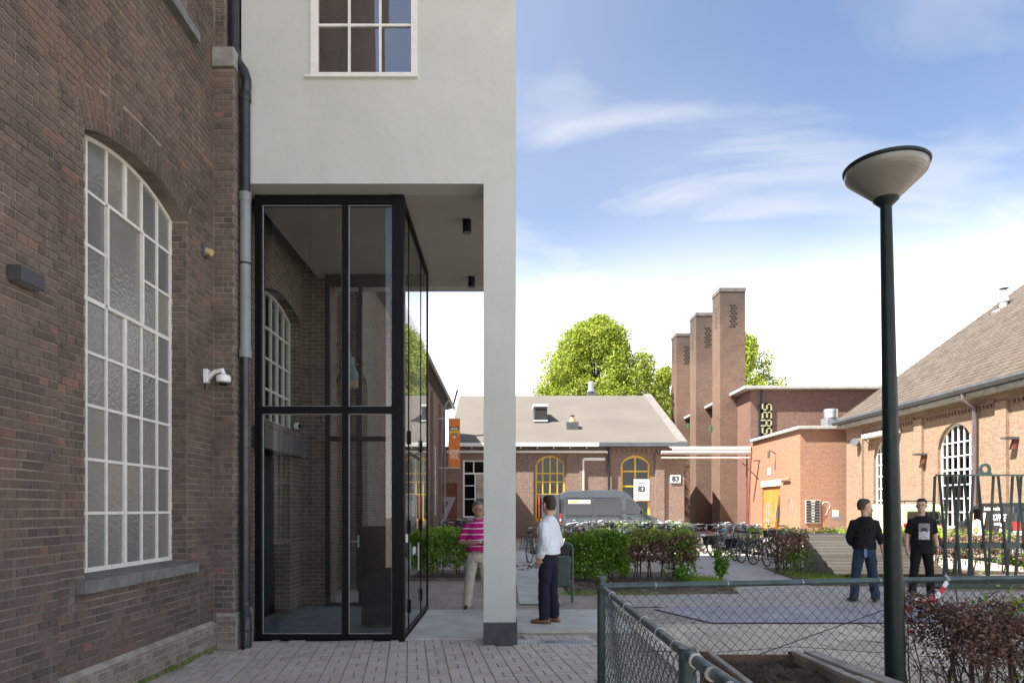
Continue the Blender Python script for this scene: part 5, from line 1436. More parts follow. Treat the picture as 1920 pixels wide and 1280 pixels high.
for i, (p, q) in enumerate((((2.12, 4.74, .66), (2.40, 2.9, .62)), ((2.20, 4.45, .64), (2.50, 2.9, .60)))):
    t = empty('loose_board', ((p[0] + q[0]) / 2, (p[1] + q[1]) / 2, 0), 'grey weathered board lying along the planter edge, ' + ('the inner one' if i == 0 else 'the outer one'), 'board', 'loose boards by the planter')
    MB().bar(p, q, .10, .022).build('plank', M['old_wood'], t, bevel=.003)
    for k in (0, 1): MB().bar((p[0] * (1 - k) + q[0] * k + .0, p[1] * (1 - k) + q[1] * k - (.1 if k == 0 else -.1), .0), (p[0] * (1 - k) + q[0] * k, p[1] * (1 - k) + q[1] * k - (.1 if k == 0 else -.1), p[2] - .012), .05, .05, up=(1, 0, 0)).build('support', M['brown_wood'], t)

# ------------------------------------------------------------------ hedges, shrubs, weeds
M['leaf_hedge'] = leaf_mat('hedge_green', [(0, (0.06, 0.15, 0.016)), (.5, (0.135, 0.28, 0.026)), (1, (0.24, 0.40, 0.04))], .38)
M['leaf_lime'] = leaf_mat('lime_leaves', [(0, (0.13, 0.25, 0.025)), (.5, (0.24, 0.38, 0.04)), (1, (0.36, 0.45, 0.07))], .4)
M['leaf_brown'] = leaf_mat('dry_beech_leaves', [(0, (0.07, 0.040, 0.030)), (.4, (0.14, 0.078, 0.056)), (.75, (0.22, 0.125, 0.09)), (.9, (0.32, 0.205, 0.15)), (1, (0.44, 0.33, 0.26))], .15, .7)  # palest tones put specular glints on the leaves into their colour
M['twig'] = mat('twig', (0.075, 0.058, 0.048), .9, var=.3, vscale=10)
def box_leaves(x0, x1, y0, y1, z0, z1, n, size, seed, rough=.06, dens_top=1.6, flat=.5):
    rg = np.random.default_rng(seed)
    u = rg.random((n, 3))
    side = rg.random(n)
    # most leaves near the clipped faces
    m = side < .34; u[m, 2] = 1 - np.abs(rg.normal(0, .10, m.sum()))
    m = (side >= .34) & (side < .72); u[m, 1] = np.abs(rg.normal(0, .12, m.sum()))
    m = (side >= .72) & (side < .82); u[m, 0] = np.abs(rg.normal(0, .06, m.sum())) * (1 if True else 0)
    m = (side >= .82) & (side < .9); u[m, 0] = 1 - np.abs(rg.normal(0, .06, m.sum()))
    c = np.array([x0, y0, z0]) + u * np.array([x1 - x0, y1 - y0, z1 - z0])
    c += rg.normal(0, rough, (n, 3)) * np.array([1, 1, .6])
    c[:, 2] += .05 * np.sin(c[:, 0] * 5.1 + seed) + .04 * np.sin(c[:, 0] * 11 + c[:, 1] * 5)
    nrm = rg.normal(size=(n, 3)) + np.array([0, -.5, .5]); nrm /= np.linalg.norm(nrm, axis=1)[:, None]
    t1 = np.cross(nrm, rg.normal(size=(n, 3))); t1 /= np.linalg.norm(t1, axis=1)[:, None]
    t2 = np.cross(nrm, t1); s = size * (.6 + .8 * rg.random((n, 1)))
    V = np.stack([c - t1 * s, c - t2 * s * flat + nrm * s * .15, c + t1 * s, c + t2 * s * flat + nrm * s * .15], axis=1).reshape(-1, 3)
    return V, np.arange(4 * n).reshape(-1, 4)
def twigs(mb, x0, x1, y0, y1, zt, n, rg, r=.012, spread=.18, zlo=.0, branch=3):
    for i in range(n):
        x = x0 + (x1 - x0) * (i + rg.random()) / n; y = rg.uniform(y0, y1)
        top = Vector((x + rg.uniform(-spread, spread), y + rg.uniform(-spread, spread) * .6, zt * rg.uniform(.8, .98)))
        b = Vector((x, y, zlo)); m = b.lerp(top, .45) + Vector((rg.uniform(-.05, .05), 0, 0))
        mb.tube([b, m, top], [r, r * .8, r * .3], 6)
        for k in range(branch):
            f = rg.uniform(.25, .9); p = b.lerp(m, f * 2) if f < .5 else m.lerp(top, f * 2 - 1)
            q = p + Vector((rg.uniform(-1, 1) * spread * 1.6, rg.uniform(-1, 1) * spread, rg.uniform(.05, .35) * zt))
            mb.tube([p, p.lerp(q, .5) + Vector((0, 0, .03)), q], [r * .5, r * .35, r * .15], 4)
            for kk in range(2):
                p2 = p.lerp(q, rg.uniform(.3, 1)); q2 = p2 + Vector((rg.uniform(-.12, .12), rg.uniform(-.1, .1), rg.uniform(-.02, .14)))
                mb.tube([p2, q2], [r * .25, r * .1], 3)
def hedge(name, x0, x1, y0, y1, ht, lab, layers, nstem, seed, r=.012, zc=.4, base=.05):
    t = empty(name, ((x0 + x1) / 2, (y0 + y1) / 2, base), lab, 'hedge')
    rg = random.Random(seed)
    mb = MB(); twigs(mb, x0 + .03, x1 - .03, y0 + .05, y1 - .05, ht, nstem, rg, r, zlo=base - .02); mb.build('stems', M['twig'], t, kind='stuff')
    for k, (mt, n, size, bx) in enumerate(layers):
        V, Q = box_leaves(*bx, n, size, seed + k); fast_mesh('foliage', V, Q, M[mt], t, kind='stuff')
    return t
H = 1.05
hedge('hedge', 1.45, 4.3, 15.3, 16.3, 1.05, 'clipped hedge, green left and brown right, in front of the packed bicycles', [
    ('leaf_hedge', 8500, .038, (1.55, 2.75, 15.15, 16.2, .22, 1.06)), ('leaf_lime', 2200, .036, (1.45, 3.4, 15.25, 16.2, .9, 1.10)),
    ('leaf_brown', 10000, .034, (2.55, 4.28, 15.3, 16.25, .48, 1.05)), ('leaf_hedge', 700, .045, (3.7, 4.3, 15.2, 16.2, .08, .95)), ('leaf_lime', 700, .04, (3.0, 4.25, 15.3, 16.2, 1.0, 1.12)), ('leaf_brown', 1500, .045, (1.45, 2.6, 15.6, 16.25, .55, 1.02))], 20, 21, .02)
hedge('hedge', -2.2, -.2, 16.2, 17.2, 1.1, 'fresh green hedge beside the man in the magenta shirt', [
    ('leaf_hedge', 6000, .040, (-2.2, -.35, 16.1, 17.1, .25, 1.05)), ('leaf_lime', 4000, .038, (-2.2, -.5, 16.15, 17.1, .55, 1.14)), ('leaf_brown', 900, .045, (-.7, -.1, 16.3, 17.1, .35, 1.0))], 12, 33, .016)
hedge('hedge', 6.85, 7.5, 16.9, 17.9, 1.1, 'thin brown hedge between parked bicycles and wooden ramp', [
    ('leaf_brown', 1700, .035, (6.85, 7.5, 16.9, 17.8, .42, 1.04)), ('leaf_hedge', 700, .035, (6.95, 7.6, 16.8, 17.6, .08, .6))], 9, 44, .016, base=.04)
hedge('hedge', 10.2, 15.2, 16.9, 17.7, .92, 'brown hedge with green patches behind the green steel rack', [
    ('leaf_brown', 5200, .038, (10.2, 15.2, 16.9, 17.7, .48, .96)), ('leaf_hedge', 1100, .04, (10.2, 15.2, 16.8, 17.7, .05, .8)), ('leaf_lime', 700, .036, (10.0, 14.6, 17.2, 17.8, .88, 1.04))], 26, 55, .018, base=.04)
hedge('hedge', 8.1, 13.5, 22.4, 23.2, 1.1, 'yellow green low hedge in the sun behind the wooden ramp', [
    ('leaf_lime', 2400, .05, (8.1, 13.5, 22.4, 23.2, .3, .98))], 16, 66, .016, base=0)
hedge('hedge', 4.2, 8.0, 29.2, 30.0, 1.2, 'yellow green low hedge in the sun behind the far bicycles', [
    ('leaf_lime', 2000, .06, (4.2, 8.0, 29.2, 30.0, .3, 1.05))], 12, 77, .016, base=0)
# beech hedge in the right foreground
fh = hedge('beech_hedge', 3.05, 5.0, 4.35, 5.15, 1.0, 'leggy brown beech hedge in the right foreground', [
    ('leaf_brown', 14000, .0165, (3.0, 5.0, 4.35, 5.15, .68, .96)), ('leaf_brown', 900, .016, (3.0, 5.0, 4.4, 5.1, .45, .75)), ('leaf_lime', 260, .022, (3.3, 4.1, 4.35, 5.0, .90, .99)), ('leaf_lime', 60, .024, (2.75, 3.9, 4.3, 4.7, .22, .5))], 22, 88, .016, base=.01)
rg_ = random.Random(9); mb = MB(); twigs(mb, 2.95, 4.9, 4.3, 5.1, .95, 60, rg_, .006, .28, .2, 4); mb.build('twigs', M['twig'], fh, kind='stuff')
def shrub(name, x, y, ht, r, n, lab, mt='leaf_hedge', size=.04, seed=1, cat='shrub'):
    t = empty(name, (x, y, .02), lab, cat)
    rg = random.Random(seed); mb = MB(); cs = []; rs = []
    for i in range(9):
        a = rg.uniform(0, 6.28); q = Vector((x + math.cos(a) * r * rg.uniform(.2, 1), y + math.sin(a) * r * rg.uniform(.2, 1), ht * rg.uniform(.55, 1)))
        mb.tube([(x + rg.uniform(-.04, .04), y, 0), ((x + q.x) / 2, (y + q.y) / 2, q.z * .6), q], [.010, .007, .003], 5)
        for f in (.45, .7, 1.0): cs.append((x + (q.x - x) * f, y + (q.y - y) * f, q.z * (f if f > .5 else .5))); rs.append((r * .5, r * .5, r * .55))
    mb.build('stems', M['twig'], t, kind='stuff')
    V, Q = leaf_cloud(cs, rs, n, size, .55, seed, .2); fast_mesh('foliage', V, Q, M[mt], t, kind='stuff')
shrub('young_shrub', PX(1353, 15.3), 15.3, .72, .20, 700, 'young leafy shrub standing alone beside the grey tile path', seed=4)
shrub('ground_shrub', 1.98, 14.2, .32, .22, 420, 'low green clump at the foot of the clipped hedge', seed=6, size=.035)
shrub('ground_shrub', 3.85, 14.9, .42, .2, 420, 'green clump at the bare right foot of the clipped hedge', seed=7, size=.035)
shrub('weed_clump', .95, 3.35, .42, .16, 260, 'green weeds growing inside the fence at the bottom edge', 'leaf_lime', .024, 8, 'weeds')
shrub('weed_clump', 1.05, 2.8, .52, .13, 240, 'green weeds by the near fence post at the bottom edge', 'leaf_hedge', .022, 10, 'weeds')
def grass(name, x0, x1, y0, y1, n, ht, lab, seed):
    rg = np.random.default_rng(seed)
    b = np.stack([rg.uniform(x0, x1, n), rg.uniform(y0, y1, n), np.full(n, .03)], 1)
    d = rg.normal(0, .35, (n, 3)); d[:, 2] = 1; h_ = ht * (.4 + .8 * rg.random((n, 1)))
    s = rg.normal(size=(n, 3)); s[:, 2] = 0; s /= np.linalg.norm(s, axis=1)[:, None]
    V = np.stack([b - s * .006, b + s * .006, b + d * h_ + s * .001, b + d * h_ - s * .001], 1).reshape(-1, 3)
    o = fast_mesh(name, V, np.arange(4 * n).reshape(-1, 4), M['leaf_lime'], None, (x0, y0, 0), 'stuff'); props(o, lab, 'grass')
grass('grass', 4.0, 4.75, 14.0, 15.6, 1500, .16, 'grass tuft at the right end of the clipped hedge', 3)
grass('grass', 6.9, 9.4, 15.3, 16.9, 1800, .12, 'thin grass in front of the bicycles and ramp', 4)
grass('grass', .8, 2.9, 12.9, 13.6, 700, .06, 'thin grass along the bed edge behind the wire fence', 5)
V, Q = box_leaves(1.3, 4.5, 13.4, 15.4, .055, .075, 900, .028, 91, .004); o = fast_mesh('fallen_leaves', V, Q, M['leaf_brown'], None, (3, 14, 0), 'stuff'); props(o, 'dry fallen leaves on the bed under the clipped hedge', 'leaves')
V, Q = box_leaves(.1, 1.2, 18.5, 20.5, .015, .03, 160, .04, 92, .004); o = fast_mesh('fallen_leaves', V, Q, M['leaf_brown'], None, (.5, 19, 0), 'stuff'); props(o, 'dry fallen leaves on the path behind the column', 'leaves')

# ------------------------------------------------------------------ barrier tape
BT = empty('barrier_tape', (4.1, 5.65, 1.0), 'torn red and white barrier tape tied to the fence rail', 'tape')
M['tape_white'] = mat('tape_white', (0.72, 0.72, 0.72), .35, var=.05); M['tape_red'] = mat('tape_red', (0.62, 0.03, 0.035), .35, var=.1)
tk = [PX(1773, 5.62), 5.62, 1.10]
def ribbon(pts, w, nm0):
    pts = [Vector(p) for p in pts]
    k = 0; acc = []
    seg = []
    for i in range(len(pts) - 1):
        n_ = 4
        for j in range(n_): seg.append(pts[i].lerp(pts[i + 1], j / n_))
    seg.append(pts[-1])
    for i in range(0, len(seg) - 1, 3):
        mb = MB(); part = seg[i:i + 4]
        for a, b in zip(part[:-1], part[1:]):
            d = (b - a).normalized(); tw_ = .8 * math.sin(i * 1.3); sd = d.cross(Vector((math.sin(tw_), -math.cos(tw_), .25))).normalized() * w / 2
            mb.add([a - sd, a + sd, b + sd, b - sd], [(0, 1, 2, 3)])
        mb.build('red_stripe' if (i // 3) % 2 else 'white_stripe', M['tape_red'] if (i // 3) % 2 else M['tape_white'], BT)
def tp(px, py, Y): return (PX(px, Y), Y, PZ(py, Y))
MB().tube([tp(1774, 1077, 5.58), tp(1778, 1086, 5.6), tp(1772, 1094, 5.62), tp(1768, 1084, 5.66), tp(1774, 1077, 5.62)], .006, 6).build('knot', M['tape_white'], BT, smooth=True)
ribbon([tp(1776, 1090, 5.58), tp(1768, 1103, 5.56), tp(1757, 1118, 5.5), tp(1748, 1130, 5.4)], .035, 'a')
ribbon([tp(1762, 1112, 5.53), tp(1750, 1122, 5.45), tp(1738, 1128, 5.35), tp(1726, 1126, 5.25), tp(1712, 1122, 5.2), tp(1703, 1133, 5.2), tp(1697, 1142, 5.2)], .04, 'b')
ribbon([tp(1712, 1122, 5.19), tp(1706, 1140, 5.18), tp(1702, 1155, 5.18), tp(1712, 1168, 5.18)], .035, 'c')
ribbon([tp(1702, 1175, 5.18), tp(1706, 1186, 5.16), tp(1716, 1184, 5.15)], .04, 'd')

# ------------------------------------------------------------------ litter bin
TB = empty('litter_bin', (1.08, 12.2, 0), 'dark green open topped litter bin on a post beside the man in white', 'bin')
tx, ty = PX(1057, 12.2), 12.2
mb = MB(); mb.prism([(tx - .24, .28), (tx + .10, .28), (tx + .115, .84), (tx - .24, .84)], 'y', ty - .17, ty + .17); mb.build('body', mat('bin_green', (0.035, 0.06, 0.055), .5, var=.2, vscale=6), TB, bevel=.04, seg=3)
mb = MB(); mb.prism([(tx - .22, .845), (tx + .09, .845), (tx + .09, .985), (tx + .05, 1.02), (tx - .12, 1.02), (tx - .22, .95)], 'y', ty - .155, ty + .155); hd = mb.build('hood', M['black'], TB, bevel=.02)
MB().tube([(tx + .155, ty, 0), (tx + .155, ty, .95), (tx + .14, ty, 1.01), (tx + .09, ty, 1.04), (tx - .15, ty, 1.045)], .024, 12).build('post', M['green_rail'], TB, smooth=True)
MB().box(tx + .10, tx + .15, ty - .03, ty + .03, .35, .40).build('bracket', M['dark_grey'], TB); MB().box(tx + .10, tx + .15, ty - .03, ty + .03, .72, .77).build('bracket', M['dark_grey'], TB)
MB().box(tx - .23, tx + .10, ty - .175, ty - .171, .81, .845).build('rim', M['green_rail'], TB)

# ------------------------------------------------------------------ wooden ramp
RP = empty('wooden_ramp', (9.2, 17.0, 0), 'weathered plank ramp rising behind the two standing men', 'ramp')
M['plank'] = piece_mat('ramp_plank', [(0, (0.46, 0.365, 0.24)), (.5, (0.57, 0.46, 0.32)), (1, (0.66, 0.56, 0.41))], grime=.25, grime_c=(.2, .17, .13), mottled=.2, bump=.3)
rx0, rx1, ry0, ry1, rz0, rz1 = 7.82, 10.5, 16.15, 17.95, .12, .985
npl = 13
for i in range(npl):
    f = (i + .5) / npl; y = ry0 + (ry1 - ry0) * f; z = rz0 + (rz1 - rz0) * f
    d = Vector((0, ry1 - ry0, rz1 - rz0)); Ln = d.length; d.normalize(); nn = Vector((0, -d.z, d.y))
    c = Vector(((rx0 + rx1) / 2 + random.uniform(-.02, .02), y, z))
    MB().obox(c, ((rx1 - rx0) / 2, 0, random.uniform(-.004, .004)), d * (Ln / npl / 2 - .016), nn * .014).build('plank', M['plank'], RP)
for x in (rx0 + .05, (rx0 + rx1) / 2, rx1 - .05):
    mb = MB(); mb.prism([(ry0, .02), (ry0, rz0 - .025), (ry1, rz1 - .025), (ry1, .02)] if x != (rx0 + rx1) / 2 else [(ry0 + .1, .02), (ry1, .02), (ry1, rz1 - .03)], 'x', x - .022, x + .022); mb.build('side_board', M['old_wood'], RP)
MB().box(rx0, rx1, ry1 + .02, ry1 + .75, rz1 - .02, rz1 + .02).build('deck', M['old_wood'], RP)
for x in (rx0 + .05, rx1 - .05): MB().box(x - .04, x + .04, ry1 + .62, ry1 + .70, 0, rz1 - .02).build('leg', M['old_wood'], RP)
MB().box(rx0 + .3, rx0 + .8, ry0 - .12, ry0 - .02, .04, .12).build('foot_block', M['brown_wood'], RP)

# ------------------------------------------------------------------ green steel frame
SF = empty('steel_rack', (10.5, 14.6, 0), 'tall green steel rack of slanting flat bars with a lifting eye', 'rack')
fy = 14.6
zt_ = PZ(889, fy); fx0, fx1 = PX(1757, fy), 12.9
M['frame_green'] = mat('frame_green', (0.022, 0.052, 0.040), .5, var=.2, vscale=5)
MB().box(fx0 - .02, fx1, fy - .03, fy + .03, zt_ - .035, zt_).build('top_rail', M['frame_green'], SF)
tops = [1757, 1781, 1803, 1829, 1867, 1903, 1919, 1945, 1975, 2005, 2040]
for i, px in enumerate(tops):
    x = PX(px, fy)
    MB().bar((x + .02, fy - .045, zt_ - .036), (x - .02, fy - .40, .10), .055, .012, up=(0, 1, 0)).build('front_bar', M['lamp_green'], SF)
    MB().bar((x - .02, fy + .04, zt_ - .036), (x + .11, fy + .38, .10), .06, .012, up=(0, 1, 0)).build('rear_bar', M['frame_green'], SF)
for dy, z in ((-.24, PZ(1022, fy)), (.22, PZ(1022, fy))): MB().box(fx0 - .05, fx1, fy + dy - .012, fy + dy + .012, z - .05, z + .05).build('mid_rail', M['frame_green'], SF)
for dy in (-.42, .40): MB().box(fx0 - .15, fx1, fy + dy - .04, fy + dy + .04, .03, .11).build('base_rail', M['frame_green'], SF)
for x in (fx0 - .1, 11.2, fx1 - .1): MB().box(x - .05, x + .05, fy - .38, fy + .36, .0, .03).build('skid', M['frame_green'], SF)
ex = PX(1847, fy); ez = zt_ + .11
mb = MB(); n_ = 24
for i in range(n_):
    a0, a1 = 2 * math.pi * i / n_, 2 * math.pi * (i + 1) / n_
    q = lambda a, r: (ex + r * math.cos(a), ez + r * math.sin(a))
    mb.prism([q(a0, .065), q(a1, .065), q(a1, .125), q(a0, .125)], 'y', fy - .012, fy + .012)
mb.prism([(ex - .15, zt_), (ex + .15, zt_), (ex + .115, ez - .05), (ex + .06, ez - .075), (ex - .06, ez - .075), (ex - .115, ez - .05)], 'y', fy - .014, fy + .014)
mb.build('lifting_eye', M['frame_green'], SF)
# low bicycle stand seen beside the column
t = empty('bicycle_stand', (PX(985, 30), 29, 0), 'low dark bicycle stand at the workshop kerb beside the column', 'stand')
for i in range(4):
    x = PX(976 + i * 5.5, 29); MB().tube([(x, 28.8, .12), (x + .08, 28.9, .55), (x + .22, 28.9, .6), (x + .3, 29.0, .12)], .02, 6).build('hoop', M['dark_grey'], t)
MB().box(PX(972, 29), PX(1003, 29), 28.85, 28.95, .0, .03).build('base_bar', M['dark_grey'], t)

# small wear of the place: weeds at the wall foot, bits of leaf on the paving
grass('grass', -3.40, -3.36, 5.3, 8.0, 260, .05, 'tiny weeds along the foot of the brick plinth', 15)
rg_ = np.random.default_rng(77); n_ = 170
c_ = np.stack([rg_.uniform(-3.3, 1.1, n_), rg_.uniform(5.8, 8.9, n_), np.full(n_, .0185)], 1)
c_[:60, 0] = -3.36 + np.abs(rg_.normal(0, .08, 60)); c_[60:100, 1] = 8.50 - np.abs(rg_.normal(0, .05, 40)); c_[60:100, 0] = rg_.uniform(-3.0, -1.3, 40)
s_ = rg_.uniform(.004, .016, (n_, 1)); a_r = rg_.uniform(0, 6.28, n_); t1 = np.stack([np.cos(a_r), np.sin(a_r), rg_.normal(0, .15, n_)], 1); t2 = np.stack([-np.sin(a_r), np.cos(a_r), rg_.normal(0, .15, n_)], 1)
V = np.stack([c_ - t1 * s_, c_ - t2 * s_ * .5, c_ + t1 * s_, c_ + t2 * s_ * .5], 1).reshape(-1, 3)
o = fast_mesh('leaf_litter', V, np.arange(4 * n_).reshape(-1, 4), M['leaf_brown'], None, (-1, 7, 0), 'stuff'); props(o, 'scattered bits of dry leaf on the foreground paving', 'litter')

# ------------------------------------------------------------------ vehicles (built in their own frame: x forwards, y left, z up)
M['tyre'] = M['rubber']
M['rim'] = mat('wheel_rim', (0.32, 0.33, 0.34), .35, metal=.8)
M['car_glass'] = glass_mat('vehicle_glass', (0.14, 0.16, 0.16), 0.10)
M['red_lens'] = mat('red_lens', (0.55, 0.012, 0.012), .2, coat=.6); M['white_lens'] = mat('white_lens', (0.75, 0.75, 0.73), .2, coat=.6)
M['trim'] = mat('vehicle_trim', (0.025, 0.026, 0.028), .55)
def paint(name, c, rough=.3, coat=.8, var=.03): return mat(name, c, rough, var=var, vscale=1.5, coat=coat)
def vehicle(name, loc, rotz, label, top, L, w, wheels, r, body_m, belt, tumble, category='van'):
    t = empty(name, loc, label, category)
    t.rotation_euler.z = rotz
    def hw(z): return w / 2 - tumble * max(0.0, (z - belt)) / max(.1, max(p[1] for p in top) - belt) - .03 * max(0, .5 - z)
    bottom = [(L - .08, .30)]
    for wx in sorted(wheels, reverse=True):
        ra = r + .085
        for i in range(13):
            a = math.pi * i / 12; bottom.append((wx + ra * math.cos(a), max(.30, r * .95 + ra * math.sin(a))))
    bottom.append((.06, .30))
    outline = list(top) + bottom                     # top runs from rear to front
    n = len(outline)
    mb = MB()
    vs = [(x, hw(z), z) for x, z in outline] + [(x, -hw(z), z) for x, z in outline]
    fs = [tuple(range(n)), tuple(reversed(range(n, 2 * n)))] + [(i, n + i, n + (i + 1) % n, (i + 1) % n) for i in range(n)]
    mb.add(vs, fs); mb.build('body', body_m, t, local=True, bevel=.045, seg=3, angle=28)
    MB().box(.3, L - .3, -w / 2 + .12, w / 2 - .12, .26, .62).build('underbody', M['trim'], t, local=True)
    for wx in wheels:
        for s in (1, -1):
            y = s * (w / 2 - .13)
            m2 = MB(); pr = [(r * .62, -.10), (r * .93, -.105), (r, -.07), (r, .07), (r * .93, .105), (r * .62, .10)]
            n_ = 28; V_ = []
            for rr, yy in pr:
                for j in range(n_): a = 2 * math.pi * j / n_; V_.append((wx + rr * math.cos(a), y + yy, r + rr * math.sin(a)))
            F_ = [(i * n_ + j, i * n_ + (j + 1) % n_, (i + 1) * n_ + (j + 1) % n_, (i + 1) * n_ + j) for i in range(5) for j in range(n_)]
            m2.add(V_, F_); wo = m2.build('wheel', M['tyre'], t, smooth=True, local=True)
            m3 = MB(); m3.tube([(wx, y + s * .085, r), (wx, y + s * .05, r)], [r * .6, r * .62], 24); m3.build('rim', M['rim'], wo, local=True)
            m3 = MB()
            for k in range(5):
                a = 2 * math.pi * k / 5; m3.bar((wx + .05 * math.cos(a), y + s * .092, r + .05 * math.sin(a)), (wx + r * .58 * math.cos(a), y + s * .092, r + r * .58 * math.sin(a)), .05, .012, up=(0, 1, 0))
            m3.build('spokes', M['galv'], wo, local=True, kind='stuff')
    def side_poly(nm, poly, mt, off=.006, s=-1, parent=None, thick=None):
        m2 = MB(); pts = [(x, s * (hw(z) + off), z) for x, z in poly]
        m2.add(pts, [tuple(range(len(pts)))] if s > 0 else [tuple(reversed(range(len(pts))))])
        return m2.build(nm, mt, parent or t, local=True)
    def side_line(nm, pts, mt, wd=.012, off=.004, s=-1):
        m2 = MB(); m2.tube([(x, s * (hw(z) + off), z) for x, z in pts], wd / 2, 4); return m2.build(nm, mt, t, local=True)
    return t, hw, side_poly, side_line

# grey van in front of the workshop, its rear doors open
top = [(.02, .45), (0, .9), (0, 2.2), (.05, 2.45), (.3, 2.57), (1.5, 2.63), (2.9, 2.63), (3.25, 2.55), (3.5, 2.38), (4.15, 1.62), (4.35, 1.42), (4.85, 1.24), (5.12, 1.02), (5.2, .75), (5.2, .42)]
van_grey = paint('van_grey_paint', (0.055, 0.070, 0.082), .36, .25)
gv, hw, sp, sl_ = vehicle('grey_van', (PX(1050, 34.0), 35.0, 0), 0, 'grey panel van with its rear doors open before the workshop', top, 5.2, 1.98, (1.0, 4.28), .35, van_grey, 1.3, .14)
def rrect(x0, x1, z0, z1, c=.08): return [(x0 + c, z0), (x1 - c, z0), (x1, z0 + c), (x1, z1 - c), (x1 - c, z1), (x0 + c, z1), (x0, z1 - c), (x0, z0 + c)]
sw1 = sp('side_window', rrect(.18, 1.62, 1.38, 2.22, .1), M['car_glass']); sp('side_window', rrect(1.66, 3.08, 1.38, 2.22, .1), M['car_glass'])
for z in (1.36, 2.25): sl_('window_seal', [(.2, z), (3.06, z)], M['trim'], .02)
cw = [(3.28, 1.45), (4.12, 1.45), (4.08, 1.56), (3.62, 2.12), (3.5, 2.18), (3.3, 2.18)]
sp('cab_window', cw, M['car_glass'], .006); sp('cab_window', cw, M['car_glass'], .006, 1)
sp('window_sticker', [(.42, 1.95), (1.52, 1.95), (1.52, 2.14), (.42, 2.14)], M['white'], .012)
st = sp('sticker_print', [(.44, 1.99), (.92, 1.99), (.92, 2.10), (.44, 2.10)], mat('sticker_orange', (0.75, 0.42, 0.1), .6), .016)
for pts in ([(1.64, .45), (1.64, 2.5)], [(3.17, .45), (3.17, 2.3), (3.25, 2.42)], [(4.2, 1.0), (4.2, 1.42)]): sl_('door_seam', pts, M['trim'], .014)
sl_('rub_strip', [(.1, .85), (.6, .85)], M['trim'], .07); sl_('rub_strip', [(1.5, .85), (3.8, .85)], M['trim'], .07)
for x in (2.95, 3.32): sl_('door_handle', [(x, 1.28), (x + .18, 1.28)], M['trim'], .04)
m2 = MB(); m2.obox((4.12, -(hw(1.5) + .16), 1.5), (.07, 0, 0), (0, .09, 0), (0, 0, .16)); m2.build('mirror', M['trim'], gv, local=True, bevel=.03)
m2 = MB(); m2.obox((4.12, (hw(1.5) + .16), 1.5), (.07, 0, 0), (0, .09, 0), (0, 0, .16)); m2.build('mirror', M['trim'], gv, local=True, bevel=.03)
sp('headlight', [(4.82, .88), (5.12, .82), (5.10, 1.0), (4.86, 1.17)], M['white_lens'], .01)
m2 = MB(); m2.box(5.05, 5.26, -.9, .9, .32, .62); m2.build('front_bumper', M['trim'], gv, local=True, bevel=.05)
m2 = MB(); m2.box(-.10, .12, -.95, .95, .32, .5); m2.build('rear_bumper', M['trim'], gv, local=True, bevel=.03)
m2 = MB(); m2.box(-.03, .05, -(hw(1.1) + .008), -(hw(1.1) - .12), .95, 1.45); tl = m2.build('tail_light', M['red_lens'], gv, local=True)
m2 = MB(); m2.box(-.034, .054, -(hw(1.1) + .011), -(hw(1.1) - .12), 1.08, 1.2); m2.build('reversing_lens', M['white_lens'], tl, local=True)
m2 = MB(); m2.box(-.012, .01, -.82, .82, .55, 2.35); m2.build('load_opening', M['dark_room'], gv, local=True)
m2 = MB(); m2.box(-.92, -.02, -(hw(1.1) + .02), -(hw(1.1) - .03), .5, 2.42); dr = m2.build('rear_door', van_grey, gv, local=True, bevel=.02)
m2 = MB(); m2.box(-.78, -.18, -(hw(1.1) + .025), -(hw(1.1) + .021), 1.4, 2.1); m2.build('pane', M['car_glass'], dr, local=True)
m2 = MB(); m2.obox((-1.0, -.35, 1.45), (.02, .0, 0), (0, .42, 0), (0, 0, .95)); d2 = m2.build('rear_door', mat('door_lining_red', (0.22, 0.03, 0.025), .6), gv, local=True)
m2 = MB(); m2.box(-1.06, -1.0, -.72, -.55, 1.9, 2.3); m2.build('lamp_unit', M['red_lens'], d2, local=True)

# lime van and coffee van by the hall (seen from behind and from their left)
def compact(name, loc, rotz, label, body, W=1.72, Hh=1.86, L=4.1):
    top = [(.03, .42), (0, .75), (.02, 1.1), (.08, 1.55), (.16, Hh - .12), (.32, Hh), (2.3, Hh), (2.62, Hh - .08), (3.2, 1.22), (3.75, 1.06), (4.02, .86), (4.08, .45)]
    return vehicle(name, loc, rotz, label, top, L, W, (.82, 3.32), .31, body, 1.0, .12)
M['lime'] = paint('lime_white_paint', (0.50, 0.57, 0.30), .3, .4)
M['lime_green'] = paint('lime_green_paint', (0.42, 0.56, 0.06), .3, .5)
lv, hwl, sp, sl_ = compact('lime_van', (PX(1690, 25.2) + .86, 25.2, 0), R(90), 'pale lime green van with a roof rack parked by the hall, behind the men', M['lime'])
sp('cab_window', [(2.1, 1.12), (3.12, 1.18), (2.66, 1.66), (2.1, 1.68)], M['car_glass'], .006, 1); sp('cab_window', [(2.1, 1.12), (3.12, 1.18), (2.66, 1.66), (2.1, 1.68)], M['car_glass'], .006, -1)
for s in (1, -1): sl_('door_seam', [(2.02, .45), (2.02, 1.75)], M['trim'], .012, .004, s)
m2 = MB(); m2.box(-.012, .012, -.68, .68, .55, 1.0); m2.obox((.004, 0, .78), (.01, 0, 0), (0, .74, 0), (0, 0, .22)); m2.build('tailgate', M['lime_green'], lv, local=True)
m2 = MB(); m2.add([(.002, -.66, 1.10), (.002, .66, 1.10), (.068, .60, 1.60), (.068, -.60, 1.60)], [(0, 3, 2, 1)]); rw = m2.build('rear_window', M['car_glass'], lv, local=True)
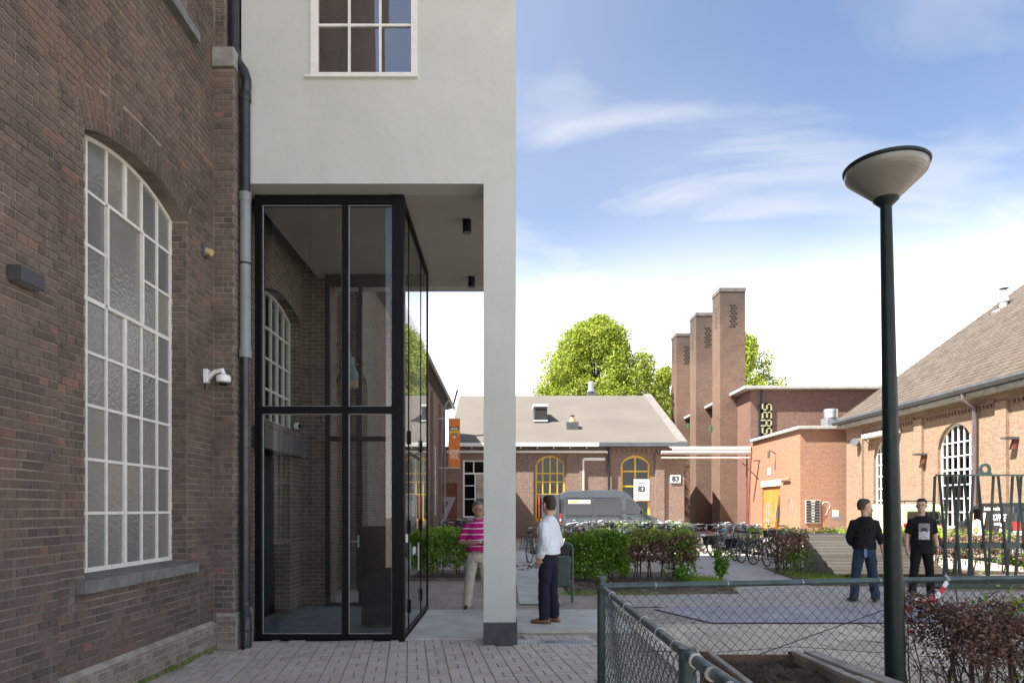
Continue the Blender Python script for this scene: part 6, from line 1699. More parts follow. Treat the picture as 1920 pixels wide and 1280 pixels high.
for y in (-.70, .70):
    m2 = MB(); m2.box(-.012, .07, y - .07, y + .07, .78, 1.14); o = m2.build('tail_light', M['red_lens'], lv, local=True)
    m2 = MB(); m2.box(-.016, .066, y - .071, y + .071, .86, .98); m2.build('lens', M['white_lens'], o, local=True)
mb = MB(); text_on(mb, 'Lyppens', .24, (.004, .30, 1.26), (0, -1, 0), (.15, 0, .985), offset=.004); mb.build('lettering', M['print_white'], rw, local=True, kind='stuff')
m2 = MB(); m2.box(-.07, .12, -.8, .8, .34, .58); m2.build('rear_bumper', M['trim'], lv, local=True, bevel=.04)
m2 = MB(); m2.box(-.03, -.014, -.26, .26, .66, .77); m2.build('number_plate', M['yellow'], lv, local=True)
for y in (-.62, .62): MB().tube([(.35, y, 1.88), (.4, y, 1.98), (2.3, y, 1.98), (2.35, y, 1.88)], .016, 6).build('roof_rail', M['trim'], lv, local=True)
for x in (.5, 1.3, 2.1): MB().tube([(x, -.62, 1.98), (x, .62, 1.98)], .016, 6).build('rack_bar', M['trim'], lv, local=True)
for y in (-.9, .9): MB().box(2.95, 3.1, y - .09, y + .09, 1.08, 1.26).build('mirror', M['trim'], lv, local=True, bevel=.02)

M['van_black'] = paint('van_black_paint', (0.014, 0.016, 0.018), .25, .8)
cvx = PX(1908, 19.7)
cv, hwc, sp, sl_ = compact('coffee_van', (cvx + .84, 19.75, 0), R(79), 'black coffee van with a cup picture, behind the green steel rack', M['van_black'])
sp('cab_window', [(2.05, 1.12), (3.12, 1.18), (2.66, 1.66), (2.05, 1.68)], M['car_glass'], .006, 1)
def side_text(nm, s_, size, x, z, mt, off=.014):
    mb = MB(); vs, fs = text_mb(s_, size, 0, 'CENTER', .006)
    mb.add([(x - p[0], hwc(z + p[1]) + off, z + p[1]) for p in vs], [tuple(reversed(f)) for f in fs]); mb.build(nm, mt, cv, local=True, kind='stuff')
side_text('lettering', 'COFFEE', .27, .88, 1.40, M['print_white']); side_text('lettering', 'catering', .14, .82, 1.22, M['print_white']); side_text('lettering', 'barista on wheels', .16, 1.25, 1.68, M['print_white'])
ell = lambda cx, cz, a, b, n=24: [(cx + a * math.cos(2 * math.pi * i / n), cz + b * math.sin(2 * math.pi * i / n)) for i in range(n)]
sp('cup_picture', ell(2.15, .98, .42, .36), M['print_white'], .014, 1)
sp('cup_picture', ell(2.13, 1.0, .17, .10), mat('coffee_print', (0.45, 0.22, 0.08), .6), .018, 1)
M['hand_print'] = mat('hand_print', (0.75, 0.52, 0.38), .6)
sp('hand_picture', [(2.5, .75), (2.66, .95), (2.62, 1.35), (2.45, 1.55), (2.4, 1.3)], M['hand_print'], .012, 1); sp('hand_picture', [(1.8, .72), (1.9, 1.2), (1.82, 1.55), (1.66, 1.56), (1.66, 1.0)], M['hand_print'], .012, 1)
sl_('door_seam', [(1.95, .45), (1.95, 1.75)], M['trim'], .014, .004, 1)
for y in (-.72, .72):
    m2 = MB(); m2.box(-.014, .09, y - .10, y + .10, .72, 1.30); o = m2.build('tail_light', M['red_lens'], cv, local=True)
    m2 = MB(); m2.box(-.018, .086, y - .101, y + .101, .9, 1.03); m2.build('lens', M['white_lens'], o, local=True)
m2 = MB(); m2.add([(.002, -.62, 1.10), (.002, .62, 1.10), (.068, .58, 1.60), (.068, -.58, 1.60)], [(0, 3, 2, 1)]); m2.build('rear_window', M['car_glass'], cv, local=True)
m2 = MB(); m2.box(-.08, .14, -.84, .84, .32, .66); m2.build('rear_bumper', mat('bumper_grey', (0.32, 0.31, 0.30), .55), cv, local=True, bevel=.05)
m2 = MB(); m2.box(.5, .72, .845, .852, .98, 1.08); m2.build('sticker', M['white'], cv, local=True)
for y in (-.9, .9): MB().box(2.95, 3.1, y - .09, y + .09, 1.08, 1.26).build('mirror', M['trim'], cv, local=True, bevel=.02)

# ------------------------------------------------------------------ bicycles
def bike_paint():
    m, nd, ln, bs = _new('bicycle_paint')
    oi = N(nd, 'ShaderNodeObjectInfo')
    c = ramp(nd, ln, oi.outputs['Random'], [(0, (0.012, 0.013, 0.015)), (.34, (0.02, 0.03, 0.05)), (.5, (0.05, 0.06, 0.065)), (.62, (0.25, 0.26, 0.27)), (.75, (0.10, 0.02, 0.025)), (.87, (0.03, 0.08, 0.10)), (1, (0.45, 0.45, 0.44))], 'CONSTANT')
    ln.new(c, bs.inputs['Base Color']); setin(bs, Roughness=.3); bs.inputs['Coat Weight'].default_value = .5
    return m
M['bike_paint'] = bike_paint()
M['chrome'] = mat('chrome', (0.36, 0.37, 0.38), .32, metal=1.0)
M['saddle_black'] = mat('saddle_black', (0.02, 0.02, 0.021), .6)
def torus(mb, c, Rr, r, n=28, m=6):
    pts = [(c[0] + Rr * math.cos(2 * math.pi * i / n), c[1], c[2] + Rr * math.sin(2 * math.pi * i / n)) for i in range(n)]
    mb.tube(pts, r, m, closed=True)
def make_bike(variant):
    t = empty('bicycle', (0, 0, 0), 'bicycle', 'bicycle')
    r = .345
    for nm, cx_ in (('rear_wheel', -.54), ('front_wheel', .56)):
        mb = MB(); torus(mb, (cx_, 0, r), r - .018, .019); wo = mb.build(nm, M['rubber'], t, smooth=True, local=True)
        mb = MB(); torus(mb, (cx_, 0, r), r - .046, .011, 28, 5); mb.build('rim', M['chrome'], wo, smooth=True, local=True)
        mb = MB()
        for k in range(18):
            a = 2 * math.pi * k / 18; mb.tube([(cx_, .02 * (1 if k % 2 else -1), r), (cx_ + (r - .05) * math.cos(a), 0, r + (r - .05) * math.sin(a))], .0016, 3, caps=False)
        mb.build('spokes', M['galv'], wo, local=True, kind='stuff')
        MB().cyl((cx_, -.05, r), (cx_, .05, r), .026, .026, 10).build('hub', M['chrome'], wo, local=True)
        mb = MB(); pts = [(cx_ + (r + .022) * math.cos(a), 0, r + (r + .022) * math.sin(a)) for a in ([R(20 + 11 * i) for i in range(16)] if nm == 'rear_wheel' else [R(35 + 11 * i) for i in range(12)])]
        mb.tube(pts, .02, 4); mb.build('mudguard', M['bike_paint'], wo, smooth=True, local=True)
    bb = (-.08, 0, .29); seat = (-.24, 0, .80); head_t = (.38, 0, .86); head_b = (.42, 0, .66)
    mb = MB()
    for p, q, rr in ((bb, seat, .017), (bb, head_b, .02), (seat, (-.54, .05, .345), .009), (seat, (-.54, -.05, .345), .009), (bb, (-.54, .05, .345), .011), (bb, (-.54, -.05, .345), .011), (head_t, head_b, .022)):
        mb.tube([p, q], rr, 8)
    if variant != 1: mb.tube([(-.22, 0, .76), (.385, 0, .82)], .017, 8)
    else: mb.tube([(-.16, 0, .52), (.1, 0, .52), (.40, 0, .74)], .017, 8)
    fr = mb.build('frame', M['bike_paint'], t, smooth=True, local=True)
    mb = MB(); mb.tube([(.42, 0, .66), (.46, .05, .62), (.56, .055, .345)], .012, 7); mb.tube([(.42, 0, .66), (.46, -.05, .62), (.56, -.055, .345)], .012, 7); mb.build('fork', M['bike_paint'], t, smooth=True, local=True)
    mb = MB(); mb.tube([(.38, 0, .86), (.37, 0, 1.02), (.40, 0, 1.06)], .013, 7)
    for s in (1, -1): mb.tube([(.40, 0, 1.06), (.42, s * .14, 1.09), (.34, s * .27, 1.07), (.20, s * .29, 1.05)], .011, 7)
    hb = mb.build('handlebar', M['chrome'], t, smooth=True, local=True)
    for s in (1, -1): MB().tube([(.28, s * .283, 1.062), (.17, s * .292, 1.045)], .017, 8).build('grip', M['rubber'], hb, local=True)
    MB().lathe((.44, 0, .93), [(.03, -.04), (.045, 0), (.03, .04)], 10).build('headlight', M['dark_grey'], hb, local=True)
    mb = MB(); mb.tube([(-.24, 0, .80), (-.262, 0, .93)], .012, 7); spo = mb.build('seat_post', M['chrome'], t, local=True)
    mb = MB(); mb.prism([(-.42, -.09), (-.36, -.105), (-.25, -.06), (-.10, -.022), (-.07, 0), (-.10, .022), (-.25, .06), (-.36, .105), (-.42, .09), (-.44, 0)], 'z', .925, .985); mb.build('saddle', M['saddle_black'] if variant != 2 else mat('saddle_cover_blue', (0.02, 0.30, 0.52), .5), t, local=True, bevel=.015)
    mb = MB()
    for s in (1, -1): mb.tube([(-.34, s * .06, .74), (-.86, s * .06, .74)], .007, 5); mb.tube([(-.54, s * .055, .36), (-.70, s * .06, .74)], .006, 5)
    for x in (-.36, -.5, -.64, -.78, -.86): mb.tube([(x, -.06, .74), (x, .06, .74)], .006, 5)
    mb.build('rack', M['dark_grey'], t, local=True)
    mb = MB(); mb.prism([(-.60, .30), (-.02, .24), (.02, .34), (-.04, .36), (-.56, .40), (-.62, .37)], 'y', -.075, -.045); mb.build('chain_guard', M['saddle_black'], t, local=True)
    mb = MB(); mb.tube([(-.08, -.09, .29), (-.02, -.10, .14)], .009, 6); mb.tube([(-.08, .09, .29), (-.14, .10, .44)], .009, 6); ck = mb.build('crank', M['chrome'], t, local=True)
    MB().box(-.07, .03, -.19, -.10, .125, .15).build('pedal', M['rubber'], ck, local=True); MB().box(-.19, -.09, .10, .19, .43, .455).build('pedal', M['rubber'], ck, local=True)
    mb = MB(); mb.tube([(-.45, .06, .33), (-.36, .17, .02)], .009, 5); mb.build('kickstand', M['galv'], t, local=True)
    if variant == 0:
        for s in (1, -1):
            mb = MB(); mb.prism([(-.80, .42), (-.42, .42), (-.38, .74), (-.86, .74)], 'y', s * .07, s * .20); mb.build('pannier', mat('pannier_black', (0.02, 0.022, 0.02), .7) if s > 0 else bpy.data.materials['pannier_black'], t, local=True, bevel=.03)
    if variant == 3:
        mb = MB(); mb.box(.46, .80, -.2, .2, .80, 1.02); mb.build('front_crate', mat('crate_dark', (0.03, 0.03, 0.032), .7), t, local=True, bevel=.01)
    return t
protos = [make_bike(i) for i in range(4)]
used = set()
def place_bike(v, x, y, az, lab, grp, lean=0.0, z=0.0):
    if lab.startswith('bicycle in') or lab.startswith('bicycle lean'): lab = desc[v] + lab[7:]
    if v in used: b = copy_tree(protos[v])
    else: b = protos[v]; used.add(v)
    b.location = (x, y, z); b.rotation_euler = (lean, 0, R(az))
    props(b, lab, 'bicycle', grp)
g1 = 'bicycles parked aslant beside the grey path'
desc = ['black bicycle with panniers', 'step-through bicycle', 'bicycle with a bright blue saddle', 'bicycle with a front crate']
row = [(2, 7.62, 18.85, 'bicycle with a bright blue saddle, nearest in the slanting row'), (1, 7.50, 19.6, 'step-through bicycle second from the near end of the slanting row'), (3, 7.42, 20.3, 'bicycle with front crate third from the near end of the slanting row'), (1, 7.30, 21.1, 'step-through bicycle fourth from the near end of the slanting row'), (0, 7.36, 21.9, 'black bicycle with panniers fifth from the near end of the slanting row'), (2, 7.2, 22.8, 'blue saddled bicycle next to last in the slanting row'), (0, 7.25, 23.8, 'black bicycle with panniers at the far end of the slanting row')]
rb = random.Random(12)
for v, x, y, lab in row: place_bike(v, x + .42, y + .42, 45 + rb.uniform(-5, 5), lab, g1, rb.uniform(-.12, .02))
nxt = 0
for i in range(9):
    x = 6.75 + i * .36 + rb.uniform(-.1, .1); y = 26.2 + rb.uniform(-.3, .3)
    place_bike(rb.choice((0, 0, 1, 1, 1, 3)), x, y, 95 + rb.uniform(-35, 35), 'bicycle in the sunlit row behind the grey path', 'bicycles in the sunlit row', rb.uniform(-.12, .12))
for i in range(32):
    x = 2.50 + i * .152 + rb.uniform(-.05, .05); y = 27.6 + rb.uniform(-.35, .35)
    place_bike(rb.choice((0, 0, 1, 1, 1, 3)), x, y, 90 + rb.uniform(-22, 22), 'bicycle in the tightly packed rack before the grey van', 'bicycles packed in the rack before the van', rb.uniform(-.15, .15), (.0, .05, .12)[i % 3])
for i in range(9):
    place_bike(rb.choice((0, 0, 1, 1, 1, 3)), -2.85 + i * .28, 31.2 + rb.uniform(-.3, .3), 90 + rb.uniform(-25, 25), 'bicycle in the shaded rack before the rust brown panel', 'bicycles in the rack by the brick wing', rb.uniform(-.12, .12), .12 if i % 2 else 0)
for i in range(5):
    place_bike(rb.choice((0, 0, 1, 1, 1, 3)), 9.6 + i * .55, 29.5 + rb.uniform(-.5, .5), rb.uniform(0, 180), 'bicycle leaning in the sun near the orange annex door', 'bicycles near the annex door', rb.uniform(-.15, .15))
place_bike(1, .95, 21.5, 70, 'single bicycle on the path half hidden by the man in white', None, -.05)
for v in range(4):
    if v not in used: pass

# ------------------------------------------------------------------ people (local frame: facing -y, z up)
def ring_loft(mb, rings, n=20, cap=True):
    """rings: (x, y, z, rx, ry) horizontal ellipses"""
    vs = []; fs = []
    for x, y, z, rx, ry in rings:
        for j in range(n):
            a = 2 * math.pi * j / n; vs.append((x + rx * math.cos(a), y + ry * math.sin(a), z))
    for i in range(len(rings) - 1):
        for j in range(n): fs.append((i * n + j, i * n + (j + 1) % n, (i + 1) * n + (j + 1) % n, (i + 1) * n + j))
    if cap: fs.append(tuple(reversed(range(n)))); fs.append(tuple(range((len(rings) - 1) * n, len(rings) * n)))
    mb.add(vs, fs)
def remesh(o, vox, smooth=2, fold=0.0):
    m = o.modifiers.new('remesh', 'REMESH'); m.mode = 'VOXEL'; m.voxel_size = vox; m.use_smooth_shade = True
    if smooth:
        s = o.modifiers.new('smooth', 'SMOOTH'); s.factor = .5; s.iterations = smooth
    if fold:
        tx_ = bpy.data.textures.get('cloth_fold') or bpy.data.textures.new('cloth_fold', 'CLOUDS'); tx_.noise_scale = .085; tx_.noise_depth = 1
        d = o.modifiers.new('folds', 'DISPLACE'); d.texture = tx_; d.strength = fold; d.mid_level = .45; d.texture_coords = 'LOCAL'
def cloth(name, c, rough=.85, fold=.5, var=.06, stripes=None):
    m, nd, ln, bs = _new(name)
    tcn = N(nd, 'ShaderNodeTexCoord').outputs['Object']
    mp = N(nd, 'ShaderNodeMapping'); mp.inputs['Scale'].default_value = (1.6, 1.6, .7); ln.new(tcn, mp.inputs[0])
    f = noise(nd, ln, mp.outputs[0], 9.0, 3.0, .5, 1.2)
    col_ = ramp(nd, ln, noise(nd, ln, tcn, 30.0, 4.0), [(.3, tuple(x * (1 - var) for x in c)), (.7, tuple(min(1, x * (1 + var)) for x in c))])
    if stripes:
        sp = N(nd, 'ShaderNodeSeparateXYZ'); ln.new(tcn, sp.inputs[0])
        fr = math_n(nd, ln, 'FRACT', math_n(nd, ln, 'DIVIDE', math_n(nd, ln, 'ADD', sp.outputs[2], math_n(nd, ln, 'MULTIPLY', f, .02)), stripes[1]))
        k = math_n(nd, ln, 'LESS_THAN', fr, stripes[2])
        col_ = mixcol(nd, ln, k, col_, stripes[0])
    ln.new(col_, bs.inputs['Base Color']); setin(bs, Roughness=rough); bs.inputs['Specular IOR Level'].default_value = .25
    b = N(nd, 'ShaderNodeBump'); setin(b, Strength=fold, Distance=.03); ln.new(f, b.inputs['Height']); ln.new(b.outputs[0], bs.inputs['Normal'])
    return m
def skin_mat(name, c):
    m, nd, ln, bs = _new(name)
    v = N(nd, 'ShaderNodeTexCoord').outputs['Object']
    ln.new(ramp(nd, ln, noise(nd, ln, v, 14.0, 5.0), [(.3, tuple(x * .85 for x in c)), (.7, tuple(min(1, x * 1.12) for x in c))]), bs.inputs['Base Color'])
    setin(bs, Roughness=.5); bs.inputs['Subsurface Weight'].default_value = .1; bs.inputs['Subsurface Radius'].default_value = (.02, .008, .004)
    return m
M['skin'] = skin_mat('skin_fair', (0.52, 0.31, 0.22)); M['skin2'] = skin_mat('skin_tan', (0.46, 0.26, 0.18))
M['hair_brown'] = mat('hair_brown', (0.045, 0.028, 0.018), .6, var=.25, vscale=60, bump=.6, bscale=220)
M['hair_dark'] = mat('hair_dark', (0.018, 0.013, 0.010), .6, var=.25, vscale=60, bump=.6, bscale=220)
M['hair_grey'] = mat('hair_grey', (0.16, 0.13, 0.11), .6, var=.25, vscale=60, bump=.6, bscale=220)
M['eye_white'] = mat('eye_white', (0.7, 0.68, 0.65), .3); M['lip'] = mat('lip', (0.36, 0.15, 0.12), .5)

def person(loc, rotz, label, arms, legs, shirt, trousers, shoe, hair, skin, head_yaw=0, sleeve=1.0, height=1.80, belly=1.0, collar=False, hood=False, glasses=False, loose=0.0, hair_low=1.645):
    t = empty('person', loc, label, 'person')
    t.rotation_euler.z = R(rotz); k = height / 1.80; t.scale = (k, k, k)
    hy = R(head_yaw)
    def hd(p):                                        # turn the head about the neck axis
        x, y, z = p; x *= 1.07; y *= 1.07; z = 1.565 + (z - 1.565) * 1.07
        return (x * math.cos(hy) - y * math.sin(hy), x * math.sin(hy) + y * math.cos(hy), z)
    torso = [(0, 0, .86, .150, .105), (0, 0, .93, .165, .115), (0, 0, 1.02, .158, .110 * belly), (0, -.005, 1.12, .152, .108 * belly), (0, -.005, 1.24, .165, .115), (0, 0, 1.34, .182, .118), (0, .005, 1.415, .168, .105), (0, .01, 1.462, .108, .085), (0, .01, 1.50, .07, .068)]
    # ---- body: one continuous surface
    b = MB()
    ring_loft(b, [(x, y, z, rx * .93, ry * .93) for x, y, z, rx, ry in torso])
    b.tube([(0, .015, 1.44), (0, .01, 1.52), (0, .0, 1.60)], [.068, .058, .058], 14)
    headm = MB()
    ring_loft(headm, [(0, -.052, 1.562, .028, .030), (0, -.040, 1.575, .045, .055), (0, -.022, 1.60, .058, .080), (0, -.012, 1.635, .066, .094), (0, -.004, 1.67, .072, .100), (0, .002, 1.71, .075, .102), (0, .006, 1.745, .073, .098), (0, .008, 1.775, .060, .082), (0, .010, 1.795, .032, .046)], 22)
    headm.tube([(0, -.100, 1.690), (0, -.117, 1.660), (0, -.112, 1.648)], [.010, .015, .013], 8)
    headm.tube([(-.016, -.106, 1.649), (.016, -.106, 1.649)], .010, 6)
    headm.tube([(-.05, -.088, 1.700), (0, -.104, 1.704), (.05, -.088, 1.700)], .010, 6)
    headm.tube([(-.022, -.097, 1.612), (.022, -.097, 1.612)], .010, 6)
    for s in (-1, 1): headm.tube([(s * .074, .012, 1.700), (s * .083, .018, 1.685), (s * .080, .012, 1.655), (s * .073, .004, 1.642)], [.011, .013, .011, .007], 7)
    b.add([hd(p) for p in headm.v], headm.f)
    for s, A in arms.items():
        sg = 1 if s == 'L' else -1
        S, E, Wr = Vector((sg * .176, 0, 1.392)), Vector(A['elbow']), Vector(A['wrist'])
        b.tube([S * .7 + Vector((0, 0, .42)), S, S.lerp(E, .4), E, E.lerp(Wr, .35), Wr], [.05, .055, .048, .040, .041, .027], 12)
        d = Vector(A.get('dir', Wr - E)).normalized(); pn = Vector(A.get('palm', (-sg, 0, 0)))
        pn = (pn - d * pn.dot(d)).normalized(); sd = d.cross(pn) * A.get('thumb', 1)
        b.obox(Wr + d * .050, d * .046, sd * .036, pn * .013)
        b.tube([Wr - d * .02, Wr + d * .03], [.027, .026], 10)
        cu_ = A.get('curl', .55)
        for q, ln_ in zip((-.029, -.0098, .0098, .029), (.060, .074, .080, .070)):
            p0 = Wr + d * .090 + sd * q
            a1 = (d * math.cos(cu_) + pn * math.sin(cu_)); a2 = (d * math.cos(cu_ * 2.2) + pn * math.sin(cu_ * 2.2))
            p1 = p0 + a1 * ln_ * .5; b.tube([p0 - d * .015, p0, p1, p1 + a2 * ln_ * .5], [.0092, .0090, .0085, .0070], 7)
        p0 = Wr + d * .030 + sd * .034; td = (d * .75 + sd * .55 + pn * .35).normalized()
        b.tube([p0 - sd * .012, p0 + td * .034, p0 + td * .034 + (d * .9 + pn * .4).normalized() * .030], [.0125, .0105, .0085], 7)
    for s, G in legs.items():
        Hp, K, An = Vector(G['hip']), Vector(G['knee']), Vector(G['ankle'])
        b.tube([Hp + Vector((0, 0, .05)), Hp, Hp.lerp(K, .5), K, K.lerp(An, .35), An], [.075, .078, .066, .050, .050, .034], 12)
        b.tube([An, An + Vector((0, -.05, -.05)), An + Vector(G.get('toe', (0, -1, 0))) * .12 + Vector((0, 0, -.06))], [.036, .04, .03], 8)
    body = b.build('body', skin, t, local=True, smooth=True); remesh(body, .0068, 2)
    # ---- face and hair
    for s in (-1, 1):
        m2 = MB(); m2.lathe((0, 0, 0), [(.004, -.006), (.0085, -.003), (.0085, .003), (.004, .006)], 8)
        m2.v = [hd((p[0] * 1.3 + s * .031, p[1] * .5 - .0955, p[2] + 1.684)) for p in m2.v]; e = m2.build('eye', M['eye_white'], body, local=True)
        m2 = MB(); m2.tube([hd((s * .031, -.097, 1.684)), hd((s * .031, -.1015, 1.684))], .0045, 8); m2.build('iris', M['hair_dark'], body, local=True)
        m2 = MB(); m2.tube([hd((s * .014, -.107, 1.703)), hd((s * .032, -.1045, 1.709)), hd((s * .050, -.092, 1.702))], .0042, 6); m2.build('eyebrow', hair, body, local=True)
    m2 = MB(); m2.tube([hd((-.022, -.101, 1.613)), hd((0, -.1075, 1.612)), hd((.022, -.101, 1.613))], .0052, 6); m2.build('mouth', M['lip'], body, local=True)
    hm = MB(); ring_loft(hm, [(0, .050, hair_low - .035, .050, .060), (0, .042, hair_low, .066, .073), (0, .038, 1.69, .0735, .082), (0, .024, 1.73, .0795, .096), (0, .012, 1.765, .0775, .104), (0, .010, 1.79, .064, .090), (0, .012, 1.811, .036, .05)], 24)
    hm.v = [hd((p[0] + random.uniform(-.002, .002), p[1] + random.uniform(-.002, .002), p[2] + random.uniform(-.002, .002))) for p in hm.v]
    ho = hm.build('hair', hair, t, local=True, smooth=True); remesh(ho, .006, 1, .010)
    if glasses:
        m2 = MB()
        for s in (-1, 1):
            m2.tube([hd((s * .033 + .024 * math.cos(a), -.112, 1.682 + .017 * math.sin(a))) for a in [2 * math.pi * i / 14 for i in range(14)]], .0028, 5, closed=True)
            m2.tube([hd((s * .057, -.110, 1.688)), hd((s * .078, -.06, 1.69)), hd((s * .080, .01, 1.69))], .0028, 5)
        m2.tube([hd((-.010, -.113, 1.685)), hd((.010, -.113, 1.685))], .0028, 5); m2.build('glasses', M['ink'], t, local=True)
    # ---- trousers
    m2 = MB(); ring_loft(m2, [(0, 0, .80, .155, .112), (0, .004, .86, .175, .130), (0, 0, .93, .178, .126), (0, -.002, .99, .168, .122 * belly)])
    wd = 1 + loose * .22
    for s, G in legs.items():
        Hp, K, An = Vector(G['hip']), Vector(G['knee']), Vector(G['ankle'])
        m2.tube([Hp + Vector((0, 0, .06)), Hp + Vector((0, 0, -.04)), Hp.lerp(K, .45), K, K.lerp(An, .4), An + Vector((0, .0, .02)), An + Vector((0, 0, -.03))], [.088, .099, .088 * wd ** .5, .070 * wd, .068 * wd, .064 * wd, .066 * wd], 16)
    o = m2.build('trousers', trousers, t, local=True, smooth=True); remesh(o, .0095, 1, .022)
    m3 = MB(); ring_loft(m3, [(0, -.002, .968, .176, .128 * belly), (0, -.002, .998, .174, .127 * belly)], 28, cap=False); m3.build('belt', M['rust'] if trousers.name.startswith('chino') else M['black'], t, local=True)
    # ---- upper garment
    hem = .93 if hood or sleeve < .8 and not collar else .985
    m2 = MB(); g = .016 + loose * .012
    ring_loft(m2, [(0, 0, hem, .172 + g, (.118 + g) * belly), (0, -.003, 1.05, .166 + g, (.116 + g) * belly)] + [(x, y, z, rx + g, (ry + g) * (belly if z < 1.2 else 1)) for x, y, z, rx, ry in torso[3:7]] + [(0, .01, 1.468, .122 + g * .5, .088 + g * .4), (0, .010, 1.502, .072 + g * .2, .068 + g * .2)], 24)
    for s, A in arms.items():
        sg = 1 if s == 'L' else -1
        S, E, Wr = Vector((sg * .176, 0, 1.392)), Vector(A['elbow']), Vector(A['wrist'])
        f = A.get('sleeve', sleeve)
        path = [S * .62 + Vector((0, 0, .545)), S, S.lerp(E, .45)]; rad = [.055, .068 + loose * .008, .062 + loose * .01]
        if f >= .5: path += [E]; rad += [.054 + loose * .01]
        if f > .5:
            q = E.lerp(Wr, min(1, (f - .5) * 2)); path += [E.lerp(q, .5), q]; rad += [.052 + loose * .012, .040 + loose * .01]
        elif f < .5: path[-1] = S.lerp(E, f * 2); rad[-1] = .064
        m2.tube(path, rad, 14)
    if collar: m2.tube([(.062 * math.cos(a), .008 + .060 * math.sin(a), 1.515) for a in [2 * math.pi * i / 16 for i in range(16)]], .013, 7, closed=True)
    if hood: ring_loft(m2, [(0, .10, 1.36, .06, .03), (0, .095, 1.42, .115, .055), (0, .075, 1.48, .12, .065), (0, .05, 1.515, .085, .06)])
    sh = m2.build('shirt' if not hood else 'hoodie', shirt, t, local=True, smooth=True); remesh(sh, .0095, 1, .026)
    # ---- shoes
    for s, G in legs.items():
        An = Vector(G['ankle']); td = Vector(G.get('toe', (0, -1, 0))).normalized(); sd = Vector((-td.y, td.x, 0))
        c = Vector((An.x, An.y, 0))
        prof = [(-.085, .020, .050), (-.075, .034, .085), (-.03, .038, .105), (.03, .041, .098), (.08, .045, .070), (.13, .047, .050), (.17, .040, .040), (.195, .020, .026)]
        m2 = MB(); n_ = 14; V_ = []
        for tt, hw_, hh in prof:
            for j in range(n_):
                a = math.pi * 2 * j / n_
                zz_ = .012 + max(0, math.sin(a)) * hh; xx = hw_ * math.cos(a) * (1 if math.sin(a) < .3 else .92)
                V_.append(c + td * tt + sd * xx + Vector((0, 0, zz_ if math.sin(a) > 0 else .012)))
        F_ = [(i * n_ + j, i * n_ + (j + 1) % n_, (i + 1) * n_ + (j + 1) % n_, (i + 1) * n_ + j) for i in range(len(prof) - 1) for j in range(n_)] + [tuple(reversed(range(n_))), tuple(range((len(prof) - 1) * n_, len(prof) * n_))]
        m2.add(V_, F_); so = m2.build('shoe', shoe[0], t, local=True, smooth=True)
        m2 = MB()
        out = [(-.092, .018), (-.07, .037), (.02, .043), (.12, .051), (.17, .044), (.203, .02)]
        poly = [c + td * a + sd * w_ for a, w_ in out] + [c + td * a - sd * w_ for a, w_ in reversed(out)]
        m2.prism([(p.x, p.y) for p in poly], 'z', 0.0, .020); m2.build('sole', shoe[1], so, local=True)
    return t

brown_shoe = (mat('brown_leather', (0.27, 0.11, 0.045), .35, var=.15, vscale=12), mat('brown_sole', (0.09, 0.05, 0.03), .7))
black_shoe = (mat('black_shoe', (0.02, 0.02, 0.022), .5), mat('pale_sole', (0.30, 0.30, 0.29), .7))
def stand(spread=.10, lead=0.0, toe_out=.25):
    return {'L': {'hip': (.088, 0, .90), 'knee': (.088 + spread * .3, -.015 - lead * .5, .50), 'ankle': (.075 + spread * .6, .01 - lead, .085), 'toe': (toe_out, -1, 0)},
            'R': {'hip': (-.088, 0, .90), 'knee': (-.088 - spread * .3, -.015 + lead * .5, .50), 'ankle': (-.075 - spread * .6, .01 + lead, .085), 'toe': (-toe_out, -1, 0)}}
# man in white shirt, back half turned, hand in pocket
p1 = person((PX(1029, 9.85), 9.85, .024), -118, 'man in white shirt and navy trousers standing right of the column', {
    'L': {'elbow': (.285, .075, 1.13), 'wrist': (.215, -.045, .945), 'dir': (-.15, -.35, -1), 'palm': (-1, 0, 0), 'curl': .25}, 'R': {'elbow': (-.28, .05, 1.13), 'wrist': (-.22, -.08, .93), 'dir': (.1, -.3, -1), 'palm': (1, 0, 0), 'curl': .3, 'thumb': -1}},
    stand(.06, .03, .12), cloth('white_cotton', (0.74, 0.77, 0.82), .8, .75), cloth('navy_wool', (0.012, 0.016, 0.030), .85, .4), brown_shoe, M['hair_brown'], M['skin'], head_yaw=-30, sleeve=1.0, height=1.81, belly=1.12, collar=True, loose=.8)
# man in magenta striped polo, half behind the column
p2 = person((PX(896, 11.35), 11.35, .0), 12, 'man in magenta striped polo shirt and beige trousers half behind the column', {
    'R': {'elbow': (-.30, .02, 1.13), 'wrist': (-.10, -.22, 1.13), 'dir': (.8, -.4, .1), 'palm': (0, 0, 1), 'curl': .9, 'thumb': -1}, 'L': {'elbow': (.29, .02, 1.13), 'wrist': (.12, -.24, 1.12), 'dir': (-.8, -.4, .1), 'palm': (0, 0, 1), 'curl': .9}},
    stand(.18, .02, .35), cloth('magenta_polo', (0.42, 0.012, 0.16), .85, .45, stripes=((0.72, 0.62, 0.68), .098, .16)), cloth('chino_beige', (0.46, 0.42, 0.35), .85, .6), black_shoe, M['hair_grey'], M['skin2'], head_yaw=18, sleeve=.42, height=1.76, belly=1.22, collar=True, loose=.9, glasses=True, hair_low=1.69)
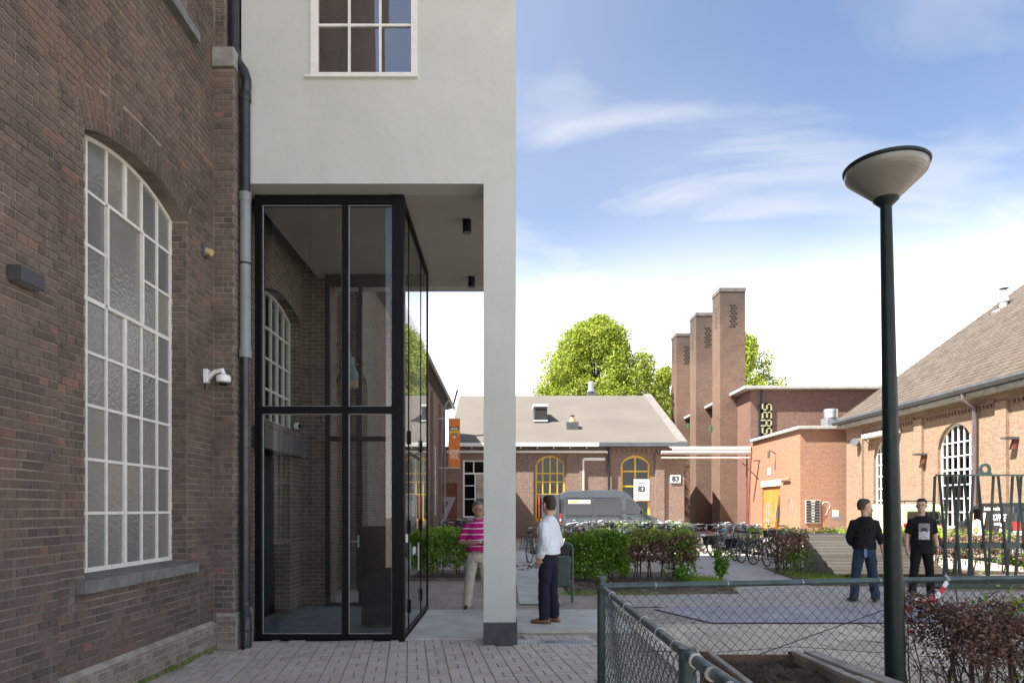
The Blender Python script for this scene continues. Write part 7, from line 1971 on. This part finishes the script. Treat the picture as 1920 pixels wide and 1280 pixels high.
# man in black hoodie, back to the camera
p3 = person((PX(1621, 12.1), 12.1, .016), 172, 'man in black hoodie and jeans with his back turned, left of the lamp post', {
    'L': {'elbow': (.255, -.03, 1.14), 'wrist': (.15, -.20, 1.02), 'dir': (-.5, -.7, -.4), 'palm': (-.5, .5, 0), 'curl': .6}, 'R': {'elbow': (-.245, .03, 1.14), 'wrist': (-.315, -.03, .90), 'dir': (-.12, -.1, -1), 'palm': (1, -.2, 0), 'curl': .5, 'thumb': -1, 'sleeve': .72}},
    stand(.16, .02, .3), cloth('black_fleece', (0.010, 0.010, 0.011), .9, .6), cloth('blue_denim', (0.022, 0.040, 0.065), .85, .45), black_shoe, M['hair_brown'], M['skin'], head_yaw=-82, sleeve=1.0, height=1.80, hood=True, loose=.6, hair_low=1.66)
m2 = MB(); m2.box(.02, .07, .155, .175, .80, .95); m2.build('blue_tag', mat('blue_tag', (0.08, 0.16, 0.30), .5), p3, local=True, bevel=.006)
# man in black T-shirt facing the camera
p4 = person((PX(1728, 12.95), 12.95, .016), -10, 'man in glasses and black printed T-shirt right of the lamp post', {
    'L': {'elbow': (.243, .03, 1.12), 'wrist': (.262, -.03, .88), 'dir': (-.05, -.1, -1), 'palm': (-1, .2, 0), 'curl': .55}, 'R': {'elbow': (-.243, .03, 1.12), 'wrist': (-.262, -.02, .88), 'dir': (.05, -.1, -1), 'palm': (1, .2, 0), 'curl': .55, 'thumb': -1}},
    stand(.14, .0, .3), cloth('black_cotton', (0.009, 0.009, 0.010), .9, .5), cloth('black_trousers', (0.007, 0.007, 0.008), .85, .4), black_shoe, M['hair_dark'], M['skin'], head_yaw=-32, sleeve=.40, height=1.82, glasses=True, hair_low=1.66, loose=.2)
def chest_patch(parent, nm, x0, x1, z0, z1, mt, off=.0, shape=None, n=10):
    m2 = MB(); rows_ = 10
    def yy(x, z):
        rx = .176 + .018; ry = .118 + .0235 if z > 1.2 else .114 + .0245
        return -(ry + .010 + off) * math.sqrt(max(0.0, 1 - (x / (rx + .004)) ** 2)) - .004
    for i in range(n):
        for j in range(rows_):
            xa, xb = x0 + (x1 - x0) * i / n, x0 + (x1 - x0) * (i + 1) / n; za, zb = z0 + (z1 - z0) * j / rows_, z0 + (z1 - z0) * (j + 1) / rows_
            if shape and not shape((xa + xb) / 2, (za + zb) / 2): continue
            m2.add([(xa, yy(xa, za), za), (xb, yy(xb, za), za), (xb, yy(xb, zb), zb), (xa, yy(xa, zb), zb)], [(0, 1, 2, 3)])
    return m2.build(nm, mt, parent, local=True)
pp = chest_patch(p4, 'shirt_print', -.105, .085, 1.06, 1.36, mat('print_grey', (0.20, 0.20, 0.215), .8, var=.15, vscale=30))
chest_patch(p4, 'print_disc', -.075, .045, 1.215, 1.30, M['black'], .006, lambda x, z: ((x + .015) / .055) ** 2 + ((z - 1.225) / .06) ** 2 < 1, 20)
chest_patch(p4, 'print_waves', -.10, .08, 1.07, 1.215, M['print_white'], .006, lambda x, z: math.sin(z * 190 + 3 * math.sin(x * 60)) > .25, 26)
m2 = MB(); m2.tube([(.260 + .031 * math.cos(a), -.02 + .031 * math.sin(a), .915) for a in [2 * math.pi * i / 14 for i in range(14)]], .008, 6, closed=True); wa = m2.build('watch', M['black'], p4, local=True)
m2 = MB(); m2.cyl((.292, -.025, .915), (.300, -.026, .915), .017, .017, 12); m2.build('dial', M['galv'], wa, local=True)
ph = empty('phone', (PX(903, 11.1), 11.1, 1.14), 'small white phone held by the man in the magenta shirt', 'phone')
m2 = MB(); m2.obox((PX(904, 11.08), 11.09, 1.145), (.06, 0, .01), (0, .006, .006), (-.005, -.02, .03)); m2.build('case', M['white_plastic'], ph, bevel=.003)
m2 = MB(); m2.obox((PX(904, 11.08), 11.082, 1.150), (.052, 0, .009), (0, .001, .001), (-.004, -.016, .024)); m2.build('screen', M['ink'], ph)
